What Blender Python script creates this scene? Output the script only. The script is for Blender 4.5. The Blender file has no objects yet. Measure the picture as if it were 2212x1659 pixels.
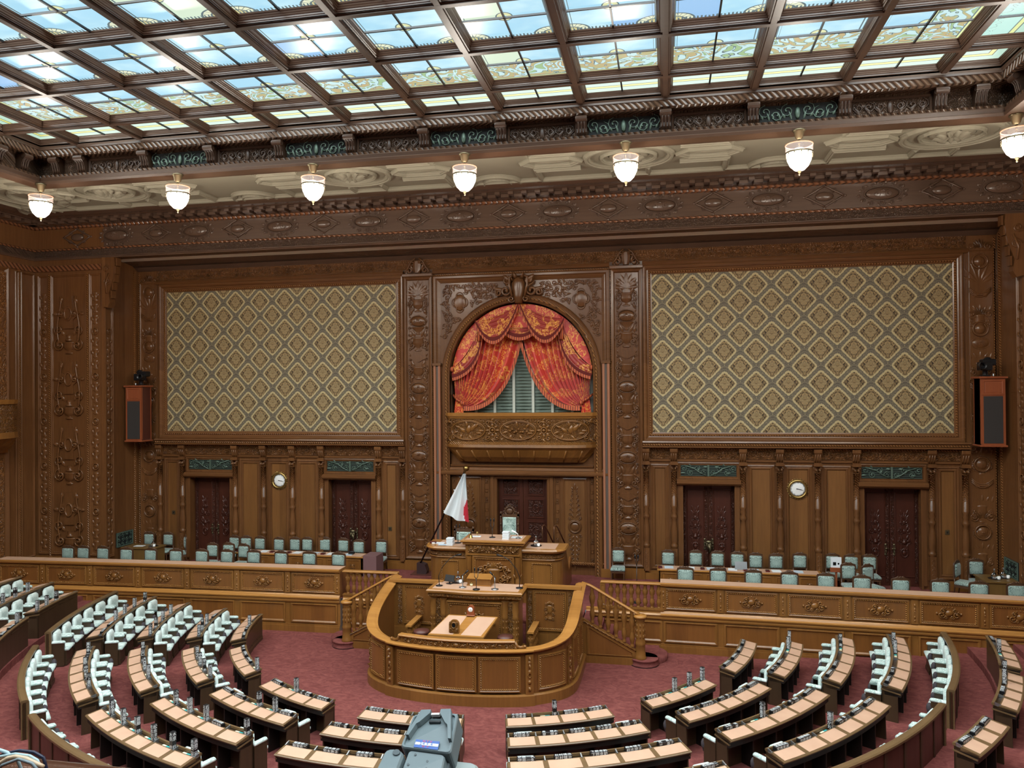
import bpy, math, random
from math import sin, cos, pi, radians, sqrt, atan2, hypot
from mathutils import Vector, Matrix
random.seed(7)
SC = bpy.context.scene
COL = SC.collection
# ------------------------------------------------------------------ camera, world, exposure
CAMX, CAMY, CAMZ = 5.396, -28.5, 8.15
YAW, PITCH, ROLL, FPX, CYPX = .198, .0065, -.0083, 1645., 832.
cd = bpy.data.cameras.new('camera'); cam = bpy.data.objects.new('camera', cd); COL.objects.link(cam)
_f = Vector((-sin(YAW)*cos(PITCH), cos(YAW)*cos(PITCH), sin(PITCH)))
_r = Vector((cos(YAW), sin(YAW), 0)); _u = _r.cross(_f)
_r2 = cos(ROLL)*_r + sin(ROLL)*_u; _u2 = -sin(ROLL)*_r + cos(ROLL)*_u
cam.matrix_world = Matrix(((_r2.x, _u2.x, -_f.x, CAMX), (_r2.y, _u2.y, -_f.y, CAMY), (_r2.z, _u2.z, -_f.z, CAMZ), (0, 0, 0, 1)))
cd.sensor_width = 36; cd.sensor_fit = 'HORIZONTAL'; cd.lens = 36*FPX/2212
cd.shift_y = (CYPX-829.5)/2212; cd.clip_start = .05; cd.clip_end = 200
SC.camera = cam
SC.view_settings.view_transform = 'Standard'; SC.view_settings.look = 'None'
SC.view_settings.gamma = 1; SC.view_settings.exposure = EXPOSURE = 0.0
SC.view_settings.use_curve_mapping = False
try:
    SC.cycles.use_denoising = True; SC.cycles.max_bounces = 7; SC.cycles.diffuse_bounces = 4
    SC.cycles.glossy_bounces = 3; SC.cycles.sample_clamp_indirect = 4; SC.cycles.caustics_reflective = False
except Exception: pass
W = bpy.data.worlds.new('world'); SC.world = W; W.use_nodes = True
W.node_tree.nodes['Background'].inputs[0].default_value = (.6, .85, 1, 1)
W.node_tree.nodes['Background'].inputs[1].default_value = .2
SKY_LIGHT = .88      # daylight through the stained glass
LAMP_LIGHT = 8.
LAMP_W = 320.
def sun(name, rx, rz, strength, ang, col):
    l = bpy.data.lights.new(name, 'SUN'); l.energy = strength; l.angle = radians(ang); l.color = col
    o = bpy.data.objects.new(name, l); COL.objects.link(o); o.rotation_euler = (radians(rx), 0, radians(rz)); o.location = (0, -20, 30)
sun('overcast_daylight', 26, 0, 16.5, 110, (.9, .97, 1.))

# ------------------------------------------------------------------ node maths
class V:
    def __init__(s, nt, k): s.nt, s.k = nt, k
    def _m(s, op, b=None, c=None):
        n = s.nt.nodes.new('ShaderNodeMath'); n.operation = op
        for i, x in enumerate((s, b, c)):
            if x is None: continue
            if isinstance(x, V): s.nt.links.new(x.k, n.inputs[i])
            else: n.inputs[i].default_value = float(x)
        return V(s.nt, n.outputs[0])
    def __add__(s, b): return s._m('ADD', b)
    __radd__ = __add__
    def __sub__(s, b): return s._m('SUBTRACT', b)
    def __rsub__(s, b): return (s*-1)+b
    def __mul__(s, b): return s._m('MULTIPLY', b)
    __rmul__ = __mul__
    def __truediv__(s, b): return s._m('DIVIDE', b)
    def abs(s): return s._m('ABSOLUTE')
    def sin(s): return s._m('SINE')
    def cos(s): return s._m('COSINE')
    def frac(s): return s._m('FRACT')
    def floor(s): return s._m('FLOOR')
    def sqrt(s): return s._m('SQRT')
    def min(s, b): return s._m('MINIMUM', b)
    def max(s, b): return s._m('MAXIMUM', b)
    def pow(s, b): return s._m('POWER', b)
    def at2(s, b): return s._m('ARCTAN2', b)
    def gt(s, b): return s._m('GREATER_THAN', b)
    def lt(s, b): return s._m('LESS_THAN', b)
    def ss(s, a, b):
        n = s.nt.nodes.new('ShaderNodeMapRange'); n.interpolation_type = 'SMOOTHSTEP'
        s.nt.links.new(s.k, n.inputs[0]); n.inputs[1].default_value = a; n.inputs[2].default_value = b
        return V(s.nt, n.outputs[0])
class Mat:
    def __init__(s, name, rough=.5, metal=0., spec=.5):
        s.m = bpy.data.materials.new(name); s.m.use_nodes = True; s.nt = s.m.node_tree
        s.b = s.nt.nodes['Principled BSDF']; s.b.inputs['Roughness'].default_value = rough
        s.b.inputs['Metallic'].default_value = metal; s.b.inputs['Specular IOR Level'].default_value = spec
        s.tc = s.nt.nodes.new('ShaderNodeTexCoord')
    def xyz(s, out='Object'):
        n = s.nt.nodes.new('ShaderNodeSeparateXYZ'); s.nt.links.new(s.tc.outputs[out], n.inputs[0])
        return [V(s.nt, n.outputs[i]) for i in range(3)]
    def comb(s, x, y, z=0.):
        n = s.nt.nodes.new('ShaderNodeCombineXYZ')
        for i, q in enumerate((x, y, z)):
            if isinstance(q, V): s.nt.links.new(q.k, n.inputs[i])
            else: n.inputs[i].default_value = q
        return n.outputs[0]
    def noise(s, vec, scale=1., detail=2., rough=.5, dist=0.):
        n = s.nt.nodes.new('ShaderNodeTexNoise'); s.nt.links.new(vec, n.inputs['Vector'])
        n.inputs['Scale'].default_value = scale; n.inputs['Detail'].default_value = detail
        n.inputs['Roughness'].default_value = rough; n.inputs['Distortion'].default_value = dist
        return V(s.nt, n.outputs[0])
    def white(s, vec):
        n = s.nt.nodes.new('ShaderNodeTexWhiteNoise'); s.nt.links.new(vec, n.inputs['Vector']); return V(s.nt, n.outputs[0])
    def voro(s, vec, scale, feature='F1'):
        n = s.nt.nodes.new('ShaderNodeTexVoronoi'); n.feature = feature; s.nt.links.new(vec, n.inputs['Vector'])
        n.inputs['Scale'].default_value = scale; return V(s.nt, n.outputs[0])
    def mix(s, f, a, b):
        n = s.nt.nodes.new('ShaderNodeMix'); n.data_type = 'RGBA'
        for i, q in ((0, f), (6, a), (7, b)):
            if isinstance(q, V): s.nt.links.new(q.k, n.inputs[i])
            elif isinstance(q, (tuple, list)): n.inputs[i].default_value = (*q, 1)
            elif isinstance(q, (int, float)): n.inputs[i].default_value = q
            else: s.nt.links.new(q, n.inputs[i])
        return n.outputs[2]
    def col(s, c):
        if isinstance(c, (tuple, list)): s.b.inputs['Base Color'].default_value = (*c, 1)
        else: s.nt.links.new(c, s.b.inputs['Base Color'])
        return s
    def rough(s, v): s.nt.links.new(v.k, s.b.inputs['Roughness']); return s
    def bump(s, h, strength=.5, dist=.02):
        n = s.nt.nodes.new('ShaderNodeBump'); n.inputs['Strength'].default_value = strength
        n.inputs['Distance'].default_value = dist; s.nt.links.new(h.k, n.inputs['Height'])
        s.nt.links.new(n.outputs[0], s.b.inputs['Normal']); return s
    def emit(s, c, strength):
        if isinstance(c, (tuple, list)): s.b.inputs['Emission Color'].default_value = (*c, 1)
        else: s.nt.links.new(c, s.b.inputs['Emission Color'])
        s.b.inputs['Emission Strength'].default_value = strength; return s
def lin(r, g, b):
    return tuple(((v/255)/12.92 if v/255 <= .04045 else ((v/255+.055)/1.055)**2.4) for v in (r, g, b))
def plain(name, c, rough=.5, metal=0., spec=.5):
    return Mat(name, rough, metal, spec).col(c).m
def wood(name, c1, c2, rough=.27, axis='z', plank=.9, carve=0, bead=0, gs=1., spec=.5):
    """polished wood: stretched grain, veneer planks, optional carved relief or bead moulding"""
    M = Mat(name, rough, 0, spec); x, y, z = M.xyz()
    h = x+y*.8
    if axis == 'z': a, b = h, z
    elif axis == 'x': a, b = z+y*.7, x
    else: a, b = x+z, y
    g = M.noise(M.comb(a*14*gs, b*.9*gs, y*3), 1, 4, .6, .4)
    big = M.noise(M.comb(a*2.2, b*.5, y), 1, 2, .5)
    pl = M.white(M.comb((a/plank).floor(), 0., 0.))
    f = g*.55+big*.3+pl*.35-.12
    M.col(M.mix(f, c1, c2))
    hgt = g*.05
    if carve:
        aa = ((a/carve).frac()-.5).abs()*carve
        bb = z if axis != 'x' else (z if carve > 0 else z)
        n1 = M.noise(M.comb(aa*(2.1/carve), (x+y)*0+ (b if axis == 'z' else a)*(1.5/carve), b*0 if axis == 'z' else ((b/carve/2).frac()-.5).abs()*4), 1.7, 1.5, .5, 1.2)
        w = ((n1*34).sin()*.5+.5).pow(.6)
        v = M.voro(M.comb(a*(5/carve), b*(5/carve), y), 1., 'SMOOTH_F1')
        hgt = w+v*-.8+g*.05
        M.bump(hgt, .9, .035)
        M.rough(w*-.12+(rough+.1))
        M.col(M.mix(f+w*.25-.1, tuple(k*.75 for k in c1), c2))  # carved hollows get a darker tone, crease shade put into the colour
    elif bead:
        s_ = (x+y+z)*(2*pi/bead)
        hgt = (s_.sin()*.5+.5).pow(.5)
        M.bump(hgt, 1., .03)
        M.col(M.mix(hgt*.7+f*.3, tuple(k*.45 for k in c1), c2))  # grooves between beads painted darker, their shade is part of the colour
    else: M.bump(hgt, .25, .01)
    return M.m
# browns of the panelling
B1, B2 = lin(74, 46, 26), lin(128, 86, 50)
U1, U2 = lin(70, 52, 42), lin(110, 86, 70)
G1, G2 = lin(92, 57, 24), lin(150, 102, 50)
R1, R2 = lin(48, 23, 17), lin(82, 43, 31)
D1, D2 = lin(44, 32, 22), lin(74, 56, 38)
MW = wood('walnut_panelling', B1, B2)
MWx = wood('walnut_rails', B1, B2, axis='x')
MWc = wood('carved_walnut', B1, lin(150, 100, 56), carve=.55)
MWcx = wood('carved_walnut_frieze', B1, lin(150, 100, 56), axis='x', carve=.42)
MWb = wood('beaded_walnut', B1, lin(160, 108, 62), bead=.09)
MU = wood('upper_walnut', U1, U2, axis='x')
MUc = wood('carved_upper_walnut', U1, U2, axis='x', carve=.4)
MUb = wood('egg_and_dart_walnut', U1, lin(140, 90, 58), bead=.2)
MK = wood('skylight_oak', lin(44, 31, 24), lin(84, 60, 44), axis='x', rough=.38)
MKc = wood('carved_skylight_oak', lin(52, 38, 30), lin(100, 76, 58), axis='x', carve=.45)
MKb = wood('beaded_skylight_oak', lin(48, 35, 27), lin(96, 72, 54), bead=.16)
MG = wood('golden_oak', G1, G2, rough=.28)
MGx = wood('golden_oak_rail', lin(122, 78, 34), lin(186, 132, 68), axis='x', rough=.25)
MGp = wood('golden_oak_panel', lin(92, 56, 24), lin(146, 98, 46), rough=.3, plank=.45)
MGc = wood('carved_golden_oak', lin(80, 48, 22), lin(150, 102, 52), carve=.3)
MGb = wood('beaded_golden_oak', lin(100, 58, 26), lin(190, 134, 74), bead=.06)
MGw = wood('warm_mahogany_panel', lin(88, 52, 24), lin(142, 92, 44), rough=.3, plank=.5)
MPan = wood('flat_walnut_panel', lin(78, 48, 24), lin(140, 96, 52), rough=.35, plank=.5)
MR = wood('dark_mahogany_door', R1, R2, rough=.3)
MRc = wood('carved_mahogany', R1, lin(92, 52, 38), carve=.3)
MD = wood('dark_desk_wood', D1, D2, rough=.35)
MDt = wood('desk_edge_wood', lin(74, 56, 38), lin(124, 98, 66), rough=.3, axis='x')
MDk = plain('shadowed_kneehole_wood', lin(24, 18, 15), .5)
MSp = wood('orange_speaker_veneer', lin(128, 66, 40), lin(158, 88, 54), rough=.35)
MSr = wood('red_speaker_side', lin(66, 32, 24), lin(88, 44, 34), rough=.35)
M_ = Mat('tan_leather_pad', .6); x, y, z = M_.xyz(); M_.col(M_.mix(M_.noise(M_.comb(x, y, z), 3, 2), lin(180, 142, 118), lin(194, 158, 132))); M_.bump(M_.noise(M_.comb(x, y, z), 160, 1), .1, .002); MPad = M_.m
def fabric(name, ground, motif, amt=.5, sc=9., worn=False):
    M = Mat(name, .55, 0, .4); x, y, z = M.xyz()
    n = M.noise(M.comb(x.abs()*sc, y*sc, z*sc), 1, 2, .5, 1.)
    w = (n*42).sin().gt(amt)
    rub = M.noise(M.comb(x*4, y*4, z*4), 1, 1).ss(.42, .62)
    if worn:
        r_ = (x*x*26+(z-.82)*(z-.82)*20).sqrt(); rub = (r_*-1+1.).max(0.)*.9+rub*.25
    M.col(M.mix((w*(rub*-.9+1.)).max(0.), motif, ground)); M.bump(n, .2, .005)
    M.b.inputs['Sheen Weight'].default_value = .3
    return M.m
MMint = fabric('mint_damask', lin(158, 180, 174), lin(210, 224, 219), -.5)
MTeal = fabric('worn_teal_damask', lin(46, 68, 64), lin(158, 180, 172), .3, 13., True)
MThr = fabric('silver_green_damask', lin(96, 122, 112), lin(190, 212, 202), -.1, 14.)
M_ = Mat('burgundy_carpet', .95, 0, .1); x, y, z = M_.xyz()
_n = M_.noise(M_.comb(x*1.6, y*2.4, z), 1.6, 4, .65, 2.2); _n2 = M_.noise(M_.comb(x, y, z), 60, 2)
M_.col(M_.mix(_n.ss(.3, .75)*.6+_n2*.3, lin(94, 48, 46), lin(136, 80, 74))); M_.bump(_n2, .3, .01); MCarp = M_.m
M_ = Mat('cream_plaster', .7, 0, .3); x, y, z = M_.xyz(); M_.col(M_.mix(M_.noise(M_.comb(x, y, z), .6, 3), lin(132, 126, 108), lin(150, 144, 126))); MPl = M_.m
MPlr = plain('dim_recess_plaster', lin(236, 236, 226), .8)
MBlk = plain('black_plastic', lin(20, 21, 24), .35)
MMetal = plain('brushed_steel', lin(170, 176, 180), .3, .9)
MBrass = plain('polished_brass', lin(170, 144, 88), .3, 1.)
MBronze = plain('aged_bronze', lin(110, 100, 76), .4, .8)
MGrn = plain('dark_green_ironwork', lin(92, 112, 100), .4, .3)
MGrd = plain('black_green_backing', lin(8, 16, 17), .8)
MWh = plain('white_enamel', lin(240, 242, 240), .5)
MPap = plain('white_paper', lin(222, 228, 232), .8)
MPap2 = plain('bluish_paper', lin(186, 202, 214), .8)
MMauve = plain('mauve_cloth_panel', lin(112, 80, 80), .85)
MGrey = plain('charcoal_speaker_cloth', lin(52, 48, 46), .9)
MBrn = plain('brown_leather', lin(84, 46, 38), .45)
MTealCard = plain('teal_card', lin(40, 150, 150), .6)
MCream = plain('cream_card', lin(224, 216, 180), .6)
MDarkRed = plain('dark_red_box', lin(80, 16, 18), .4)
M_ = Mat('clear_glass', .02); M_.b.inputs['Transmission Weight'].default_value = 1; M_.col((.95, .97, .97)); MGl = M_.m
# damask wall covering
M_ = Mat('damask_wall_covering', .6, 0, .3); x, y, z = M_.xyz()
PW, PH = 1.095, 1.18
u = (x.abs()-4.78)/PW; v = (z-6.55)/PH
su = ((u).frac()-.5).abs()*-1+.5; sv = ((v).frac()-.5).abs()*-1+.5
vs = (v.frac()-.5)
s_ = su.pow(1.25)*1.19+sv.pow(1.25)*1.19
inA = (su+sv).lt(.5)
ax = inA*su+(1-inA)*(.5-su)
az_ = ((v+.5).frac()-.5); az2 = (v.frac()-.5)
az = inA*az_+(1-inA)*az2
d = (ax*2).pow(1.22)+(az.abs()*2).pow(1.05)
jag = M_.noise(M_.comb(ax*22, az*22, 0.), 1, 2, .6)
dj = d+(jag-.5)*.16+((az*90).sin()*.012)
mot = M_.noise(M_.comb(ax*8, az*8, 3.), 1, 2.2, .55, .8)
mw = (mot*44).sin()
cream, dk1, grey1, grey2 = lin(184, 168, 126), lin(60, 48, 34), lin(88, 82, 72), lin(122, 114, 94)
c_in = M_.mix(mw.gt(.0), lin(150, 128, 90), dk1)
c_in = M_.mix(d.lt(.3)*mw.gt(.75), c_in, cream)
c_out = M_.mix((M_.noise(M_.comb(ax*14, az*14, 7.), 1, 2)*40).sin().gt(.1), grey1, grey2)
sp = M_.voro(M_.comb(ax*30, az*30, 0.), 1.)
c_out = M_.mix(sp.lt(.22)*dj.lt(.93), c_out, cream)
c_ = M_.mix(dj.gt(.62), c_in, cream)
c_ = M_.mix(dj.gt(.76), c_, c_out)
M_.col(c_); MWall = M_.m
# red and gold drapery
def drape(name, base, gold, amt):
    M = Mat(name, .45, 0, .5); x, y, z = M.xyz()
    n = M.noise(M.comb(x*5.5, z*3.2, 0.), 1.5, 2, .5, .7); w = (n*30).sin().gt(amt)*M.noise(M.comb(x*2.2, z*2.4, 2.), 1.3, 1).gt(.46)
    M.col(M.mix(w, base, gold)); M.b.inputs['Sheen Weight'].default_value = .4; return M.m
MRed = drape('red_gold_brocade', lin(196, 46, 32), lin(226, 150, 60), .25)
MRed2 = drape('dark_red_gold_brocade', lin(150, 38, 28), lin(214, 146, 62), -.2)
MFr = Mat('bullion_fringe', .7); x, y, z = MFr.xyz(); w = ((x*70).sin()*.5+.5); MFr.col(MFr.mix(w, lin(110, 40, 24), lin(206, 104, 60))); MFr = MFr.m
MVel = plain('dark_red_velvet_band', lin(96, 26, 22), .9)
M_ = Mat('sage_gathered_silk', .45, 0, .5); M_.col(lin(112, 128, 118)); MSage = M_.m
MSil = plain('silver_ribbon', lin(200, 206, 194), .4)
# stained glass of the skylight, laid out from the real coffer grid
SKX, SKY0, SKZ, CELL, EDGE = 13.3, -8.5, 15.72, 2.193, 1.25
M_ = Mat('leaded_stained_glass', .3); x, y, z = M_.xyz()
ex = x.abs()*-1+SKX; ey = y*-1+SKY0
e = ex.min(ey)
cu = ((x+CELL/2)/CELL); cv = (ey-EDGE)/CELL
fu = (cu.frac()-.5)*CELL; fv = (cv.frac()-.5)*CELL
hu = fu.abs(); hv = fv.abs()
cl = M_.noise(M_.comb(x*.5, y*.8, 0.), 1.3, 3, .6)
tint = M_.white(M_.comb((cu*2).floor(), (cv*2).floor(), 0.))
sky = M_.mix(cl.ss(.35, .75), lin(158, 212, 236), lin(206, 240, 246))
sky = M_.mix(tint.gt(.93), sky, lin(216, 232, 196))
sky = M_.mix(tint.lt(.1), sky, lin(140, 186, 232))
zoneC = e.lt(EDGE); zoneB = e.gt(EDGE)*e.lt(EDGE+CELL/2)
sky = M_.mix(zoneC, sky, lin(186, 232, 214))
ar = M_.noise(M_.comb(x*1.6, y*1.6, 5.), 1.3, 1.5, .5, 1.2)
arw = (ar*30).sin()
flo = M_.mix(arw.gt(.25), lin(196, 228, 226), M_.mix(ar.ss(.4, .6), lin(196, 150, 50), lin(150, 180, 96)))
eb = (e-EDGE); inb = eb.gt(.24)*eb.lt(1.0)
sky = M_.mix(zoneB*inb, sky, flo)
sky = M_.mix(zoneB*(arw.abs().lt(.2))*inb, sky, lin(52, 60, 44))
sky = M_.mix(zoneB*(1-inb), sky, lin(232, 236, 150))
yb = e.gt(.3)*e.lt(.42)
sky = M_.mix(yb, sky, lin(228, 232, 130))
q = 1-zoneB; q = q*(1-zoneC)
cx_ = hu*-1+CELL/2-.2; cy_ = hv*-1+CELL/2-.2
rc = (cx_*cx_+cy_*cy_*2.).sqrt(); th = cy_.at2(cx_)
fan = rc.lt(.42)*q
rays = ((th*9).sin().abs().lt(.22)).max((rc-.4).abs().lt(.025)).max((rc-.2).abs().lt(.02))
sky = M_.mix(fan, sky, M_.mix(rc.lt(.2), lin(236, 234, 190), lin(226, 206, 110)))
ln_ = fan*rays
ros = (hu*hu+hv*hv).sqrt(); ros_ = ros.lt(.17)*ros.gt(.06)*q
sky = M_.mix(ros_, sky, lin(226, 222, 150))
ln_ = ln_.max(((hu*hu+hv*hv).sqrt()-.17).abs().lt(.014)*q)
scal = ((x*30).sin().abs()*.03+.05); edg = (cx_.min(cy_)).lt(scal)*q
ln_ = ln_.max(edg*((x*80).sin().gt(0)))
ln_ = ln_.max(zoneC*((ar*26).sin().abs().lt(.12))*e.gt(.75))
ln_ = ln_.max((e-.3).abs().lt(.012)).max((e-.42).abs().lt(.012)).max((eb-1.0).abs().lt(.015)).max((eb-.24).abs().lt(.015))
sky = M_.mix(ln_, sky, lin(40, 52, 40))
M_.col((.02, .02, .02)); M_.emit(sky, SKY_LIGHT); MGlass = M_.m; MGlass.cycles.emission_sampling = 'FRONT_BACK'
_t = M_.nt.nodes.new('ShaderNodeBsdfTransparent'); _t.inputs[0].default_value = (.97, .98, .98, 1); _a = M_.nt.nodes.new('ShaderNodeAddShader')
M_.nt.links.new(M_.b.outputs[0], _a.inputs[0]); M_.nt.links.new(_t.outputs[0], _a.inputs[1])
M_.nt.links.new(_a.outputs[0], M_.nt.nodes['Material Output'].inputs[0])
MLamp = Mat('glowing_lamp_glass', .3).col((.9, .88, .8)).emit((1, .93, .8), LAMP_LIGHT).m
M_ = Mat('peach_glass_rim', .1); M_.emit(lin(255, 150, 110), .5); _t = M_.nt.nodes.new('ShaderNodeBsdfTransparent'); _x = M_.nt.nodes.new('ShaderNodeMixShader'); _x.inputs[0].default_value = .25
M_.nt.links.new(_t.outputs[0], _x.inputs[1]); M_.nt.links.new(M_.b.outputs[0], _x.inputs[2]); M_.nt.links.new(_x.outputs[0], M_.nt.nodes['Material Output'].inputs[0]); MPeach = M_.m
MPeachE = Mat('peach_glass_edge', .2).col(lin(255,170,140)).emit(lin(255,160,125), 1.0).m
# ------------------------------------------------------------------ mesh builder
def TB(Y0): return lambda p: (p[0], Y0-p[2], p[1])          # (u,v,d) on a wall facing -Y
def TL(X0): return lambda p: (X0+p[2], p[0], p[1])          # wall facing +X
def TR(X0): return lambda p: (X0-p[2], -p[0], p[1])         # wall facing -X
def TM(M): return lambda p: tuple(M @ Vector(p))
class MB:
    def __init__(s, *mats, T=None): s.v, s.f, s.m, s.sm, s.mats, s.T, s.k = [], [], [], [], list(mats), T, 0
    def mat(s, m):
        if m not in s.mats: s.mats.append(m)
        s.k = s.mats.index(m); return s
    def add(s, vs, fs, smooth=False):
        o = len(s.v); s.v += [s.T(p) for p in vs] if s.T else [tuple(p) for p in vs]
        for f in fs: s.f.append([o+i for i in f]); s.m.append(s.k); s.sm.append(smooth)
        return s
    def box(s, x0, x1, y0, y1, z0, z1):
        return s.add([(x0,y0,z0),(x1,y0,z0),(x1,y1,z0),(x0,y1,z0),(x0,y0,z1),(x1,y0,z1),(x1,y1,z1),(x0,y1,z1)],
                     [(0,3,2,1),(4,5,6,7),(0,1,5,4),(1,2,6,5),(2,3,7,6),(3,0,4,7)])
    def bbox(s, x0, x1, y0, y1, z0, z1, b=.01):
        """box with chamfered top and bottom edges"""
        r = lambda i, z: [(x0+i,y0+i,z),(x1-i,y0+i,z),(x1-i,y1-i,z),(x0+i,y1-i,z)]
        return s.loft([r(b,z0), r(0,z0+b), r(0,z1-b), r(b,z1)], caps=True)
    def loft(s, rings, closed=True, caps=False, smooth=False, loop=False):
        n = len(rings[0]); vs = [p for r in rings for p in r]; fs = []
        R = len(rings)
        for i in range(R if loop else R-1):
            a, b = i*n, ((i+1) % R)*n
            for j in range(n if closed else n-1):
                k = (j+1) % n; fs.append((a+j, a+k, b+k, b+j))
        if caps: fs.append(tuple(range(n))[::-1]); fs.append(tuple((R-1)*n+j for j in range(n)))
        return s.add(vs, fs, smooth)
    def frame(s, u0, u1, v0, v1, prof, cap=False):
        """mitred rectangular moulding on (u,v,d): prof = [(inset, depth)]"""
        rings = [[(u0+i,v0+i,d),(u1-i,v0+i,d),(u1-i,v1-i,d),(u0+i,v1-i,d)] for i, d in prof]
        s.loft(rings)
        if cap: s.add(rings[-1], [(0,1,2,3)])
        return s
    def lathe(s, prof, c=(0,0,0), seg=12, ax='z', arc=1., smooth=True, sy=1.):
        rings = []
        for r, h in prof:
            ring = []
            for j in range(seg if arc == 1. else seg+1):
                t = 2*pi*arc*j/seg
                p = (r*cos(t), r*sin(t)*sy, h)
                if ax == 'y': p = (p[0], p[2], p[1])          # axis along local v, bulge along d
                if ax == 'x': p = (p[2], p[0], p[1])
                ring.append((c[0]+p[0], c[1]+p[1], c[2]+p[2]))
            rings.append(ring)
        return s.loft(rings, closed=(arc == 1.), smooth=smooth)
    def tube(s, pts, r, seg=6, caps=True, flat=1., smooth=True, up=(0,0,1)):
        P = [Vector(p) for p in pts]; n = len(P); rings = []; rr = r if isinstance(r, (list, tuple)) else [r]*n
        for i in range(n):
            t = (P[min(i+1,n-1)]-P[max(i-1,0)]).normalized()
            a = Vector(up)
            if abs(t.dot(a)) > .98: a = Vector((1,0,0)) if abs(t.x) < .9 else Vector((0,1,0))
            b = t.cross(a).normalized(); c = b.cross(t).normalized()
            rings.append([tuple(P[i]+b*rr[i]*cos(2*pi*j/seg)+c*rr[i]*flat*sin(2*pi*j/seg)) for j in range(seg)])
        return s.loft(rings, caps=caps, smooth=smooth)
    def ell(s, c, rx, ry, rz, seg=8, rings=5, half=False, smooth=True):
        R = []
        lo = 0. if half else -pi/2
        for i in range(rings+1):
            t = lo+(pi/2-lo)*i/rings; k = max(cos(t), .02)
            R.append([(c[0]+rx*k*cos(2*pi*j/seg), c[1]+ry*k*sin(2*pi*j/seg), c[2]+rz*sin(t)) for j in range(seg)])
        return s.loft(R, caps=True, smooth=smooth)
    def sweep(s, path, prof, closed=False, smooth=False, caps=True):
        """path = [((x,y,z),(nx,ny))], prof = [(out, up)] -> swept section"""
        rings = [[(p[0]+n[0]*a, p[1]+n[1]*a, p[2]+b) for a, b in prof] for p, n in path]
        vs = [q for r in rings for q in r]; m = len(prof); fs = []; R = len(rings)
        for i in range(R if closed else R-1):
            a, b = i*m, ((i+1) % R)*m
            for j in range(m): k = (j+1) % m; fs.append((a+j, b+j, b+k, a+k))
        if caps and not closed: fs.append(tuple(range(m))); fs.append(tuple((R-1)*m+j for j in range(m))[::-1])
        return s.add(vs, fs, smooth)
    def poly(s, pts, d0, d1):
        """extruded polygon in (u,v) from d0 to d1"""
        n = len(pts); vs = [(a,b,d0) for a,b in pts]+[(a,b,d1) for a,b in pts]
        return s.add(vs, [tuple(range(n,2*n)), tuple(range(n))[::-1]]+[(i,(i+1)%n,n+(i+1)%n,n+i) for i in range(n)])
    def quad(s, a, b, c, d): return s.add([a,b,c,d], [(0,1,2,3)])
    # ---- carving vocabulary, in (u,v,d)
    def scroll(s, u, v, r, turn=1, a0=0., w=.02, d=.02, turns=1.4, n=13):
        pts = []; ws = []
        for i in range(n):
            t = i/(n-1); a = a0+turn*2*pi*turns*t; q = r*(1-t)**.8+r*.12
            pts.append((u+q*cos(a), v+q*sin(a), d)); ws.append(w*(.5+.7*t if t < .9 else 1.5))
        return s.tube(pts, ws, 5, up=(0,0,1))
    def leaf(s, u, v, L, W, ang, d=.02):
        c, n = cos(ang), sin(ang); P = []
        pts = [(0,0,0),(L*.35,W,d*.6),(L*.75,W*.7,d*.5),(L,0,d),(L*.75,-W*.7,d*.5),(L*.35,-W,d*.6),(L*.5,0,d*2.2)]
        P = [(u+a*c-b*n, v+a*n+b*c, e) for a,b,e in pts]
        return s.add(P, [(0,5,6),(5,4,6),(4,3,6),(3,2,6),(2,1,6),(1,0,6)], True)
    def ring(s, u, v, rx, ry, w, d=.02, n=20, seg=5):
        P = [(u+rx*cos(2*pi*i/n), v+ry*sin(2*pi*i/n), d) for i in range(n)]
        rings = []
        for i in range(n):
            a = 2*pi*i/n; nu, nv = cos(a), sin(a)
            rings.append([(P[i][0]+nu*w*cos(2*pi*j/seg), P[i][1]+nv*w*cos(2*pi*j/seg), d+w*sin(2*pi*j/seg)) for j in range(seg)])
        return s.loft(rings, loop=True, smooth=True)
    def beads(s, pts, r):
        for p in pts: s.add([(p[0]+r,p[1],p[2]),(p[0],p[1]+r,p[2]),(p[0]-r,p[1],p[2]),(p[0],p[1]-r,p[2]),(p[0],p[1],p[2]+r),], [(0,1,4),(1,2,4),(2,3,4),(3,0,4)], True)
        return s
    def oval(s, u, v, rx, ry, d=.06, beaded=True, n=20):
        s.ell((u,v,0), rx*.86, ry*.86, d, n, 4, half=True); s.ring(u, v, rx*.93, ry*.93, ry*.06, d*.4, n)
        if beaded:
            k = int(26*max(rx, ry)/.35); s.beads([(u+rx*1.04*cos(2*pi*i/k), v+ry*1.04*sin(2*pi*i/k), d*.3) for i in range(k)], ry*.055)
        for q in (-1, 1):
            s.scroll(u+q*rx*.3, v-ry*.1, rx*.2, q, pi/2, ry*.05, d*.95); s.leaf(u, v+ry*.02, ry*.5, ry*.12, pi/2+q*.5, d*1.02)
        return s.leaf(u, v, ry*.55, ry*.13, pi/2, d*1.05)
    def urn(s, u, v, w, h, d=.05):
        pr = [(.30,0),(.34,.06),(.12,.12),(.10,.2),(.38,.3),(.5,.52),(.44,.72),(.5,.78),(.5,.84),(.3,.88)]
        s.lathe([(a*w, b*h) for a, b in pr], (u, v, 0), 8, 'y', .5, sy=d/(w*.5))
        for q in (-1, 1): s.scroll(u+q*w*.72, v+h*.55, w*.24, -q, pi/2 if q > 0 else pi/2, w*.06, d*.4)
        return s
    def palmette(s, u, v, w, h, n=7):
        for i in range(n):
            a = pi/2+(i-(n-1)/2)*.36
            s.leaf(u, v, h*(1-.06*abs(i-(n-1)/2)), w*.09, a, .03)
        return s
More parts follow.
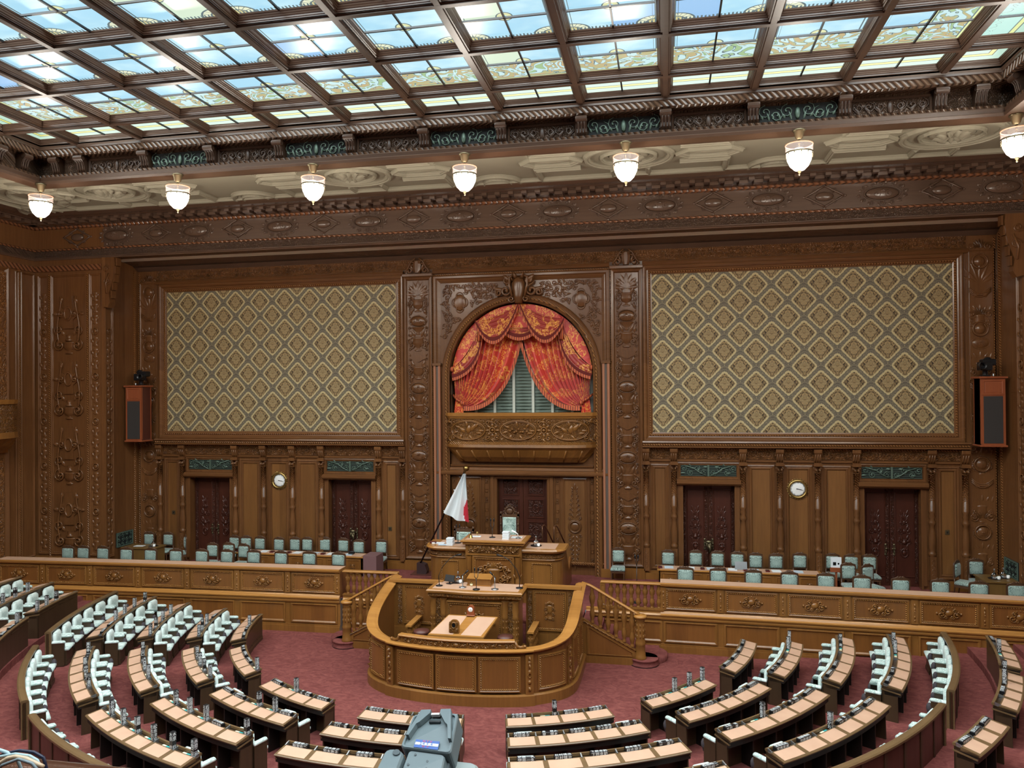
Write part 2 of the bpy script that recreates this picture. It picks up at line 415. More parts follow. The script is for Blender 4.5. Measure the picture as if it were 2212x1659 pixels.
    def build(s, name, parent=None, mat0=None):
        me = bpy.data.meshes.new(name); me.from_pydata(s.v, [], s.f)
        for m in s.mats: me.materials.append(m)
        me.polygons.foreach_set('material_index', s.m); me.polygons.foreach_set('use_smooth', s.sm)
        me.update()
        o = bpy.data.objects.new(name, me); COL.objects.link(o)
        if parent is not None: o.parent = parent
        return o
# ------------------------------------------------------------------ object helpers
def tag(o, label=None, cat=None, group=None, kind=None):
    if label: o['label'] = label
    if cat: o['category'] = cat
    if group: o['group'] = group
    if kind: o['kind'] = kind
    return o
def empty(name, loc=(0,0,0), rz=0., label=None, cat=None, group=None, kind=None):
    o = bpy.data.objects.new(name, None); COL.objects.link(o); o.location = loc; o.rotation_euler = (0,0,rz)
    o.empty_display_size = .1
    return tag(o, label, cat, group, kind)
KIDS = {}
def dup(root, loc=None, rz=None, label=None, group=None, scale=None):
    r = root.copy(); COL.objects.link(r)
    if loc is not None: r.location = loc
    if rz is not None: r.rotation_euler = (0,0,rz)
    if scale is not None: r.scale = scale
    if label: r['label'] = label
    if group: r['group'] = group
    for ch in root.children:
        c = ch.copy(); COL.objects.link(c); c.parent = r
        for g in ch.children:
            d = g.copy(); COL.objects.link(d); d.parent = c
    return r
def struct(name, mb, label=None):
    o = mb.build(name); o['kind'] = 'structure'
    if label: o['label'] = label; 
    return o
def mirror_x(pts): return [(-a, b) for a, b in pts]
# ------------------------------------------------------------------ the room shell
RX, RY, FY = 19.66, -33., -2.0           # half width, rear wall, plane of the upper front wall
DZ = 1.18                                 # floor of the dais
CC = (-.1, -4.2)                          # centre of the seat rings
RR = {1: 7.70, 2: 8.95, 3: 10.28, 4: 11.60, 5: 12.98, 6: 13.9, 7: 15.05, 8: 16.2}
ZT = {1: .84, 2: .98, 3: 1.12, 4: 1.24, 5: 1.42, 6: 1.6, 7: 1.77, 8: 1.95}
FL = {0: 0., 1: .0, 2: .13, 3: .26, 4: .39, 5: .55, 6: .75, 7: .92, 8: 1.1}
def pol(r, ph, z=0.): a = radians(ph); return (CC[0]+r*sin(a), CC[1]-r*cos(a), z)
mb = MB(MCarp)
mb.quad((-RX,RY,0),(RX,RY,0),(RX,-4.4,0),(-RX,-4.4,0))
def clampy(p): return (p[0], min(p[1], -4.55), p[2])
for k in range(2, 9):
    r0 = RR[k]-.04; r1 = RR[k+1]-.04 if k < 8 else 24
    n = 48
    for i in range(n):
        a, b = -90+180*i/n, -90+180*(i+1)/n
        P = [clampy(pol(r0,a,FL[k])), clampy(pol(r0,b,FL[k])), clampy(pol(r1,b,FL[k])), clampy(pol(r1,a,FL[k]))]
        P = [(max(-RX, min(RX, p[0])), max(RY, p[1]), p[2]) for p in P]
        mb.add(P, [(0,1,2,3)])
        Q = [clampy(pol(r0,a,FL[k-1] if k > 2 else 0)), clampy(pol(r0,b,FL[k-1] if k > 2 else 0)), P[1], P[0]]
        Q = [(max(-RX, min(RX, p[0])), max(RY, p[1]), p[2]) for p in Q]
        mb.add(Q, [(0,1,2,3)])
struct('floor', mb, 'burgundy carpet of the hall stepping up in rings')
mb = MB(MCarp); mb.quad((-RX,-4.4,DZ),(RX,-4.4,DZ),(RX,.9,DZ),(-RX,.9,DZ))
mb.box(-2.86,2.86,-6.2,-4.4,.5,DZ)
struct('floor', mb, 'burgundy carpet of the raised dais')
# walls: plain faces
mb = MB(MW)
def L3(x): return x
for sgn in (-1, 1):
    T = (lambda s_: (lambda p: (s_*p[0], -p[2], p[1])))(sgn); mb.T = T
    def q(u0,u1,v0,v1,d=0.): mb.add([(u0,v0,d),(u1,v0,d),(u1,v1,d),(u0,v1,d)], [(0,1,2,3)])
    q(2.78,5.97,DZ,4.66); q(7.86,12.13,DZ,4.66); q(14.02,16.45,DZ,4.66)
    for a, b in ((5.97,7.86),(12.13,14.02)):       # door reveals
        for u in (a, b): mb.add([(u,DZ,0),(u,4.66,0),(u,4.66,-.42),(u,DZ,-.42)], [(0,1,2,3)])
        mb.add([(a,4.66,0),(b,4.66,0),(b,4.66,-.42),(a,4.66,-.42)], [(0,1,2,3)])
        q(a,b,DZ,4.66,-.44)
    q(2.78,16.45,4.66,13.9)
    q(.97,2.78,DZ,7.2,-.12); q(0,.97,4.84,7.2,-.12)
    mb.add([(.97,DZ,-.12),(.97,4.84,-.12),(.97,4.84,-.5),(.97,DZ,-.5)], [(0,1,2,3)])
    q(0,.97,DZ,4.84,-.5); mb.add([(0,4.84,-.12),(.97,4.84,-.12),(.97,4.84,-.5),(0,4.84,-.5)], [(0,1,2,3)])
    mb.add([(2.78,DZ,0),(2.78,7.2,0),(2.78,7.2,-.12),(2.78,DZ,-.12)], [(0,1,2,3)])
    # arch: wall above and the reveal of the royal box
    N = 16; A = [(2.78*cos(pi/2*i/N), 8.74+2.78*sin(pi/2*i/N)) for i in range(N+1)]
    q(2.78, 2.7801, 7.2, 13.9)
    for i in range(N):
        (a0,b0),(a1,b1) = A[i], A[i+1]
        mb.add([(a0,b0,0),(a1,b1,0),(a1,13.9,0),(a0,13.9,0)], [(0,1,2,3)])
        mb.add([(a0,b0,0),(a1,b1,0),(a1,b1,-.9),(a0,b0,-.9)], [(0,1,2,3)])
    mb.add([(2.78,7.2,0),(2.78,8.74,0),(2.78,8.74,-.9),(2.78,7.2,-.9)], [(0,1,2,3)])
    q(0,2.78,7.0,11.6,-.9); mb.add([(0,7.2,-.9),(2.78,7.2,-.9),(2.78,7.2,0),(0,7.2,0)], [(0,1,2,3)])
mb.T = None
wb = struct('wall_back', mb, 'carved wooden back wall behind the dais')
# side returns, wide piers and upper wall
mb = MB(MW)
for s_ in (-1, 1):
    mb.quad((s_*16.45,FY,DZ),(s_*16.45,0,DZ),(s_*16.45,0,13.9),(s_*16.45,FY,13.9))
    mb.quad((s_*16.45,FY,DZ),(s_*RX,FY,DZ),(s_*RX,FY,15.1),(s_*16.45,FY,15.1))
    mb.quad((s_*16.45,FY,0),(s_*RX,FY,0),(s_*RX,FY,DZ),(s_*16.45,FY,DZ))
mb.mat(MU).quad((-16.45,FY,13.54),(16.45,FY,13.54),(16.45,FY,15.1),(-16.45,FY,15.1))
mb.mat(MU).box(-16.45,16.45,-1.6,FY,13.54,13.6)
wf = struct('wall_front', mb, 'upper wooden wall and side piers framing the recess')
mb = MB(MPlr); mb.quad((-16.45,-1.62,13.555),(16.45,-1.62,13.555),(16.45,0,13.555),(-16.45,0,13.555))
struct('ceiling', mb, 'dim plaster strip over the wall recess')
wl = MB(MW); wl.quad((-RX,RY,0),(-RX,FY,0),(-RX,FY,15.1),(-RX,RY,15.1)); wl = struct('wall_left', wl, 'wooden wall at the left')
wr = MB(MW); wr.quad((RX,RY,0),(RX,FY,0),(RX,FY,15.1),(RX,RY,15.1)); wr = struct('wall_right', wr, 'wooden wall at the right')
mb = MB(MW); mb.quad((-RX,RY,0),(RX,RY,0),(RX,RY,15.1),(-RX,RY,15.1)); struct('wall_rear', mb, 'wooden wall behind the viewer')
# plaster ceiling with raised ribs
PZ = 15.1; CX0, CY0, CY1 = 13.85, -7.95, -31.2
mb = MB(MPl)
for a in ((-RX,-CX0,RY,FY),(CX0,RX,RY,FY),(-CX0,CX0,CY0,FY),(-CX0,CX0,RY,CY1)):
    mb.quad((a[0],a[2],PZ),(a[1],a[2],PZ),(a[1],a[3],PZ),(a[0],a[3],PZ))
struct('ceiling', mb, 'cream plaster ceiling band around the skylight')
mb = MB(MPl, T=lambda p: (p[0], p[1], PZ-p[2]))
RIB = [(-.11,0),(-.11,.05),(-.06,.09),(-.02,.09),(.0,.12),(.06,.12),(.09,.06),(.12,.04),(.12,0)]
def rib_path(pts, closed=True, w=1.):
    n = len(pts); path = []
    for i in range(n):
        a = Vector(pts[(i-1) % n] if closed or i > 0 else pts[i]); b = Vector(pts[i]); c = Vector(pts[(i+1) % n] if closed or i < n-1 else pts[i])
        t1 = (b-a).normalized() if (b-a).length > 1e-6 else (c-b).normalized(); t2 = (c-b).normalized() if (c-b).length > 1e-6 else t1
        nn = Vector((t1.y+t2.y, -(t1.x+t2.x))); nn = nn/max(nn.length, 1e-6); k = 1/max(.5, nn.dot(Vector((t1.y, -t1.x))))
        path.append(((b.x, b.y, 0), (nn.x*k*w, nn.y*k*w)))
    mb.sweep(path, RIB, closed=closed)
def circ(cx, cy, rx, ry, n=28, a0=0., a1=360.): return [(cx+rx*cos(radians(a0+(a1-a0)*i/(n-1))), cy+ry*sin(radians(a0+(a1-a0)*i/(n-1)))) for i in range(n)]
YB = -5.65
for cx in (-13.2, -4.4, 4.4, 13.2):
    c_ = circ(cx, YB, 1.25, 1.05); rib_path(c_[:-1]); c_ = circ(cx, YB, .8, .65); rib_path(c_[:-1], w=.5)
    mb.ell((cx,YB,0), .62, .5, .1, 16, 3, half=True)
    for i in range(9): mb.leaf(cx, YB, .5, .1, i*2*pi/9, .1)
    for q in (-1, 1):
        rib_path([(cx+q*1.75, YB-.32),(cx+q*2.9, YB-.32),(cx+q*3.2, YB),(cx+q*2.9, YB+.32),(cx+q*1.75, YB+.32),(cx+q*1.45, YB)][::q], w=.8)
        mb.ell((cx+q*2.35,YB,0), .7, .17, .08, 14, 3, half=True)
        rib_path([(cx+q*.55, YB+1.2),(cx+q*.55, CY0*0-3.75),(cx+q*2.9, -3.75),(cx+q*2.9, YB+.75),(cx+q*1.5, YB+.75)][::q], False, .8)
        rib_path([(cx+q*.55, YB-1.2),(cx+q*.55, -7.6),(cx+q*2.9, -7.6),(cx+q*2.9, YB-.75),(cx+q*1.5, YB-.75)][::q], False, .8)
for cx in (-17.6, -8.8, 0., 8.8, 17.6):
    for q, yy in ((1, -7.6), (-1, -3.7)):
        c_ = circ(cx, yy, .75, .8, 14, 0, 180*q); rib_path(c_[::q], False); c_ = circ(cx, yy, .45, .5, 12, 0, 180*q); rib_path(c_[::q], False, .5)
    if abs(cx) < 10:
        for q in (-1, 1):
            rib_path([(cx+q*.8, -3.8),(cx+q*1.35, -3.8)][::q], False)
for q in (-1, 1):
    for k in range(6):
        cy = YB-4.4*k
        c_ = circ(q*16.3, cy, 1.05, 1.25); rib_path(c_[:-1]); c_ = circ(q*16.3, cy, .65, .8); rib_path(c_[:-1], w=.5)
        rib_path([(q*16.3-.3, cy-1.7),(q*16.3+.3, cy-1.7),(q*16.3+.3, cy-2.7),(q*16.3-.3, cy-2.7)])
    rib_path([(q*14.6, -31),(q*14.6, -8.6)], False, .7); rib_path([(q*17.9, -31),(q*17.9, -4.1)], False, .7)
rib_path([(-17.9, -3.85),(17.9, -3.85)], False, .7)
struct('trim_1', mb, 'raised ribs and medallions of the plaster ceiling')
# great cornice round the room
path = [((-RX,RY,0),(1,0)),((-RX,FY,0),(1,-1)),((RX,FY,0),(-1,-1)),((RX,RY,0),(-1,0))]
def cyl(prof, name, m, parent=None, label=None):
    b = MB(m); b.sweep(path, prof); o = b.build(name, parent)
    if parent is None: tag(o, label, None, None, 'structure')
    return o
co = cyl([(0,14.90),(.06,14.90),(.10,14.86),(.16,14.9),(.16,14.97),(.62,14.99),(.62,15.03),(.8,15.05),(.84,15.0),(.95,15.02),(1.2,15.02),(1.34,15.06),(1.42,15.10),(0,15.10)], 'trim_2', MU, label='projecting cornice under the plaster ceiling')
cyl([(0,13.54),(.07,13.54),(.09,13.58),(.06,13.62),(.06,13.64)], 'lower_fillet', MU, co)
cyl([(0,13.64),(.05,13.64),(.05,13.9),(0,13.9)], 'carved_vine_band', MUc, co)
cyl([(0,13.9),(.08,13.91),(.09,13.96),(.05,13.99),(0,14.0)], 'bead_fillet', MUb, co)
cyl([(0,14.78),(.10,14.80),(.13,14.86),(.10,14.90),(0,14.9)], 'egg_moulding', MUb, co)
b = MB(MU)
for k in range(-41, 42):
    x = k*.47; b.box(x-.14, x+.14, FY-.62, FY-.16, 14.86, 14.98); b.box(x-.09+.235, x+.09+.235, FY-.78, FY-.55, 14.92, 15.03)
for k in range(62):
    y = FY-.5-k*.47
    for q in (-1, 1): b.box(min(q*(RX-.16), q*(RX-.62)), max(q*(RX-.16), q*(RX-.62)), y-.14, y+.14, 14.86, 14.98)
b.build('dentil_course', co)
# ovals and lozenges of the upper frieze
b0 = MB(MU); b0.oval(0, 0, .6, .25, .1); 
for i in range(14):
    a = 2*pi*i/14; b0.leaf(.66*cos(a), .3*sin(a), .16, .045, a+.7, .03); b0.scroll(.7*cos(a+.2), .33*sin(a+.2), .07, 1 if i % 2 else -1, a, .016, .02, n=9)
b0.scroll(0, .3, .1, 1, 0, .02, .03); b0.scroll(0, -.3, .1, -1, 0, .02, .03)
for (v, d) in [(0,0)]: pass
ov = b0.build('oval_medallion'); 
b1 = MB(MU)
D_ = [(-.6,0),(0,.34),(.6,0),(0,-.34)]
for i in range(4):
    a, c = D_[i], D_[(i+1) % 4]
    b1.tube([(a[0]+(c[0]-a[0])*t, a[1]+(c[1]-a[1])*t, .03+.015*sin(t*12)) for t in [j/6 for j in range(7)]], .035, 5)
    m_ = ((a[0]+c[0])/2, (a[1]+c[1])/2); b1.scroll(m_[0], m_[1], .09, 1 if i % 2 else -1, i, .022, .03, n=9)
    b1.leaf(a[0]*.95, a[1]*.95, .12, .05, atan2(a[1], a[0]), .03)
b1.ell((0,0,0), .3, .16, .09, 12, 4, half=True)
lz = b1.build('lozenge_medallion')
RXM = Matrix(((1,0,0,0),(0,0,-1,0),(0,1,0,0),(0,0,0,1)))
def place(o, u, v, parent, first):
    n = o if first else o.copy()
    if not first: COL.objects.link(n)
    n.parent = parent; n.matrix_local = Matrix.Translation((u, FY-.0, v)) @ RXM; return n
k = 0
for i in range(-5, 6):
    x = i*3.53
    if i < 5: place(ov, x+1.765, 14.42, wf, i == -5)
    place(lz, x, 14.42, wf, i == -5)
# wide piers at both sides
def pilaster_relief(b, uc, v0, v1, w, step=1.5, d=.05):
    v = v0+.1; k = 0
    while v < v1-step*.9:
        b.urn(uc, v, w*.42, step*.42, d)
        for q in (-1, 1):
            b.scroll(uc+q*w*.3, v+step*.16, w*.13, -q, -pi/2, w*.035, d*.4)
            b.leaf(uc+q*w*.12, v+step*.42, step*.16, w*.06, pi/2-q*.5, d*.5)
            b.leaf(uc+q*w*.34, v+step*.38, step*.2, w*.06, pi/2-q*.25, d*.5)
        b.leaf(uc, v+step*.42, step*.18, w*.06, pi/2, d*.6)
        if k % 2 == 0: b.oval(uc, v+step*.76, w*.4, w*.26, d*1.1)
        else:
            b.leaf(uc-w*.38, v+step*.78, w*.4, w*.13, 0, d*.7); b.leaf(uc+w*.38, v+step*.78, w*.4, w*.13, pi, d*.7)
            for j in range(3): b.tube([(uc+w*.42*t, v+step*(.92-.035*j)-step*.12*(1-t*t), d*.7) for t in [-1,-.6,-.2,.2,.6,1]], w*.035, 5)
        v += step; k += 1
    b.palmette(uc, v, w*.8, min(step*.55, v1-v-.08))
def strip_relief(b, uc, v0, v1, w, d=.035):
    v = v0+.1; k = 0
    while v < v1-.7:
        if k % 4 == 3: b.ring(uc, v+.16, w*.32, w*.34, w*.07, d*.6, 14); b.ell((uc, v+.16, 0), w*.2, w*.22, d, 8, 3, half=True); v += .42
        else:
            b.lathe([(w*.08,0),(w*.3,.05),(w*.12,.1),(w*.2,.3),(w*.3,.36),(w*.1,.4)], (uc, v, 0), 6, 'y', .5, sy=.4)
            for q in (-1, 1): b.leaf(uc+q*w*.16, v+.12, .22, w*.1, pi/2-q*.5, d)
            v += .46
        k += 1
PFR = [(0,0),(0,.05),(.03,.05),(.05,.025),(.08,.03),(.10,.0)]
for s_, nm in ((-1, 'left'), (1, 'right')):
    b = MB(MW, T=TB(FY))
    A = sorted([s_*19.5, s_*18.98]); Bp = sorted([s_*18.9, s_*17.22]); Cc = sorted([s_*17.12, s_*16.58])
    for (a, c), z0 in ((A,1.7),(Bp,1.7),(Cc,1.7)): b.frame(a, c, z0, 12.95, PFR)
    b.build('panel_mouldings', wf)
    b = MB(MWb, T=TB(FY))
    for u in (s_*18.94, s_*17.17): b.box(u-.03, u+.03, 1.6, 13., 0, .05)
    b.build('bead_strip', wf)
    b = MB(MW, T=TB(FY)); strip_relief(b, (A[0]+A[1])/2, 1.8, 12.8, .4); b.build('carved_strip', wf)
    b = MB(MW, T=TB(FY)); strip_relief(b, (Cc[0]+Cc[1])/2, 1.8, 12.8, .4); b.build('carved_strip', wf)
    b = MB(MW, T=TB(FY)); uc = (Bp[0]+Bp[1])/2; v = 1.9
    while v < 12.2:
        b.urn(uc, v, .5, .55, .1); b.lathe([(.1,0),(.16,.05),(.06,.1),(.12,.25)], (uc, v+.5, 0), 8, 'y', .5, sy=.8)
        if v < 11:
            b.poly([(uc-.22,v+1.0),(uc+.22,v+1.0),(uc+.22,v+1.35),(uc+.5,v+1.6),(uc+.3,v+1.85),(uc+.2,v+1.8),(uc+.16,v+2.3),(uc-.16,v+2.3),(uc-.2,v+1.8),(uc-.3,v+1.85),(uc-.5,v+1.6),(uc-.22,v+1.35)], 0, .06)
            b.ring(uc, v+1.6, .16, .26, .04, .07, 14)
            for q in (-1, 1): b.scroll(uc+q*.3, v+1.6, .14, q, 0, .035, .08)
        for q in (-1, 1):
            b.scroll(uc+q*.42, v+.35, .24, -q, pi/2, .04, .05, n=15); b.scroll(uc+q*.45, v+.95, .2, q, -pi/2, .035, .05)
            b.tube([(uc+q*(.42+.09*sin(t*5)), v+.4+t*1.9, .05) for t in [j/9 for j in range(10)]], .035, 5)
            b.leaf(uc+q*.5, v+1.6, .22, .08, 0 if q > 0 else pi, .05); b.leaf(uc+q*.4, v+2.0, .3, .07, pi/2+q*.4, .05)
            b.leaf(uc+q*.2, v+.7, .3, .07, pi/2-q*.5, .05)
        v += 2.62
    b.build('candelabrum_relief', wf)
    b = MB(MUb, T=TB(FY)); u0, u1 = sorted([s_*RX, s_*16.5]); b.box(u0, u1, 13.08, 13.3, 0, .1); b.build('capital_band', wf)
    b = MB(MG, T=TB(FY)); b.box(u0, u1, DZ, 1.6, 0, .12); b.build('plinth', wf)
    # return wall
    T = TL(-16.45) if s_ < 0 else TR(16.45)
    ua, ub = (FY+.02, FY+.48) if s_ < 0 else (-FY-.48, -FY-.02)
    b = MB(MW, T=T); b.frame(ua, ub, 1.6, 13.3, PFR); strip_relief(b, (ua+ub)/2, 1.8, 11.6, .34); b.build('carved_strip', wf)
    uc_ = (FY+.12) if s_ < 0 else (-FY-.12)
    b = MB(MW); P = [(0,13.54),(.55,13.54),(.58,13.3),(.5,12.7),(.3,12.1),(.36,11.75),(.25,11.55),(.05,11.6),(0,11.9)]
    ring = lambda y: [(s_*(-a)+s_*16.45, y, z) for a, z in P]
    b.loft([ring(FY-.12), ring(FY+.2)], caps=True)
    for j in range(5): b.box(*sorted([s_*(16.45-.3-.05*j*0-.3+.06*j), s_*(16.45-.3-.36+.06*j)]), FY-.08, FY+.16, 13.2-.32*j, 13.5-.32*j)
    b.T = TB(FY-.12); b.scroll(s_*16.2, 12.6, .16, s_, 0, .03, .02); b.scroll(s_*16.25, 13.1, .14, -s_, 0, .03, .02); b.tube([(s_*16.2, 12.1, .02),(s_*16.25,12.5,.03),(s_*16.1,12.9,.02)], .04, 5)
    b.build('console_bracket', wf)
    b = MB(MWb, T=T)
    uu = sorted([(-.2 if s_ < 0 else .2), (-.28 if s_ < 0 else .28)]); b.box(uu[0], uu[1], 1.6, 13.3, 0, .05); b.build('bead_strip', wf)
# skylight curb
path2 = [((-SKX,CY1+.6,0),(-1,-1)),((SKX,CY1+.6,0),(1,-1)),((SKX,SKY0,0),(1,1)),((-SKX,SKY0,0),(-1,1))]
def cyl2(prof, name, m, parent=None, label=None):
    b = MB(m); b.sweep(path2, prof, closed=True); o = b.build(name, parent)
    if parent is None: tag(o, label, None, None, 'structure')
    return o
cu_ = cyl2([(.0,SKZ+.5),(0,SKZ),(.02,SKZ-.05),(.02,SKZ-.1),(.5,SKZ-.1),(.5,SKZ+.5)], 'trim_3', MK, label='oak curb around the skylight with brackets and grilles')
cyl2([(.04,SKZ-.1),(.06,SKZ-.26),(.12,SKZ-.3),(.45,SKZ-.3),(.45,SKZ-.1)], 'egg_and_dart', MKb, cu_)
cyl2([(.36,SKZ-.3),(.42,SKZ-.34),(.42,SKZ-.82),(.6,SKZ-.82),(.6,SKZ-.3)], 'carved_frieze', MKc, cu_)
cyl2([(.2,SKZ-.82),(.14,SKZ-.84),(.16,SKZ-.9),(.4,SKZ-.9),(.4,SKZ-.82)], 'bead_band', MKb, cu_)
cyl2([(.14,SKZ-.9),(.1,SKZ-.93),(.12,SKZ-1.02),(.08,SKZ-1.05),(.1,SKZ-1.12),(.6,SKZ-1.12),(.62,PZ+.02),(.5,PZ+.02),(.5,SKZ-.9)], 'bottom_beam', MK, cu_)
bk = MB(MK, T=lambda p: p)
P = [(0,-.32),(-.34,-.32),(-.38,-.38),(-.34,-.44),(-.26,-.5),(-.2,-.62),(-.2,-.72),(-.12,-.82),(0,-.82)]
bk.loft([[(x, y, z) for y, z in P] for x in (-.13, .13)], caps=True)
bk.lathe([(.075,-.15),(.075,.15)], (0,-.3,-.39), 10, 'x'); 
for j in (-.08, 0, .08): bk.tube([(j,-.3,-.46),(j,-.235,-.54),(j,-.215,-.66),(j,-.18,-.78)], .025, 5)
bks = [bk.build('bracket', cu_)]
def bracket(x, y, rz):
    o = bks[0] if not bracket.used else bks[0].copy()
    if bracket.used: COL.objects.link(o)
    bracket.used = True
    o.parent = cu_; o.location = (x, y, SKZ); o.rotation_euler = (0,0,rz)
bracket.used = False
xs = [CELL*(k+.5) for k in range(-6, 6)]
for x in xs+[-12.95, 12.95]: bracket(x, SKY0+.42, 0)
for k in range(6):
    for q in (-1, 1): bracket(q*(SKX+.42), SKY0-1.25-CELL*k, q*-pi/2)
for q in (-1, 1): bracket(q*(SKX+.42), SKY0-.35, q*-pi/2)
for i in range(11):
    x = (xs[i]+xs[i+1])/2
    if i % 2 == 1:
        b = MB(MGrd, T=TB(SKY0+.40)); b.box(x-.92, x+.92, SKZ-.8, SKZ-.36, 0, .01)
        b.mat(MGrn)
        b.ell((x, SKZ-.58, .03), .07, .17, .04, 8, 4)
        for q in (-1, 1):
            for j in range(3):
                b.scroll(x+q*(.25+.27*j), SKZ-.56+(-.05 if j % 2 else .05), .16, q*(1 if j % 2 else -1), pi/2, .018, .03, n=12)
                b.leaf(x+q*(.3+.27*j), SKZ-.7, .15, .035, pi/2-q*.5, .04); b.leaf(x+q*(.14+.27*j), SKZ-.75, .24, .03, pi/2-q*.3, .04)
        b.build('iron_grille', cu_)
    else:
        b = MB(MK, T=TB(SKY0+.42)); b.frame(x-.95, x+.95, SKZ-.82, SKZ-.36, [(0,.06),(.03,.07),(.06,.03),(.06,0)])
        b.ell((x, SKZ-.6, 0), .08, .18, .05, 8, 4, half=True)
        for q in (-1, 1):
            for j in range(3):
                b.scroll(x+q*(.25+.25*j), SKZ-.58, .13, q*(1 if j % 2 else -1), pi/2, .022, .02, n=11); b.leaf(x+q*(.2+.25*j), SKZ-.76, .24, .05, pi/2-q*.6, .03)
        b.build('carved_panel', cu_)
# coffer grid and glass
gx = [-SKX]+xs+[SKX]; gy = [SKY0-EDGE-CELL*k for k in range(10)]; gy = [SKY0]+gy+[gy[-1]-EDGE]
CY1b = gy[-1]
GZ = SKZ+.2; HB = .105
g = MB(MK)
CP = [(0,0),(.0,.04),(.015,.05),(.015,.08),(.03,.09),(.04,.12),(.05,.13),(.06,.16),(.075,.17),(.085,.2)]
wn = 0
for j in range(len(gy)-1):
    for i in range(len(gx)-1):
        x0 = gx[i]+(HB if i > 0 else .0); x1 = gx[i+1]-(HB if i < len(gx)-2 else 0)
        y1 = gy[j]-(HB if j > 0 else 0); y0 = gy[j+1]+(HB if j < len(gy)-2 else 0)
        g.loft([[(x0+a, y0+a, SKZ+h),(x1-a, y0+a, SKZ+h),(x1-a, y1-a, SKZ+h),(x0+a, y1-a, SKZ+h)] for a, h in CP])
        wn += 1
        w = MB(MGlass); w.quad((x0+.075,y0+.075,GZ),(x0+.075,y1-.075,GZ),(x1-.075,y1-.075,GZ),(x1-.075,y0+.075,GZ))
        w.mat(MBlk)
        xm, ym = (x0+x1)/2, (y0+y1)/2
        if 0 < i < len(gx)-2: w.box(xm-.02, xm+.02, y0+.1, y1-.1, GZ-.045, GZ-.005)
        if 0 < j < len(gy)-2: w.box(x0+.1, x1-.1, ym-.02, ym+.02, GZ-.045, GZ-.005)
        struct('window_%d' % wn, w)
for x in xs: g.box(x-HB, x+HB, CY1b, SKY0, SKZ-.0, SKZ+.02); g.box(x-HB*.6, x+HB*.6, CY1b, SKY0, SKZ-.03, SKZ)
for y in gy[1:-1]: g.box(-SKX, SKX, y-HB, y+HB, SKZ-.001, SKZ+.019); g.box(-SKX, SKX, y-HB*.6, y+HB*.6, SKZ-.031, SKZ-.001)
g.box(-SKX, SKX, CY1, CY1b, SKZ, SKZ+.5)
struct('trim_4', g, 'moulded oak coffer beams of the skylight')
# ------------------------------------------------------------------ the carved back wall
def bw(name, mb): return mb.build(name, wb)
B0 = TB(0.)
# upper carved frieze band and shadowed cornice under the soffit
b = MB(MU, T=B0); b.sweep([((-16.45,13.3,0),(0,1)),((16.45,13.3,0),(0,1))], [(0,0),(.25,.5),(.3,.6)], caps=False)
b.add([(-16.45,13.28,.03),(16.45,13.28,.03),(16.45,13.34,.12),(-16.45,13.34,.12),(-16.45,13.46,.3),(16.45,13.46,.3),(16.45,13.56,.95),(-16.45,13.56,.95)], [(0,1,2,3),(3,2,5,4),(4,5,6,7)])
bw('soffit_cornice', b)
b = MB(MWcx, T=B0); b.box(-15.5, 15.5, 12.88, 13.28, 0, .03)
for i in range(-17, 18):
    x = i*.89
    if abs(abs(x)-4.03) < .5: continue
    if i % 2: 
        b.ring(x, 13.08, .15, .13, .025, .04, 14); b.ell((x,13.08,.02), .1, .09, .05, 10, 3, half=True)
        for q in (-1, 1): b.scroll(x+q*.28, 13.0, .1, q, pi/2, .025, .05, n=9); b.scroll(x+q*.26, 13.17, .08, -q, 0, .02, .05, n=9)
    else:
        for j in range(7): b.leaf(x, 12.98, .24, .035, pi/2+(j-3)*.4, .06)
        for q in (-1, 1): b.ell((x+q*.32,13.08,.02), .07, .09, .05, 8, 3, half=True); b.leaf(x+q*.36, 12.95, .2, .04, pi/2-q*.9, .05)
bw('carved_frieze', b)
b = MB(MWx, T=B0)
for (u0, u1) in ((-15.55,-4.62),(-3.42,3.42),(4.62,15.55)):
    b.add([(u0,12.86,0),(u1,12.86,0),(u1,12.86,.1),(u0,12.86,.1),(u1,12.78,.16),(u0,12.78,.16),(u1,12.7,.1),(u0,12.7,.1),(u1,12.68,0),(u0,12.68,0)], [(0,1,2,3),(3,2,4,5),(5,4,6,7),(7,6,8,9)])
bw('frieze_moulding', b)
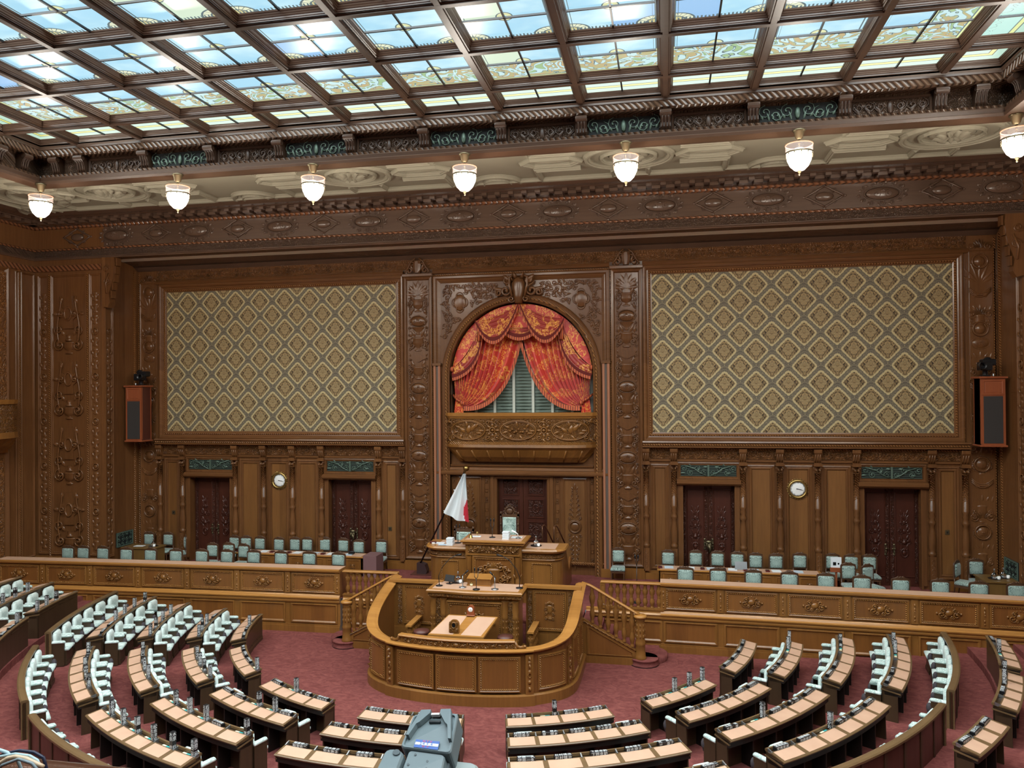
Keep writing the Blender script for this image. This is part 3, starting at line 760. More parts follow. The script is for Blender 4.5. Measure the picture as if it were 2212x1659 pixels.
# wall covering panels in their frames
PICT = [(0,0),(0,.1),(.03,.14),(.08,.15),(.13,.12),(.16,.07),(.2,.06),(.23,.08),(.27,.09),(.3,.05),(.34,.04),(.34,.015)]
for s_ in (-1, 1):
    u0, u1 = sorted([s_*15.42, s_*4.60])
    b = MB(MWx, T=B0); b.frame(u0+.02, u1+(.12 if 0 else 0)-.02, 6.22, 12.70, [(a*.98, d) for a, d in PICT])
    b.build('picture_frame', wb)
    b = MB(MWb, T=B0); b.frame(u0+.24, u1-.16 if s_ < 0 else u1-.24, 6.42, 12.48, [(0,.06),(.02,.1),(.05,.1),(.07,.06)]); bw('bead_moulding', b)
    b = MB(MWall, T=B0); a0, a1 = sorted([s_*15.1, s_*4.79]); b.box(a0, a1, 6.47, 12.36, 0, .02); o = bw('fabric_panel', b)
    o['label'] = 'damask fabric panel at the %s of the arch' % ('left' if s_ < 0 else 'right')
    # outer carved pilaster at the corner of the recess
    b = MB(MW, T=B0); a0, a1 = sorted([s_*16.42, s_*15.46]); b.box(a0, a1, 1.6, 12.86, 0, .02); b.frame(a0+.06, a1-.03, 1.65, 12.8, PFR)
    pilaster_relief(b, s_*15.92, 1.8, 12.7, .8, 1.62, .05)
    for k in range(5):
        v = 3.2+k*2.3; b.ring(s_*15.92, v, .24, .24, .03, .05, 18); b.ell((s_*15.92, v, 0), .19, .19, .08, 14, 3, half=True)
        b.beads([(s_*15.92+.29*cos(2*pi*i/22), v+.29*sin(2*pi*i/22), .03) for i in range(22)], .02)
        for q in (-1, 1): b.scroll(s_*15.92+q*.26, v+.5, .14, q, 0, .03, .03); b.palmette(s_*15.92, v+.45, .5, .34, 7)
    bw('carved_pilaster', b)
    b = MB(MWb, T=B0); a = s_*16.37; b.box(a-.03, a+.03, 1.6, 13.2, 0, .05); bw('bead_strip', b)
    # tall carved pilaster beside the arch
    uc = s_*4.03
    b = MB(MW, T=B0); b.box(uc-.57, uc+.57, 1.6, 12.62, 0, .06); b.frame(uc-.57, uc+.57, 1.6, 12.6, [(0,.06),(0,.12),(.04,.14),(.1,.12),(.12,.08),(.14,.06)])
    b.T = TB(-.06)
    v = 1.75
    for k in range(4):                       # urn, bowl, leafed oval, swag; the motif repeats four times
        b.oval(uc, v+1.0+.25, .36, .24, .08)
        b.urn(uc, v+.1, .46, .62, .09); b.urn(uc, v+1.62, .44, .56, .09)
        b.lathe([(.06,0),(.1,.06),(.07,.1),(.24,.26),(.26,.3)], (uc, v+.72, 0), 8, 'y', .5, sy=.35)
        for q in (-1, 1):
            b.scroll(uc+q*.24, v+.3, .13, -q, pi/2, .026, .03); b.scroll(uc+q*.25, v+1.72, .12, q, -pi/2, .026, .03); b.scroll(uc+q*.25, v+2.1, .1, -q, pi/2, .022, .03)
            b.leaf(uc+q*.12, v+.62, .34, .06, pi/2-q*.35, .04); b.leaf(uc+q*.28, v+.6, .3, .05, pi/2-q*.1, .04); b.leaf(uc+q*.16, v+2.05, .3, .06, pi/2-q*.3, .04)
            b.leaf(uc+q*.3, v+1.5, .26, .05, pi/2+q*.2, .04)
        for q in (-1, 1):
            for j in range(9): b.scroll(uc+q*.33, v+.16+j*.28, .065, q*(1 if j % 2 else -1), j*1.3, .018, .025, n=10); b.leaf(uc+q*.31, v+.25+j*.28, .16, .03, pi/2+q*(.5 if j % 2 else -.4), .03)
        b.poly([(uc-.34,v+2.44),(uc,v+2.62),(uc+.34,v+2.44),(uc,v+2.27)], 0, .04)
        for j in range(3): b.tube([(uc+.3*t, v+2.2-.04*j-.12*(1-t*t), .04) for t in [-1,-.6,-.2,.2,.6,1]], .016, 5)
        v += 2.62
    b.palmette(uc, v-.35, 1., .62, 9)
    b.T = B0
    b.bbox(uc-.62, uc+.62, 12.6, 12.72, 0, .2, .02)
    bw('carved_pilaster', b)
    # crest on top of the pilaster
    b = MB(MW, T=TB(-.08))
    b.loft([[(uc+a*w_, 12.74+h, d) for a, d in ((-1,0),(-1,.1),(-.4,.16),(.4,.16),(1,.1),(1,0))] for w_, h in ((.1,0),(.15,.15),(.16,.35),(.12,.46))], caps=True)
    for q in (-1, 1):
        b.scroll(uc+q*.32, 12.84, .13, q, -pi/2, .035, .06); b.scroll(uc+q*.2, 13.14, .13, -q, 0, .03, .06)
        b.tube([(uc+q*.5, 12.78, .06),(uc+q*.36, 12.95, .08),(uc+q*.24, 13.2, .08),(uc+q*.08, 13.32, .08)], .03, 5); b.leaf(uc+q*.16, 12.78, .4, .05, pi/2-q*.3, .08)
    bw('carved_crest', b)
# dado: cornice, frieze, columns, panels, doors
for s_ in (-1, 1):
    u0, u1 = sorted([s_*15.5, s_*4.58])
    b = MB(MWx, T=B0)
    pr = [(0,6.25),(.3,6.25),(.32,6.2),(.26,6.15),(.24,6.09),(.3,6.07),(.3,6.02),(.12,5.98),(0,5.98)]
    b.loft([[(u, v, d) for d, v in pr] for u in (u0, u1)], caps=True); bw('dado_cornice', b)
    b = MB(MWb, T=B0); b.box(u0+.02, u1-.02, 6.10, 6.15, .2, .29); b.box(u0+.1, u1-.1, 5.92, 5.97, .0, .08); bw('dentil_band', b)
    b = MB(MWcx, T=B0); b.box(u0+.1, u1-.1, 5.6, 5.92, 0, .03)
    x = u0+.3
    i = 0
    while x < u1-.2:
        b.scroll(x, 5.76+(.03 if i % 2 else -.03), .1, 1 if i % 2 else -1, 0, .02, .05, n=9); b.leaf(x+.1, 5.7, .18, .035, pi/3*(1 if i % 2 else 2), .05); x += .24; i += 1
    bw('carved_frieze', b)
    b = MB(MWx, T=B0); b.box(u0+.05, u1-.05, 5.5, 5.58, 0, .06); bw('string_course', b)
    b = MB(MG, T=B0); 
    for a, c in ((4.62, 5.6), (8.2, 11.8), (14.35, 15.46)):
        x0, x1 = sorted([s_*a, s_*c]); b.box(x0, x1, DZ, 1.42, 0, .14); b.box(x0, x1, 1.42, 1.5, 0, .09)
    bw('skirting', b)
    cols = [4.69, 5.69, 8.11, 9.37, 10.64, 11.91, 14.32, 15.37]
    for c in cols:
        uc = s_*c
        b = MB(MW, T=B0)
        b.box(uc-.16, uc+.16, 1.5, 5.35, 0, .03)
        b.box(uc-.15, uc+.15, 5.38, 5.46, 0, .22); b.box(uc-.13, uc+.13, 5.46, 5.5, 0, .2)
        b.bbox(uc-.14, uc+.14, 5.84, 5.98, 0, .26, .02)
        b.loft([[(uc+a, v, d) for a in (-.12, .12) for d in ((0, D_) if a < 0 else (D_, 0))] for v, D_ in ((5.5,.1),(5.58,.14),(5.72,.18),(5.84,.24))], caps=True)
        for q in (-.08, 0, .08): b.tube([(uc+q,5.52,.12),(uc+q,5.62,.16),(uc+q,5.8,.23)], .02, 4)
        for q in (-1, 1): b.scroll(uc+q*.11, 5.32, .05, q, 0, .015, .17, n=8); b.leaf(uc+q*.04, 5.16, .16, .035, pi/2-q*.2, .16)
        b.lathe([(.115,5.14),(.1,5.16),(.095,4.2),(.11,4.18),(.11,3.9),(.12,3.88),(.085,3.8),(.11,3.7),(.075,3.62),(.12,3.52),(.12,3.46),(.08,3.4),(.1,3.2),(.125,2.95),(.12,2.62),(.09,2.52),(.13,2.46),(.13,2.4),(.1,2.34)], (uc, 0, .1), 10, 'y')
        b.box(uc-.1, uc+.1, 1.5, 2.34, 0, .2)
        for q in range(4): b.ring(uc, 1.7+.16*q, .05, .06, .012, .2, 8, 4)
        b.mat(MWb)
        for k in range(15):                  # twisted fluting
            v = 4.22+k*.06
            b.tube([(uc-.09, v, .12),(uc-.04, v+.04, .185),(uc+.04, v+.09, .19),(uc+.09, v+.13, .12)], .014, 4, caps=False)
        bw('colonnette', b)
    for a, c in ((4.85,5.53),(8.27,9.21),(9.53,10.48),(10.8,11.75),(14.48,15.21)):
        x0, x1 = sorted([s_*a, s_*c])
        b = MB(MGw if 0 else MW, T=B0); b.frame(x0, x1, 1.55, 5.4, [(0,0),(0,.05),(.04,.06),(.07,.03),(.1,.035),(.12,.05),(.15,.04),(.17,.0)])
        b.mat(MPan).box(x0+.17, x1-.17, 1.72, 5.23, 0, .012)
        bw('wall_panel', b)
    for a, c, n in ((5.97,7.86,2),(12.13,14.02,1)):
        x0, x1 = sorted([s_*a, s_*c]); xm = (x0+x1)/2
        d_ = empty('door_%d' % ({(-1,1):1,(-1,2):2,(1,2):3,(1,1):4}[(s_, n)]), kind='structure')
        d_['label'] = 'dark carved double door, %s of the %s wall' % ('inner' if n == 2 else 'outer', 'left' if s_ < 0 else 'right')
        b = MB(MW, T=B0)
        for u, q in ((x0, -1), (x1, 1)): 
            p0, p1 = sorted([u, u+q*.14]); b.box(p0, p1, 1.3, 4.66, 0, .07); p0, p1 = sorted([u-q*.04, u+q*.02]); b.box(p0, p1, DZ, 4.64, -.2, .09)
        b.frame(x0-.15, x1+.15, 4.86, 5.48, [(0,0),(0,.09),(.04,.1),(.07,.06),(.1,.06),(.1,.0)])
        b.build('door_surround', d_)
        b = MB(MWx, T=B0); b.loft([[(u, v, d) for v, d in ((4.62,0),(4.62,.08),(4.66,.18),(4.72,.24),(4.8,.24),(4.86,.14),(4.86,0))] for u in (x0-.18, x1+.18)], caps=True); b.build('door_hood', d_)
        b = MB(MGrd, T=B0); b.box(x0-.03, x1+.03, 4.97, 5.38, 0, .015); b.mat(MGrn)
        for j in range(-3, 4): b.box(x0-.03, x1+.03, 5.17+j*.06-.008, 5.17+j*.06+.008, .015, .03)
        b.box(xm-.03, xm+.03, 4.97, 5.38, .02, .06)
        for q in (-1, 1):
            b.tube([(xm+q*.05,4.98,.05),(xm+q*.3,5.1,.06),(xm+q*.5,5.25,.06),(xm+q*.85,5.36,.05)], .02, 5)
            for j in range(4): b.scroll(xm+q*(.17+.23*j), 5.17+(.08 if j % 2 else -.07), .11, q*(1 if j % 2 else -1), j, .014, .05, n=11); b.leaf(xm+q*(.2+.2*j), 5.3-.2*(j % 2), .2, .035, j*1.1, .05)
        b.build('vent_grille', d_)
        for q in (-1, 1):
            b = MB(MR, T=TB(.36)); a0, a1 = sorted([xm+q*.012, xm+q*.935])
            b.box(a0, a1, DZ, 4.66, 0, .05); b.frame(a0+.16, a1-.12, 1.5, 4.45, [(0,.05),(0,.07),(.02,.08),(.04,.05)])
            b.mat(MRc); ub = xm+q*.09; b.box(ub-.05, ub+.05, 1.3, 4.6, .05, .065); ub = xm+q*.85; b.box(ub-.04, ub+.04, 1.3, 4.6, .05, .065)
            b.mat(MR); uc = xm+q*.47; b.T = TB(.31)
            for k, (v, w) in enumerate([(2.45,.5),(2.75,.8),(3.1,.8),(3.4,.5),(3.62,.3)]):
                for p in (-1, 1):
                    b.scroll(uc+p*.13*w*1.3, v, .1*w+.03, p, pi/2, .016, .02, n=11); b.leaf(uc+p*.04, v, .26, .035, pi/2-p*.35, .03); b.leaf(uc+p*.18*w, v-.05, .2, .03, pi/2-p*.1, .025)
                b.ell((uc, v, 0), .05, .09, .04, 8, 3, half=True)
            b.ring(uc, 2.35, .12, .15, .02, .02, 14); b.ell((uc,2.35,0), .07, .09, .04, 8, 3, half=True); b.lathe([(.03,2.65),(.1,2.72),(.03,2.78)], (uc,0,0), 8, 'y', .5); b.palmette(uc, 3.5, .4, .28, 5)
            o = b.build('door_leaf', d_)
            h = MB(MBronze, T=TB(.31)); uh = xm+q*.14; h.box(uh-.035, uh+.035, 2.28, 2.62, 0, .02); h.ell((uh,2.62,.02), .045, .05, .02, 8, 4); h.ell((uh,2.28,.02), .045, .05, .02, 8, 4)
            h.tube([(uh,2.5,.02),(uh,2.5,.09),(uh-q*.1,2.5,.1)], .018, 6); h.ell((uh,2.5,.1), .035, .035, .035, 8, 4); h.tube([(uh,2.46,.05),(uh+.01,2.36,.06),(uh-.01,2.3,.04)], .014, 5)
            h.build('handle', o)
        if n == 2:
            b = MB(MBronze, T=TB(.2)); 
            for k in range(5): b.tube([(xm+.05*sin(k*2.), 2.6, .0),(xm+.08*cos(k*1.7), 2.42, .04),(xm+.03*sin(k), 2.28, .02)], .03, 5)
            b.ell((xm,2.55,.03), .12, .07, .05, 8, 4); b.tube([(xm,2.45,.05),(xm+.05,2.3,.06),(xm+.02,2.16,.05)], [.05,.045,.03], 6); b.build('chain_knot', d_)
# ------------------------------------------------------------------ the arch
b = MB(MWx, T=B0); b.frame(-3.42, 3.42, 4.9, 12.62, [(0,0),(0,.1),(.05,.13),(.12,.13),(.17,.08),(.2,.09),(.26,.05),(.3,.02)]); bw('arch_frame', b)
b = MB(MWb, T=B0); b.frame(-3.52, 3.52, 1.6, 12.66, [(0,0),(0,.06),(.05,.08),(.09,.03)]); bw('bead_moulding', b)
def archpath(r, z0=7.2, n=28, zc=8.74):
    P = [((r, z0), (1, 0))]+[((r*cos(pi*i/n), zc+r*sin(pi*i/n)), (cos(pi*i/n), sin(pi*i/n))) for i in range(n+1)]+[((-r, z0), (-1, 0))]
    return P
def archsweep(b, r, prof, z0=DZ, n=32):
    rings = [[(p[0]+nn[0]*a, p[1]+nn[1]*a, d) for a, d in prof] for p, nn in archpath(r, z0, n)]
    b.loft(rings, closed=False)
b = MB(MW, T=B0); archsweep(b, 2.78, [(0,-.1),(0,.08),(.04,.11),(.08,.08),(.1,.05),(.24,.07),(.28,.1),(.31,.05),(.31,0)]); bw('archivolt', b)
MRope = wood('carved_rope_moulding', B1, lin(170,120,74), bead=.13)
b = MB(MRope, T=B0); archsweep(b, 2.91, [(-.05,.05),(-.03,.1),(0,.12),(.03,.1),(.05,.05)]); bw('rope_moulding', b)
b = MB(MW, T=B0)
for s_ in (-1, 1):
    N = 12; A = [(s_*3.1*cos(pi/2*i/N), 8.74+3.1*sin(pi/2*i/N)) for i in range(N+1)]
    for i in range(N):
        (a0,b0_),(a1,b1_) = A[i], A[i+1]; b.add([(a0,b0_,.02),(a1,b1_,.02),(a1,12.3,.02),(a0,12.3,.02)], [(0,1,2,3)])
    b.add([(s_*3.1,8.74,.02),(s_*3.12,8.74,.02),(s_*3.12,12.3,.02),(s_*3.1,12.3,.02)], [(0,1,2,3)])
    cx, cy = s_*2.35, 11.55
    for k in range(4):
        a = k*pi/2; b.ring(cx+.17*cos(a), cy+.22*sin(a), .15, .17, .025, .04, 14)
    b.ell((cx,cy,.02), .26, .33, .05, 12, 3, half=True); b.palmette(cx, cy-.2, .4, .42, 7)
    rnd = random.Random(5)
    GRID = []
    for gx_ in range(14):
        for gz in range(16):
            X, Z = .16+gx_*.215+(.1 if gz % 2 else 0), 8.95+gz*.215
            if hypot(X, Z-8.74) < 3.2 or X > 3.0 or Z > 12.2 or hypot((X-2.35)/.42, (Z-11.55)/.5) < 1 or X < .75: continue
            GRID.append((X, Z))
    for k, (X, Z) in enumerate(GRID):
        b.scroll(s_*X, Z, .1, s_*(1 if k % 2 else -1), rnd.uniform(0, 6), .026, .04, n=12)
        for j in range(2): b.leaf(s_*X, Z, rnd.uniform(.16, .24), .045, rnd.uniform(0, 6.28), .05)
bw('carved_spandrel', b)
b = MB(MW, T=TB(-.1))      # keystone cartouche
b.loft([[(a*w, v, d) for a, d in ((-1,0),(-.9,.16),(-.4,.26),(.4,.26),(.9,.16),(1,0))] for w, v in ((.14,11.45),(.2,11.7),(.27,12.0),(.27,12.2),(.2,12.33),(.08,12.38))], caps=True, smooth=True)
for q in (-1, 1):
    b.scroll(q*.42, 12.3, .17, -q, 0, .06, .12); b.scroll(q*.5, 11.92, .2, q, pi/2, .06, .12); b.scroll(q*.78, 11.86, .13, -q, pi/2, .05, .1); b.scroll(q*.28, 11.6, .13, q, 0, .045, .12)
    b.tube([(q*.2,12.5,.14),(q*.36,12.42,.16),(q*.34,12.1,.2),(q*.24,11.7,.18)], .05, 6); b.leaf(q*.3, 12.2, .45, .12, pi/2-q*.7, .12); b.leaf(q*.5, 11.9, .5, .1, pi/2-q*1.3, .1); b.leaf(q*.1, 12.35, .3, .08, pi/2-q*.3, .15)
bw('keystone_cartouche', b)
b = MB(MG, T=B0)
for s_ in (-1, 1):
    a, c = sorted([s_*3.5, s_*3.02]); b.box(a, c, DZ, 1.5, 0, .15); a, c = sorted([s_*4.62, s_*3.46]); b.box(a, c, DZ, 1.56, 0, .2)
bw('skirting', b)
MDuct = plain('terracotta_cable_duct', lin(150, 96, 66), .6); MDuctG = plain('grey_cable_duct', lin(88, 76, 68), .6)
for s_ in (-1, 1):
    b = MB(MDuct, T=B0); u = s_*3.26; b.box(u-.13, u-.05, 1.5, 9.15, .02, .16); b.box(u+.05, u+.13, 1.5, 9.15, .02, .16); b.mat(MDuctG).box(u-.05, u+.05, 1.5, 9.1, .02, .12); b.mat(MWx).box(u-.17, u+.17, 9.12, 9.22, 0, .2)
    bw('cable_duct', b)
# centre bay beneath the balcony
C0 = TB(.12)
b = MB(MWx, T=C0); b.loft([[(u,v,d) for v, d in ((5.1,.0),(5.1,.1),(5.18,.12),(5.24,.2),(5.3,.22),(5.3,0))] for u in (-2.75, 2.75)], caps=True); bw('bay_cornice', b)
b = MB(MWb, T=C0); b.box(-2.72, 2.72, 5.12, 5.17, .08, .15); bw('bead_band', b)
b = MB(MWcx, T=C0); b.box(-2.7, 2.7, 4.93, 5.1, 0, .03)
for i in range(-10, 11): b.scroll(i*.26, 5.01, .07, 1 if i % 2 else -1, i, .014, .04, n=9); b.leaf(i*.26+.1, 5.0, .14, .03, i*1.2, .04)
bw('carved_frieze', b)
b = MB(MW, T=C0); b.frame(-1.22, 1.22, .9, 5.0-.02, [(0,0),(0,.06),(.05,.08),(.12,.07),(.16,.03),(.2,.03),(.24,.0)]); bw('door_frame', b)
for s_ in (-1, 1):
    for uc, w in ((s_*1.37, .2), (s_*2.68, .18)):
        b = MB(MW, T=C0); b.frame(uc-w/2, uc+w/2, 1.5, 4.85, [(0,0),(0,.04),(.02,.05),(.03,.0)])
        for k in range(9):
            v = 1.62+k*.37
            if k % 2 == 0: b.frame(uc-.075, uc+.075, v, v+.2, [(0,.01),(0,.03),(.015,.03),(.02,.01)]); b.ring(uc, v+.1, .045, .06, .012, .03, 10, 4); b.ell((uc,v+.1,0), .025, .04, .04, 6, 3, half=True)
            else: b.lathe([(.03,0),(.07,.05),(.03,.09),(.06,.13)], (uc, v, 0), 6, 'y', .5, sy=.6)
        bw('carved_strip', b)
    uc = s_*2.03
    b = MB(MW, T=C0); b.frame(uc-.46, uc+.46, 1.5, 4.82, [(0,0),(0,.05),(.04,.06),(.07,.03),(.1,.02),(.1,0)]); b.mat(MPan).box(uc-.36, uc+.36, 1.6, 4.72, 0, .012); b.mat(MW)
    b.ring(uc, 2.98, .21, .21, .03, .04, 20); b.ell((uc,2.98,0), .17, .17, .05, 14, 3, half=True); b.ring(uc, 2.98, .25, .25, .02, .02, 20)
    for sv in (-1, 1):
        for k in range(7):
            v = 2.98+sv*(.32+k*.17); w = .22*(1-k/9)+.03
            for p in (-1, 1): b.scroll(uc+p*w*.8, v, .07*(1-k/12), p*sv, k, .016, .03, n=10); b.leaf(uc+p*.03, v, .2, .03, sv*(pi/2-p*.5), .03)
        b.leaf(uc, 2.98+sv*1.35, .3, .05, sv*pi/2, .04)
    bw('carved_panel', b)
    b = MB(MW, T=C0); b.box(*sorted([s_*2.78, s_*2.6]), DZ, 7., 0, .13); bw('jamb', b) if 0 else None
d_ = empty('door_5', kind='structure'); d_['label'] = 'carved dark double door under the balcony'
for q in (-1, 1):
    b = MB(MR, T=TB(.46)); a0, a1 = sorted([q*.01, q*.96]); b.box(a0, a1, DZ, 4.84, 0, .04)
    for k in range(4):
        v = 1.5+k*.86; f0, f1 = sorted([q*.16, q*.82]); b.mat(MR).frame(f0, f1, v, v+.72, [(0,.04),(0,.07),(.03,.07),(.05,.045)]); b.mat(MRc).box(f0+.05, f1-.05, v+.05, v+.67, .03, .045); b.mat(MR)
        b.ring((f0+f1)/2, v+.36, .13, .16, .02, .06, 12)
        for p in (-1, 1): b.scroll((f0+f1)/2+p*.18, v+.2, .08, p, 0, .018, .06, n=10); b.scroll((f0+f1)/2+p*.18, v+.52, .08, -p, 0, .018, .06, n=10)
    b.build('door_leaf', d_)
# switch plates
for u, v in ((-14.8, 3.15), (-5.26, 2.73), (14.82, 3.16)):
    b = MB(MBronze, T=TB(-.012)); b.bbox(u-.07, u+.07, v-.08, v+.08, 0, .02, .005); b.mat(MBlk).box(u-.02, u+.02, v-.03, v+.03, .02, .03); o = bw('switch_plate', b)
# low grilles on the return walls
for s_ in (-1, 1):
    T = TL(-16.45) if s_ < 0 else TR(16.45); b = MB(MGrd, T=T); a0, a1 = (-1.4, -.44) if s_ < 0 else (.44, 1.4)
    b.box(a0, a1, 1.9, 2.48, 0, .03); b.mat(MGrn)
    for i in range(4):
        for j in range(3): b.scroll(a0+.14+.23*i, 2.0+.19*j, .09, 1 if (i+j) % 2 else -1, i+j, .012, .04, n=9)
    b.frame(a0, a1, 1.9, 2.48, [(0,.03),(0,.06),(.04,.06),(.04,.03)]); b.build('iron_grille', wb)
    # left and right wall mouldings, arch bays, balconies
for s_, W_ in ((-1, wl), (1, wr)):
    T = TL(-RX) if s_ < 0 else TR(RX); Y = (lambda y: y) if s_ < 0 else (lambda y: -y)
    b = MB(MW, T=T)
    for y0, y1 in ((-2.08,-2.75), (-2.83,-3.02)):
        a0, a1 = sorted([Y(y0), Y(y1)]); b.frame(a0, a1, 1.6, 13.0, [(0,0),(0,.06),(.03,.08),(.06,.03),(.07,0)])
    b.build('panel_mouldings', W_)
    b = MB(MWb, T=T); a0, a1 = sorted([Y(-2.79), Y(-2.84)]); b.box(a0, a1, 1.6, 13.3, 0, .08); b.build('bead_strip', W_)
    for k in range(5):
        yc = -6.1-k*5.4; a0, a1 = sorted([Y(yc-2.2), Y(yc+2.2)])
        b = MB(MW, T=T); b.frame(a0-.6, a1+.6, 1.6, 13.1, [(0,0),(0,.08),(.06,.1),(.12,.04),(.16,.0)])
        b.build('bay_moulding', W_)
        b = MB(MWc, T=T); b.box(a0-.5, a0-.1, 7.0, 12.9, 0, .05); b.box(a1+.1, a1+.5, 7.0, 12.9, 0, .05); b.box(a0-.1, a1+.1, 11.9, 12.9, 0, .05); b.build('carved_border', W_)
        b = MB(MG, T=T); b.box(a0, a1, 7.6, 11.6, 0, .03); b.build('bay_panel', W_)
        cc = (a0+a1)/2
        def bowed(h0, h1, d0_, d1_, n=16):
            rings = []
            for i in range(n+1):
                t = -1+2*i/n; u_ = cc+t*2.9*(.98+.02); k_ = (1-abs(t)**4)**.5 if abs(t) < 1 else 0
                rings.append([(u_, h0, 0),(u_, h0, d0_*k_+.01),(u_, h1, d1_*k_+.01),(u_, h1, 0)])
            return rings
        bal = MB(MGx, T=T); bal.loft(bowed(7.78, 7.95, 1.05, 1.1)); o = bal.build('balcony_rail', W_)
        bal = MB(MGc, T=T); bal.loft(bowed(6.72, 7.78, 1.0, 1.0)); bal.oval(cc-2.0, 7.25, .5, .34, .12); bal.build('balcony_front', W_)
        bal = MB(MG, T=T); bal.loft(bowed(6.5, 6.72, 1.1, 1.05)); bal.loft(bowed(6.2, 6.5, .7, 1.0)); bal.loft(bowed(5.9, 6.2, .2, .7)); bal.build('balcony_corbel', W_)
        b = MB(MWc, T=T); 
        for q in (-1, 1): b.box(cc+q*2.35-.2, cc+q*2.35+.2, 1.7, 5.7, 0, .05)
        b.build('carved_strip', W_)
    b = MB(MUb, T=T); a0, a1 = sorted([Y(-2.0), Y(-33.)]); b.box(a0, a1, 13.08, 13.3, 0, .1); b.build('capital_band', W_)
# ------------------------------------------------------------------ helpers for things
ORD = ['first','second','third','fourth','fifth','sixth','seventh','eighth','ninth','tenth','eleventh','twelfth','thirteenth','fourteenth']
_tc = {}
def text_geo(body, size=1., extrude=0., res=1):
    k = (body, size, extrude)
    if k in _tc: return _tc[k]
    c = bpy.data.curves.new('lettering', 'FONT'); c.body = body; c.size = size; c.extrude = extrude; c.resolution_u = res; c.align_x = 'CENTER'; c.align_y = 'CENTER'
    o = bpy.data.objects.new('lettering', c); COL.objects.link(o)
    dg = bpy.context.evaluated_depsgraph_get(); me = bpy.data.meshes.new_from_object(o.evaluated_get(dg))
    r = ([tuple(v.co) for v in me.vertices], [tuple(p.vertices) for p in me.polygons])
    bpy.data.objects.remove(o); bpy.data.curves.remove(c); bpy.data.meshes.remove(me)
    _tc[k] = r; return r
def put_text(mb, body, f, size, **kw):
    vs, fs = text_geo(body, size, **kw); return mb.add([f(p) for p in vs], fs)
# ------------------------------------------------------------------ pendant lamps
def lamp(loc, label):
    t = empty('pendant_lamp', loc, label=label, cat='lamp', group='glass pendant lamps round the skylight')
    b = MB(MBronze); b.lathe([(.0,.0),(.16,0),(.16,-.03),(.13,-.05),(.09,-.2),(.04,-.24)], seg=12); b.build('ceiling_cap', t)
    b = MB(MBronze); b.tube([(0,0,-.24),(0,0,-.46)], .018); 
    for k in range(3): b.ell((0,0,-.27-.07*k), .035, .035, .03, 8, 4)
    b.lathe([(.03,-.42),(.05,-.45),(.12,-.52),(.14,-.56)], seg=10); b.build('stem', t)
    b = MB(MLamp); b.lathe([(.02,-1.03),(.12,-1.0),(.22,-.9),(.29,-.75),(.31,-.62),(.30,-.56),(.16,-.5),(.1,-.46)], seg=20); b.build('glass_bowl', t)
    b = MB(MPeach); b.lathe([(.325,-.62),(.33,-.38)], seg=24); b.mat(MPeachE).lathe([(.335,-.365),(.335,-.385),(.32,-.385),(.32,-.365)], seg=24); b.build('glass_rim', t)
    b = MB(MBronze); b.lathe([(.335,-.60),(.335,-.56)], seg=24)
    for k in range(12):
        a0, a1 = 2*pi*k/12, 2*pi*(k+1)/12
        b.tube([(.325*cos(a0+(a1-a0)*j/4), .325*sin(a0+(a1-a0)*j/4), -.6-.06*sin(pi*j/4)) for j in range(5)], .008, 4); b.tube([(.325*cos(a0), .325*sin(a0), -.58),(.322*cos(a0), .322*sin(a0), -.7)], .008, 4)
    b.build('metal_garland', t)
    b = MB(MBronze); b.lathe([(.0,-1.14),(.025,-1.12),(.015,-1.09),(.04,-1.06),(.05,-1.02)], seg=10); b.build('finial', t)
    return t
LZ = SKZ-1.12
LX = [-13.36, -8.65, -4.35, .1, 4.45, 8.75, 13.65]
names = ['leftmost, at the corner of the skylight', 'second from left', 'third from left', 'fourth from left, above the arch', 'fifth from left', 'sixth from left', 'rightmost, cut by the picture edge']
l0 = None
for x, n in zip(LX, names):
    lb = 'glowing glass pendant lamp under the skylight curb, '+n
    if l0 is None: l0 = lamp((x, -8.42, LZ), lb)
    else: dup(l0, (x, -8.42, LZ), label=lb)
# bulbs of the lamps (one per pendant, plus the rest of the ring behind the viewer's frame)
def bulb(x, y, z, w=None):
    l = bpy.data.lights.new('lamp_bulb', 'POINT'); l.energy = w or LAMP_W; l.shadow_soft_size = .3; l.color = (1, .92, .8)
    o = bpy.data.objects.new('lamp_bulb', l); COL.objects.link(o); o.location = (x, y, z)
for x in LX: bulb(x, -8.42, LZ-1.35)
n_ = 0
for q in (-1, 1):
    for k in range(1, 5):
        n_ += 1
        dup(l0, (q*13.4, -8.42-4.4*k, LZ), label='glowing glass pendant lamp along the %s side of the skylight, %s from the front' % ('left' if q < 0 else 'right', ORD[k]))
        bulb(q*13.4, -8.42-4.4*k, LZ-1.35)
# ------------------------------------------------------------------ royal box: balcony, curtains, blind
t = empty('royal_balcony', (0,0,0), label='carved bow-fronted wooden balcony under the arched curtain', cat='balcony')
def bal(h0, h1, w0, w1, D0, D1, n=28):
    rings = []
    for i in range(n+1):
        u = -1+2*i/n; k = max(0, 1-abs(u)**5)**.55
        rings.append([(u*w0, .0, h0), (u*w0, -D0*k-.01, h0), (u*w1, -D1*k-.01, h1), (u*w1, .0, h1)])
    return rings
b = MB(MGx); b.loft(bal(7.17,7.3,2.98,2.98,.62,.66)); b.loft(bal(7.08,7.17,2.9,2.94,.54,.6)); b.build('rail', t)
b = MB(MGc); b.loft(bal(6.2,7.08,2.88,2.88,.52,.52)); b.mat(MG)
def bf(u): return .52*max(0, 1-abs(u/2.88)**5)**.55
b.T = lambda p: (p[0], -bf(max(-2.87, min(2.87, p[0])))-p[2]-.005, p[1])
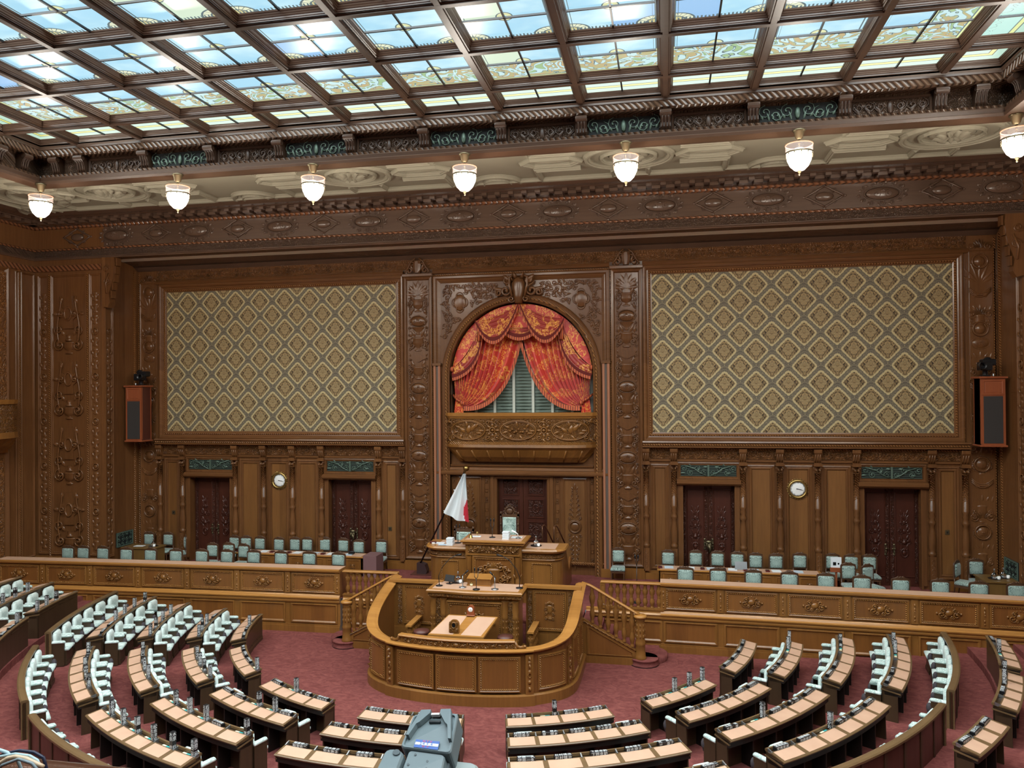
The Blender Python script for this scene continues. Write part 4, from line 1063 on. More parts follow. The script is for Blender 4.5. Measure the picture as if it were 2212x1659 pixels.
for u in (-1.95, 0, 1.95):
    b.ring(u, 6.64, .68, .36, .03, .03, 26); b.ring(u, 6.64, .62, .32, .015, .03, 26)
    for k in range(8): b.leaf(u+.4*cos(k*.8), 6.62+.14*sin(k*.8), .25, .05, k*.9, .05)
    if u: b.leaf(u, 6.5, .35, .1, pi/2-.2, .07); b.leaf(u+.1, 6.6, .35, .09, .9, .06); b.leaf(u-.1, 6.55, .3, .08, 2.4, .06)
    else:
        for k in range(9): b.ell((u-.3+.08*k, 6.62+.07*sin(k*2.), .03), .06, .05, .04, 7, 3)
for u in (-.98, .98):
    b.ring(u, 6.64, .11, .11, .025, .05, 14); b.ell((u,6.64,.02), .07, .07, .05, 10, 3)
    for k in range(8): b.leaf(u+.1*cos(k*pi/4), 6.64+.1*sin(k*pi/4), .17, .05, k*pi/4, .04)
for q in (-1, 1):
    for u in (.98, 2.72):
        for v in (6.35, 6.93):
            for p in (-1, 1): b.scroll(q*u+p*.17, v, .1, p, v, .024, .035, n=12); b.leaf(q*u+p*.08, v, .22, .04, v*3+p, .04)
b.build('carved_front', t)
b = MB(MGb); b.loft(bal(6.1,6.2,2.9,2.92,.55,.57)); b.build('bead_band', t)
b = MB(MG); b.loft(bal(6.0,6.1,2.95,2.95,.62,.6)); b.loft(bal(5.9,6.0,2.85,2.95,.5,.62)); b.loft(bal(5.62,5.9,2.6,2.85,.34,.52)); b.loft(bal(5.42,5.62,2.4,2.6,.12,.34))
for i in range(-4, 5): b.T = None; b.tube([(i*.55, -.1, 5.44),(i*.57,-.36,5.62),(i*.6,-.52,5.88)], .03, 5)
b.build('corbel', t)
AR = 2.72
def arch_z(x): return 8.74+sqrt(max(0, AR*AR-x*x))
def bez(a, c, e, t): return [(1-t)**2*a[i]+2*t*(1-t)*c[i]+t*t*e[i] for i in range(2)]
for s_, side in ((-1, 'left'), (1, 'right')):
    t = empty('drape_curtain', (s_*1.2, .3, 7.3), label='red and gold brocade curtain tied back at the %s of the arch' % side, cat='curtain', group='brocade curtains of the royal box')
    OX = s_*1.2
    def cp(x, d, z): return (x-OX, d-.3+.3*0, z-7.3)
    b = MB(MRed); N, M = 120, 22; rings = []
    for i in range(N+1):
        s = i/N
        th = pi*(1-.0)-s*(pi/2)            # outer edge .. centre along the arch
        tx, tz = -AR*cos(s*pi/2), 8.74+AR*sin(s*pi/2)
        if s > .9: tz = 11.42-(s-.9)/.1*1.3; tx = -.42+(s-.9)/.1*.37
        G = (-2.62+.34*s, 7.78-.3*s); C = (tx*.94-.05-.55*s*s*1., 8.6-1.25*s*s)
        ring = []
        for j in range(M+1):
            v = j/M; p = bez((tx, tz), C, G, v)
            am = (.05+.11*min(1, v*2))*(1-.75*v*v)
            d = .32-am*sin(s*2*pi*15+.6*sin(s*17))-.12*v
            ring.append((s_*abs(p[0]), d-.3, p[1]))
        rings.append([(q[0]-OX, q[1], q[2]-7.3) for q in ring])
    b.loft(rings, closed=False, smooth=True); b.build('brocade_panel', t)
    b = MB(MFr); pts = []
    for j in range(M+1):
        v = j/M; p = bez((-.05, 10.12), (-.05*.94-.6, 7.35), (-2.28, 7.48), v); pts.append((s_*abs(p[0]), p[1]))
    pts = [((p[0] if s_ > 0 else p[0]), p[1]) for p in pts]
    rg = []
    for k, (px_, pz_) in enumerate(pts):
        q = 1 if s_ > 0 else -1
        X_ = abs(px_)*q
        rg.append([(X_-OX-q*.03, -.14, pz_+.06-7.3), (X_-OX-q*.1*(1-k/M)*1., -.17, pz_-.12-7.3)])
    b.loft(rg, closed=False, smooth=True); b.build('bullion_fringe', t)
    b = MB(MRed); rings = []
    for i in range(17):
        s = i/16; rings.append([((s_*(2.34+.28*s))-OX+s_*(s-.5)*.12*k/5, -.1-.05*sin(s*2*pi*5), 7.75-.55*k/5-7.3) for k in range(6)])
    b.loft(rings, closed=False, smooth=True); b.build('curtain_tail', t)
    b = MB(MFr); b.tube([(s_*2.74-OX, .0, 7.98-7.3),(s_*2.5-OX, -.22, 7.78-7.3),(s_*2.25-OX,-.2,7.66-7.3)], .045, 6); b.ell((s_*2.3-OX,-.22,7.66-7.3), .09,.06,.08); b.build('tie_back', t)
def swag(t, P0, P1, sag0, sag1, n, label=None, dy=-.12, mat=None, skew=0., folds=6):
    """draped cloth between two points: upper line sags sag0, lower hem sags sag1"""
    b = MB(mat or MRed2); rings = []; N = 30
    for i in range(N+1):
        s = i/N; x = P0[0]+(P1[0]-P0[0])*s; zb = P0[1]+(P1[1]-P0[1])*s; f = 4*s*(1-s)
        if skew: f = 4*(s**(1+skew))*(1-s**(1+skew))
        ring = []
        for j in range(25):
            v = j/24; z = zb-f*(sag0+(sag1-sag0)*v); ring.append((x, dy-.06*f-.035*f*sin(v*2*pi*folds), z))
        rings.append(ring)
    b.loft(rings, closed=False, smooth=True); b.build('draped_cloth', t)
    b = MB(MVel); b.loft([[(r[-1][0], r[-1][1]-.03, r[-1][2]+.06),(r[-1][0], r[-1][1]-.04, r[-1][2]-.07)] for r in rings], closed=False, smooth=True); b.build('velvet_band', t)
    b = MB(MFr); b.loft([[(r[-1][0], r[-1][1]-.035, r[-1][2]-.07),(r[-1][0], r[-1][1]-.045, r[-1][2]-.19)] for r in rings], closed=False, smooth=True); b.build('bullion_fringe', t)
for s_, side in ((-1, 'left'), (1, 'right')):
    t = empty('valance_swag', label='draped brocade swag with fringe at the upper %s of the arch' % side, cat='valance', group='swags over the royal box curtains')
    swag(t, (s_*1.72, 10.82), (s_*.03, 11.42), .12, 1.0, 30)
    t = empty('side_swag', label='long fringed side swag falling down the %s edge of the arch' % side, cat='valance', group='side swags over the royal box curtains')
    b = MB(MRed2); rings = []
    for i in range(21):
        v = i/20; P = bez((s_*1.62, 10.86), (s_*1.85, 9.5), (s_*2.72, 9.0), v); Q = bez((s_*1.5, 10.5), (s_*1.6, 8.95), (s_*2.72, 8.72), v); 
        rings.append([(P[0]+(Q[0]-P[0])*j/10, .08-.02*sin(j*2.), P[1]+(Q[1]-P[1])*j/10) for j in range(11)])
    b.loft(rings, closed=False, smooth=True); b.build('draped_cloth', t)
    b = MB(MVel); b.loft([[(r[-1][0], .03, r[-1][2]+.04),(r[-1][0]-s_*.03, .03, r[-1][2]-.08)] for r in rings], closed=False); b.build('velvet_band', t)
    b = MB(MFr); b.loft([[(r[-1][0]-s_*.03, .02, r[-1][2]-.08),(r[-1][0]-s_*.05, .01, r[-1][2]-.19)] for r in rings], closed=False); b.ell((s_*2.7,.0,8.98), .08,.08,.1); b.tube([(s_*1.6,.0,10.5),(s_*1.6,-.02,10.05)], [.05,.09], 8); b.build('bullion_fringe', t)
    t = empty('side_backdrop', label='flat brocade between arch and curtain at the %s side' % side, cat='curtain', group='flat brocade backing in the arch')
    b = MB(MRed); A = [(s_*AR*cos(radians(a)), 8.74+AR*sin(radians(a))) for a in range(4, 60, 5)]
    I = [bez((s_*2.72, 9.0), (s_*1.9, 9.6), (s_*1.55, 10.9), k/(len(A)-1)) for k in range(len(A))]
    b.loft([[(a[0], .17, a[1]), (c[0], .13, c[1])] for a, c in zip(A, I)], closed=False)
    b.loft([[(s_*AR*cos(radians(a)), .16, 8.74+AR*sin(radians(a))), (s_*1.6*cos(radians(a)), .14, 9.3+1.3*sin(radians(a)))] for a in range(50, 91, 5)], closed=False); b.build('brocade_panel', t)
t = empty('centre_swag', label='small centre swag with gold motif between the two large swags', cat='valance')
b = MB(MRed); b.add([(-.62,.02,10.45),(.62,.02,10.45),(0,.02,11.4)], [(0,1,2)]); b.build('brocade_panel', t)
swag(t, (-.66, 10.52), (.66, 10.52), -.02, .3, 20, dy=.0, folds=3)
# gathered sage blind
t = empty('festoon_blind', label='gathered sage silk festoon blind with silver ribbons behind the curtains', cat='blind')
for k in range(-3, 4):
    xc = k*.76; w = .74; b = MB(MSage); rings = []
    NZ = 150
    for i in range(11):
        u = -1+.2*i; ring = []
        for j in range(NZ+1):
            z = 7.25+3.3*j/NZ; ring.append((xc+u*w/2, .74-.06*sin((z+.13*u*u)*2*pi/.125)*(1.1-u*u*.6)*1.0-.05*(1-u*u), z-.10*(1-u*u)))
        rings.append(ring)
    b.loft(rings, closed=False, smooth=True); b.build('gathered_silk', t)
for k in range(-4, 4):
    b = MB(MSil); b.box(k*.76+.38-.05, k*.76+.38+.05, .62, .66, 7.2, 10.6); b.build('ribbon', t)
# ------------------------------------------------------------------ wall clocks, speakers, cameras
def ang(a, r): return (r*sin(a), r*cos(a))
for s_, side in ((-1, 'left'), (1, 'right')):
    t = empty('wall_clock', (s_*9.98, 0, 4.56), label='round white wall clock in a gilt frame on the %s wall panel' % side, cat='clock', group='round gilt wall clocks')
    T = lambda p: (p[0], -p[2], p[1])
    b = MB(MBrass, T=T); b.ring(0,0,.3,.3,.045,.05,28,7)
    for i in range(24): b.scroll(.345*cos(i*pi/12), .345*sin(i*pi/12), .035, 1 if i % 2 else -1, i, .012, .05, n=7); 
    b.build('gilt_frame', t)
    b = MB(MWh, T=T); b.ell((0,0,.0), .29, .29, .04, 28, 2, half=True); b.build('clock_face', t)
    b = MB(MBlk, T=T)
    for h in range(1, 13):
        x, y = ang(h*pi/6, .225); put_text(b, str(h), lambda p, x=x, y=y: (p[0]+x, p[1]+y, .045), .075)
    b.build('numerals', t)
    for nm, a, L, w in (('hour_hand', radians(3.28*30), .13, .014), ('minute_hand', radians(17.2*6), .2, .009)):
        b = MB(MBlk, T=T); e = ang(a, L); s0 = ang(a, -.05); n = (cos(a)*w, -sin(a)*w); b.add([(s0[0]+n[0], s0[1]+n[1], .05),(s0[0]-n[0], s0[1]-n[1], .05),(e[0]-n[0]*.4, e[1]-n[1]*.4, .05),(e[0]+n[0]*.4, e[1]+n[1]*.4, .05)], [(0,1,2,3)]); b.build(nm, t)
    # speaker
    x0, x1 = sorted([s_*16.28, s_*15.55]); xm = (x0+x1)/2
    t = empty('wall_speaker', (xm, -.7, 6.2), label='tall orange-brown wall speaker at the %s corner of the recess' % side, cat='speaker', group='corner wall speakers')
    b = MB(MSp); b.box(x0-xm, x1-xm, -.3, .3, 0, 2.22); b.mat(MSr)
    sx = (x1 if s_ < 0 else x0)-xm; b.box(min(sx, sx-s_*.004*-1), max(sx, sx-s_*.004), -.3, .3, .0, 2.22)
    e_ = -s_*.006
    b.mat(MSp).box(*sorted([sx, sx+e_]), -.3, -.24, .05, 2.2); b.box(*sorted([sx, sx+e_]), .24, .3, .05, 2.2)
    b.build('cabinet', t)
    b = MB(MBlk); b.box(-.12, .12, .28, .70, .6, 1.4); b.build('wall_bracket', t)
    b = MB(MSp); b.bbox(x0-xm-.06, x1-xm+.06, -.36, .36, 2.2, 2.27, .015); b.build('top_board', t)
    b = MB(MSp); b.bbox(x0-xm-.04, x1-xm+.04, -.34, .34, -.04, .02, .01); b.build('base_board', t)
    b = MB(MGrey); b.box(x0-xm+.08, x1-xm-.08, -.315, -.3, .08, 1.62); b.build('grille_cloth', t)
    b = MB(MSp, T=TB(-.3+0)); b.T = lambda p: (p[0], -.3-p[2], p[1]); b.frame(x0-xm+.04, x1-xm-.04, 1.66, 2.16, [(0,0),(0,.02),(.05,.02),(.07,.005),(.09,.01)], True); b.build('panel', t)
    t = empty('robotic_camera', (xm-s_*.12, -.7, 8.47), label='black remote camera standing on the %s wall speaker' % side, cat='camera', group='remote cameras on the wall speakers')
    b = MB(MBlk); b.bbox(-.12,.12,-.15,.15,0,.05,.01); b.lathe([(.09,.05),(.08,.18),(.1,.2)], seg=10); b.build('mount', t)
    b = MB(MBlk); b.bbox(-.2,.16,-.18,.12,.2,.48,.02); b.bbox(-.1,.3,-.1,.18,.36,.58,.03); b.ell((-s_*-.1,.05,.55), .13,.12,.1); b.build('camera_body', t)
    b = MB(MBlk); b.T = TM(Matrix.Translation((-s_*.18, -.15, .36)) @ Matrix.Rotation(radians(90), 4, 'X')); b.lathe([(.09,-.05),(.1,.1),(.12,.2),(.11,.2),(.07,.12)], seg=14); b.build('lens', t)
    b = MB(MGl if 0 else MMetal); b.lathe([(.03,0),(.035,.08),(.02,.1)], (s_*.25,0,0), 8); b.build('cap_light', t)
# ------------------------------------------------------------------ flag
t = empty('national_flag', (-3.72, -.62, DZ), label='white and red flag drooping from a slanted black pole with brass ball', cat='flag')
b = MB(MBrn); b.box(-.42,.42,-.3,.3,0,.015); b.mat(MBlk); b.box(-.42,.42,-.3,.3,.0,.012); b.mat(plain('dark_plum_base', lin(52,34,34), .5)); b.loft([[(x, y, z) for x, z in ((-.2,.01),(.16,.01),(.2,.12),(.12,.36),(-.05,.42),(-.2,.42))] for y in (-.16,.16)], caps=True); b.build('base_block', t)
P0 = Vector((-.1,-.1,.35)); P1 = Vector((1.78,-.35,3.98)); b = MB(plain('black_lacquer_pole', lin(26,16,16), .25)); b.tube([P0, P1], .032, 8); b.build('pole', t)
b = MB(MBrass); c = P1+(P1-P0).normalized()*.1; b.ell(c, .115,.115,.11, 14, 8); b.tube([P1-(P1-P0)*.02, c], .045, 8); b.build('ball_finial', t)
MFlag = plain('white_flag_cloth', lin(226,232,234), .8); MFlagR = plain('crimson_disc_cloth', lin(190,30,50), .8)
b = MB(MFlag, MFlagR); rings = []; N = 26; M = 26
for i in range(N+1):
    u = i/N; ring = []
    for j in range(M+1):
        v = j/M
        hoist = P1.lerp(P0, .03+.40*v)     # along the pole
        x = hoist.x*(1-u)+(1.83+.13*v)*u; topz = P1.z-.06; z = hoist.z*(1-u)+(topz-.05-1.78*v)*u - .1*sin(pi*u)*v
        y = -.42-.09*sin(u*13+v)-.03*u
        ring.append((x, y, z))
    rings.append(ring)
o0 = len(b.v); b.loft(rings, closed=False, smooth=True)
for k, f in enumerate(b.f):
    i, j = divmod(k, M); u, v = (i+.5)/N, (j+.5)/M
    if ((u-1.)/.27)**2+((v-.8)/.26)**2 < 1: b.m[k] = 1
b.build('flag_cloth', t)
b = MB(MFlag)
for s in (.2, .42):
    p = P1.lerp(P0, s); b.tube([p+Vector((.05,-.05,0)), p+Vector((-.05,-.1,.02)), p+Vector((.02,-.1,-.12))], .018, 5); b.tube([p+Vector((.0,-.06,0)), p+Vector((.09,-.1,-.14))], .016, 5)
b.build('tie_cord', t)
# ------------------------------------------------------------------ presiding officer's rostrum
t = empty('rostrum', (-.15, -2.6, DZ), label="carved golden wooden presiding rostrum with high centre and lower curved wings", cat='rostrum')
def L(p): return (p[0]+.15, p[1]+2.6, p[2]-DZ)     # world -> local
YF = -4.15
b = MB(MG, T=L); b.box(-1.1,.78,YF,-3.2,DZ,3.1); b.build('centre_body', t)
b = MB(MGx, T=L); b.bbox(-1.24,.92,YF-.14,-3.12,3.16,3.24,.02); b.bbox(-1.18,.86,YF-.08,-3.2,3.08,3.16,.02); b.build('centre_top', t)
b = MB(MPad, T=L); b.box(-1.1,.78,YF-.04,-3.22,3.24,3.247); b.build('leather_inlay', t)
F = lambda Y: (lambda p: L((p[0], Y-p[2], p[1])))
b = MB(MGc, T=F(YF)); b.box(-1.0,.68,2.82,3.06,0,.03); b.mat(MG)
for i in range(-5, 6): b.scroll(-.16+i*.15, 2.94, .07, 1 if i % 2 else -1, i, .018, .05, n=9); b.leaf(-.16+i*.15, 2.92, .15, .03, i*1.4, .05)
b.ell((-.16,2.94,.02), .09,.08,.06, 10, 4); b.build('carved_frieze', t)
b = MB(MG, T=F(YF)); b.box(-1.05,.73,2.74,2.8,0,.07); b.frame(-.86,.54,1.2,2.72, [(0,0),(0,.05),(.04,.06),(.09,.02),(.12,.02)]); b.mat(MGw).box(-.74,.42,1.2,2.6,0,.015); b.mat(MGb).frame(-.78,.46,1.25,2.64, [(0,.03),(.02,.05),(.04,.03)])
b.mat(MG); uc = -.16
b.urn(uc, 1.55, .5, .9, .14); b.palmette(uc, 2.3, .6, .25, 7)
for q in (-1, 1):
    for (dx, v, r, tt) in ((.25,2.35,.12,1),(.42,2.28,.1,-1),(.28,1.95,.12,-1),(.47,2.0,.09,1),(.3,1.5,.15,1),(.45,1.72,.08,-1),(.16,2.45,.07,-1)): b.scroll(uc+q*dx, v, r, tt*q, v*3, .028, .05, n=13); b.leaf(uc+q*dx, v, r*1.9, r*.4, v*5+q, .05); b.leaf(uc+q*dx, v, r*1.8, r*.35, v*7-q, .05)
b.build('carved_panel', t)
for u in (-.98, .66):
    b = MB(MG, T=F(YF)); b.lathe([(.09,1.3),(.09,2.0),(.06,2.05),(.1,2.1),(.09,2.6),(.11,2.72)], (u,0,0), 8, 'y', .5); strip_relief(b, u, 1.3, 2.8, .2, .08); b.build('carved_column', t)
for s_, nm in ((-1, 'left'), (1, 'right')):
    x0, x1 = (-2.48, -1.1) if s_ < 0 else (.78, 2.05)
    def wing(d, z, n=6, r=.5):       # plan outline with one rounded outer front corner
        xo = x0-d if s_ < 0 else x1+d; xi = x1 if s_ < 0 else x0; yf = -3.95-d; pts = [(xi, -2.9, z), (xi, yf, z)]
        cx, cy = xo+s_*-r, yf+r
        for k in range(n+1): a = pi/2*k/n; pts.append((cx+s_*r*sin(a), cy-r*cos(a), z))
        pts.append((xo, -2.9, z)); return pts if s_ > 0 else pts
    b = MB(MG, T=L); b.loft([wing(0, DZ), wing(0, 2.8)], caps=True); b.build('wing_body', t)
    b = MB(MGx, T=L); b.loft([wing(.04,2.8), wing(.1,2.84), wing(.13,2.9), wing(.1,2.96)], caps=True); b.build('wing_top', t)
    b = MB(MGc, T=L); b.loft([wing(.015,2.64), wing(.025,2.66), wing(.025,2.76), wing(.015,2.78)]); b.mat(MG); b.loft([wing(.03,2.58), wing(.04,2.6), wing(.03,2.63)]); b.build('carved_band', t)
    b = MB(MGb, T=F(-3.95)); a0, a1 = (x0+.5, x1-.3) if s_ < 0 else (x0+.3, x1-.3); b.frame(a0-.0, a1, 1.3, 2.5, [(0,.0),(.01,.03),(.03,.03),(.04,.005)]); b.build('bead_frame', t)
    xs0, xs1 = sorted([s_*2.0-(.43 if s_ < 0 else 0), s_*1.93-(.43 if s_ < 0 else 0)])
    b = MB(MGw, T=L); b.loft([[(x, y, z) for y, z in ((-2.9,DZ),(-.8,DZ),(-.8,2.0),(-1.0,2.1),(-1.5,1.75),(-1.9,2.2),(-2.4,2.75),(-2.9,2.8))] for x in (xs0, xs1)], caps=True); b.build('step_side', t)
    xi0, xi1 = (-2.4, -1.12) if s_ < 0 else (.8, 1.9)
b = MB(MCarp, T=L); b.box(-2.4,1.9,-3.2,-1.3,DZ,1.75); b.build('carpeted_platform', t)
b = MB(MPad, T=L); b.box(-2.2,-1.2,-3.9,-3.0,2.96,2.966); b.box(.86,1.85,-3.9,-3.0,2.96,2.966); b.build('wing_inlay', t)
# ------------------------------------------------------------------ chairs
def arched(b, w, z0, z1, d0, d1, rad=.05, n=4):
    """rounded-top slab in x,z at y d0..d1"""
    pts = [(-w, z0), (w, z0), (w, z1-rad)]+[(w-rad+rad*sin(a), z1-rad+rad*cos(a)) for a in [pi/2*(1-k/n) for k in range(1, n+1)]]+[(-w+rad-rad*sin(a), z1-rad+rad*cos(a)) for a in [pi/2*k/n for k in range(0, n+1)]]
    pts = pts[:-1]+[(-w, z1-rad)]
    m = len(pts); vs = [(a, d0, z) for a, z in pts]+[(a, d1, z) for a, z in pts]
    return b.add(vs, [tuple(range(m)), tuple(range(m, 2*m))[::-1]]+[(i, m+i, m+(i+1) % m, (i+1) % m) for i in range(m)])
MCh = wood('chair_walnut', lin(58, 38, 26), lin(98, 68, 46), rough=.35)
def make_chair(name, mat, H=1.16, w=.24, label='', group=None):
    """side chair facing -Y, origin on the floor"""
    t = empty(name, label=label, cat='chair', group=group)
    b = MB(MCh); arched(b, w, .62, H-.03, .2, .245, .09); b.build('back_frame', t)
    b = MB(mat); 
    W = w-.045; b.loft([[(-W+i, .2-e, .66+i),(W-i, .2-e, .66+i),(W-i, .2-e, H-.12-i),(W-i-.04, .2-e, H-.09-i),(-W+i+.04, .2-e, H-.09-i),(-W+i, .2-e, H-.12-i)] for i, e in ((0,0),(0,.02),(.03,.045),(.08,.055))], caps=True, smooth=True); b.build('back_cushion', t)
    b = MB(MCh); b.T = lambda p: (p[0], .215-p[2], p[1])
    b.scroll(-.07, H-.01, .05, -1, 0, .018, .0, n=9); b.scroll(.07, H-.01, .05, 1, pi, .018, .0, n=9); b.ell((0,H,0), .03,.03,.025, 8, 4)
    b.tube([(-w+.02,H-.06,0),(-.12,H-.02,0),(0,H+.0,0),(.12,H-.02,0),(w-.02,H-.06,0)], .02, 5); b.build('carved_crest', t)
    b = MB(mat); r_ = lambda s, z: [(-w*s,-.27*s,z),(w*s,-.27*s,z),(w*s*.92,.2*s,z),(-w*s*.92,.2*s,z)]
    b.loft([r_(.98,.4), r_(1.06,.43), r_(1.05,.48), r_(.92,.52), r_(.6,.53)], caps=True, smooth=True); b.build('seat_cushion', t)
    b = MB(MCh); b.box(-w,w,-.25,.2,.33,.4); b.build('seat_rail', t)
    for sx in (-1, 1):
        b = MB(MCh); b.lathe([(.022,0),(.03,.05),(.02,.1),(.03,.2),(.024,.33)], (sx*(w-.03),-.23,0), 8); b.build('leg', t)
        b = MB(MCh); b.tube([(sx*(w-.04),.25,0),(sx*(w-.04),.2,.35),(sx*(w-.03),.215,.64)], .022, 6); b.build('leg', t)
    return t
# tall chair right of the rostrum, presiding chair and secretary chair
ct = make_chair('dais_chair', MTeal, 1.16, .25, 'worn green damask chair standing alone between rostrum and right tables', 'damask chairs on the dais')
ct.location = (3.67, -.55, DZ)
def throne(loc, H, w, name, label):
    t = empty(name, loc, label=label, cat='chair')
    b = MB(MCh); b.box(-w,-w+.06,.18,.26,0,H); b.box(w-.06,w,.18,.26,0,H); b.box(-w,w,.18,.26,H-.09,H); b.box(-w,w,.18,.26,.5,.6)
    for q in (-1, 1):
        b.ell((q*(w-.03),.22,H+.04), .04,.04,.06); 
        for k in range(6): b.ell((q*(w-.03),.17,.65+k*(H-.75)/5), .03,.02,.05, 6, 4)
    b.build('back_frame', t)
    b = MB(MThr); b.T = None; b.loft([[(-w+.1+i,.19-e,.6+i),(w-.1-i,.19-e,.6+i),(w-.1-i,.19-e,H-.1-i),(-w+.1+i,.19-e,H-.1-i)] for i, e in ((0,0),(0,.03),(.03,.05))], caps=True); b.build('back_cushion', t)
    if H > 1.6:
        b = MB(MCh); b.T = lambda p: (p[0], .22-p[2], p[1]); b.ring(0,H+.1,.17,.16,.03,.0,16); b.ell((0,H+.1,0), .13,.12,.04); b.scroll(-.2,H+.06,.07,-1,0,.02,0); b.scroll(.2,H+.06,.07,1,pi,.02,0); b.palmette(0,H+.24,.2,.14,5)
        for k in range(7): b.ell((.2*cos(k*pi/6),H+.1+.19*sin(k*pi/6),.0), .025,.025,.025, 6, 4)
        b.build('carved_crest', t)
    else:
        b = MB(MCh); b.T = lambda p: (p[0], .22-p[2], p[1]); b.scroll(-.09,H+.02,.06,-1,0,.02,0); b.scroll(.09,H+.02,.06,1,pi,.02,0); b.ell((0,H+.04,0),.04,.04,.04); b.build('carved_crest', t)
    b = MB(MThr); b.bbox(-w+.02,w-.02,-.35,.2,.42,.54,.04); b.build('seat_cushion', t)
    b = MB(MCh)
    for q in (-1, 1): b.tube([(q*(w-.02),.2,.78),(q*w,-.1,.8),(q*w,-.32,.76),(q*w,-.34,.7)], .035, 7); b.tube([(q*(w-.02),-.28,.75),(q*(w-.02),-.3,.4)], .03, 6)
    b.build('armrests' if 0 else 'arm_frame', t)
    b = MB(MCh)
    b.box(-w,w,-.33,.2,.34,.42); 
    for q in (-1, 1):
        for y in (-.28, .2): b.box(q*(w-.04)-.035, q*(w-.04)+.035, y-.03, y+.03, 0, .36)
    b.build('base_frame', t); return t
throne((-.02, -2.35, 1.75), 2.02, .34, 'presiding_chair', 'tallest carved armchair with silvery green back behind the centre rostrum')
throne((-1.62, -2.6, 1.75), 1.5, .36, 'secretary_chair', 'carved green armchair beside the flag at the left rostrum wing')
tall, low = [], []
pos = []
# front rows behind the barriers
FL_ = [(-17.17,-3.1),(-16.58,-3.0),(-15.76,-2.95),(-14.69,-3.),(-13.71,-2.95),(-12.64,-2.93),(-11.64,-2.82),(-10.66,-2.74),(-9.6,-2.66),(-8.52,-2.65),(-7.43,-2.56),(-6.31,-2.54)]
FR_ = [(5.99,-2.84),(7.04,-2.83),(8.14,-2.91),(9.22,-2.97),(10.31,-2.99),(11.35,-3.11),(12.45,-3.18),(13.54,-3.23),(14.57,-3.33),(15.6,-3.32)]
cl = make_chair('dais_armchair', MTeal, 1.12, .28, 'x', 'chairs directly behind the dais barriers'); first = True
for side, lst in (('left', FL_), ('right', FR_)):
    for i, (x, y) in enumerate(lst):
        lb = 'green damask chair behind the %s dais barrier, %s from the left' % (side, ORD[i])
        if first: cl.location = (x, y-.22, DZ); cl['label'] = lb; first = False
        else: dup(cl, (x, y-.22, DZ), random.uniform(-.06, .06), lb)
BL_ = [(-11.81,-.7),(-11.26,-.71),(-10.66,-.71),(-9.8,-.77),(-9.16,-.67),(-8.66,-.6),(-7.94,-.48),(-7.15,-.54),(-6.42,-.71),(-5.54,-.57)]
BR_ = [(5.45,-.8),(6.43,-.7),(7.17,-.7),(7.85,-.7),(8.47,-.8),(9.17,-.8),(9.99,-.56),(11.08,-.49),(11.7,-.51),(12.3,-.45)]
for side, lst in (('left', BL_), ('right', BR_)):
    for i, (x, y) in enumerate(lst): dup(ct, (x, min(y, -.45)+.12, DZ), random.uniform(-.08, .08), 'green damask chair along the wall behind the %s long table, %s from the left' % (side, ORD[i]))
for i, (x, y) in enumerate([(-11.68,-1.9),(-11.2,-1.75),(-10.6,-1.88)]): dup(ct, (x+(-.12,0,.1)[i], y-.2, DZ), (.0,.05,-.05)[i], 'green damask chair left of the left long table, %s of three from the left' % ORD[i])
for i, (x, y) in enumerate([(11.31,-1.6),(11.95,-1.7)]): dup(ct, (x, y-.2, DZ), (.1,.5)[i], 'silvery damask chair right of the right long table, %s of two from the left' % ORD[i])
for (x, y, rz, lb) in ((-15.82,-.42,0,'green damask chair behind the small left corner table, left one'),(-14.93,-.4,0,'green damask chair behind the small left corner table, right one'),(-14.0,-.75,-.9,'green damask chair turned aside between left corner table and outer door'),
        (15.05,-.8,.9,'green damask chair turned aside, left of the right corner table'),(15.6,-.5,0,'green damask chair directly behind the right corner table')):
    dup(ct, (x, y, DZ), rz, lb)
# ------------------------------------------------------------------ tables on the dais
def long_table(x0, x1, y0, y1, side):
    t = empty('long_table', ((x0+x1)/2, (y0+y1)/2, DZ), label='long panelled wooden table on the %s side of the dais' % side, cat='table', group='long tables on the dais')
    hx, hy = (x1-x0)/2, (y1-y0)/2
    b = MB(MGx); b.bbox(-hx,hx,-hy,hy,.69,.745,.015); b.build('tabletop', t)
    b = MB(MPad); b.box(-hx+.1,hx-.1,-hy+.07,hy-.07,.745,.75); b.build('leather_inlay', t)
    b = MB(MG); b.box(-hx+.06,hx-.06,-hy+.05,-hy+.1,0,.69); b.box(-hx+.06,-hx+.1,-hy+.05,hy-.05,0,.69); b.box(hx-.1,hx-.06,-hy+.05,hy-.05,0,.69)
    b.T = lambda p: (p[0], -hy+.05-p[2], p[1]); n = 7; W = (2*hx-.12)/n
    for k in range(n):
        u = -hx+.06+W*k; b.mat(MG).frame(u+.08, u+W-.08, .1, .62, [(0,0),(0,.02),(.02,.025),(.04,.005)]); b.mat(MGp).box(u+.12,u+W-.12,.14,.58,0,.006); b.mat(MG)
        b.ell((u+W/2,.36,0), .07,.1,.03, 10, 3, half=True)
        for q in (-1, 1): b.scroll(u+W/2+q*.06,.3,.04,q,0,.01,.02,n=8); b.scroll(u+W/2+q*.06,.43,.04,-q,0,.01,.02,n=8)
    b.build('front_panel', t)
    return t
long_table(-11.1, -5.78, -1.55, -.88, 'left'); long_table(5.08, 10.5, -1.72, -1.05, 'right')
b = MB(MMauve); b.box(-.26,.26,-.36,.36,0,.8); o = b.build('mauve_screen_box'); o.location = (-5.5,-1.2,DZ); tag(o, 'mauve cloth-covered block at the right end of the left long table', 'screen')
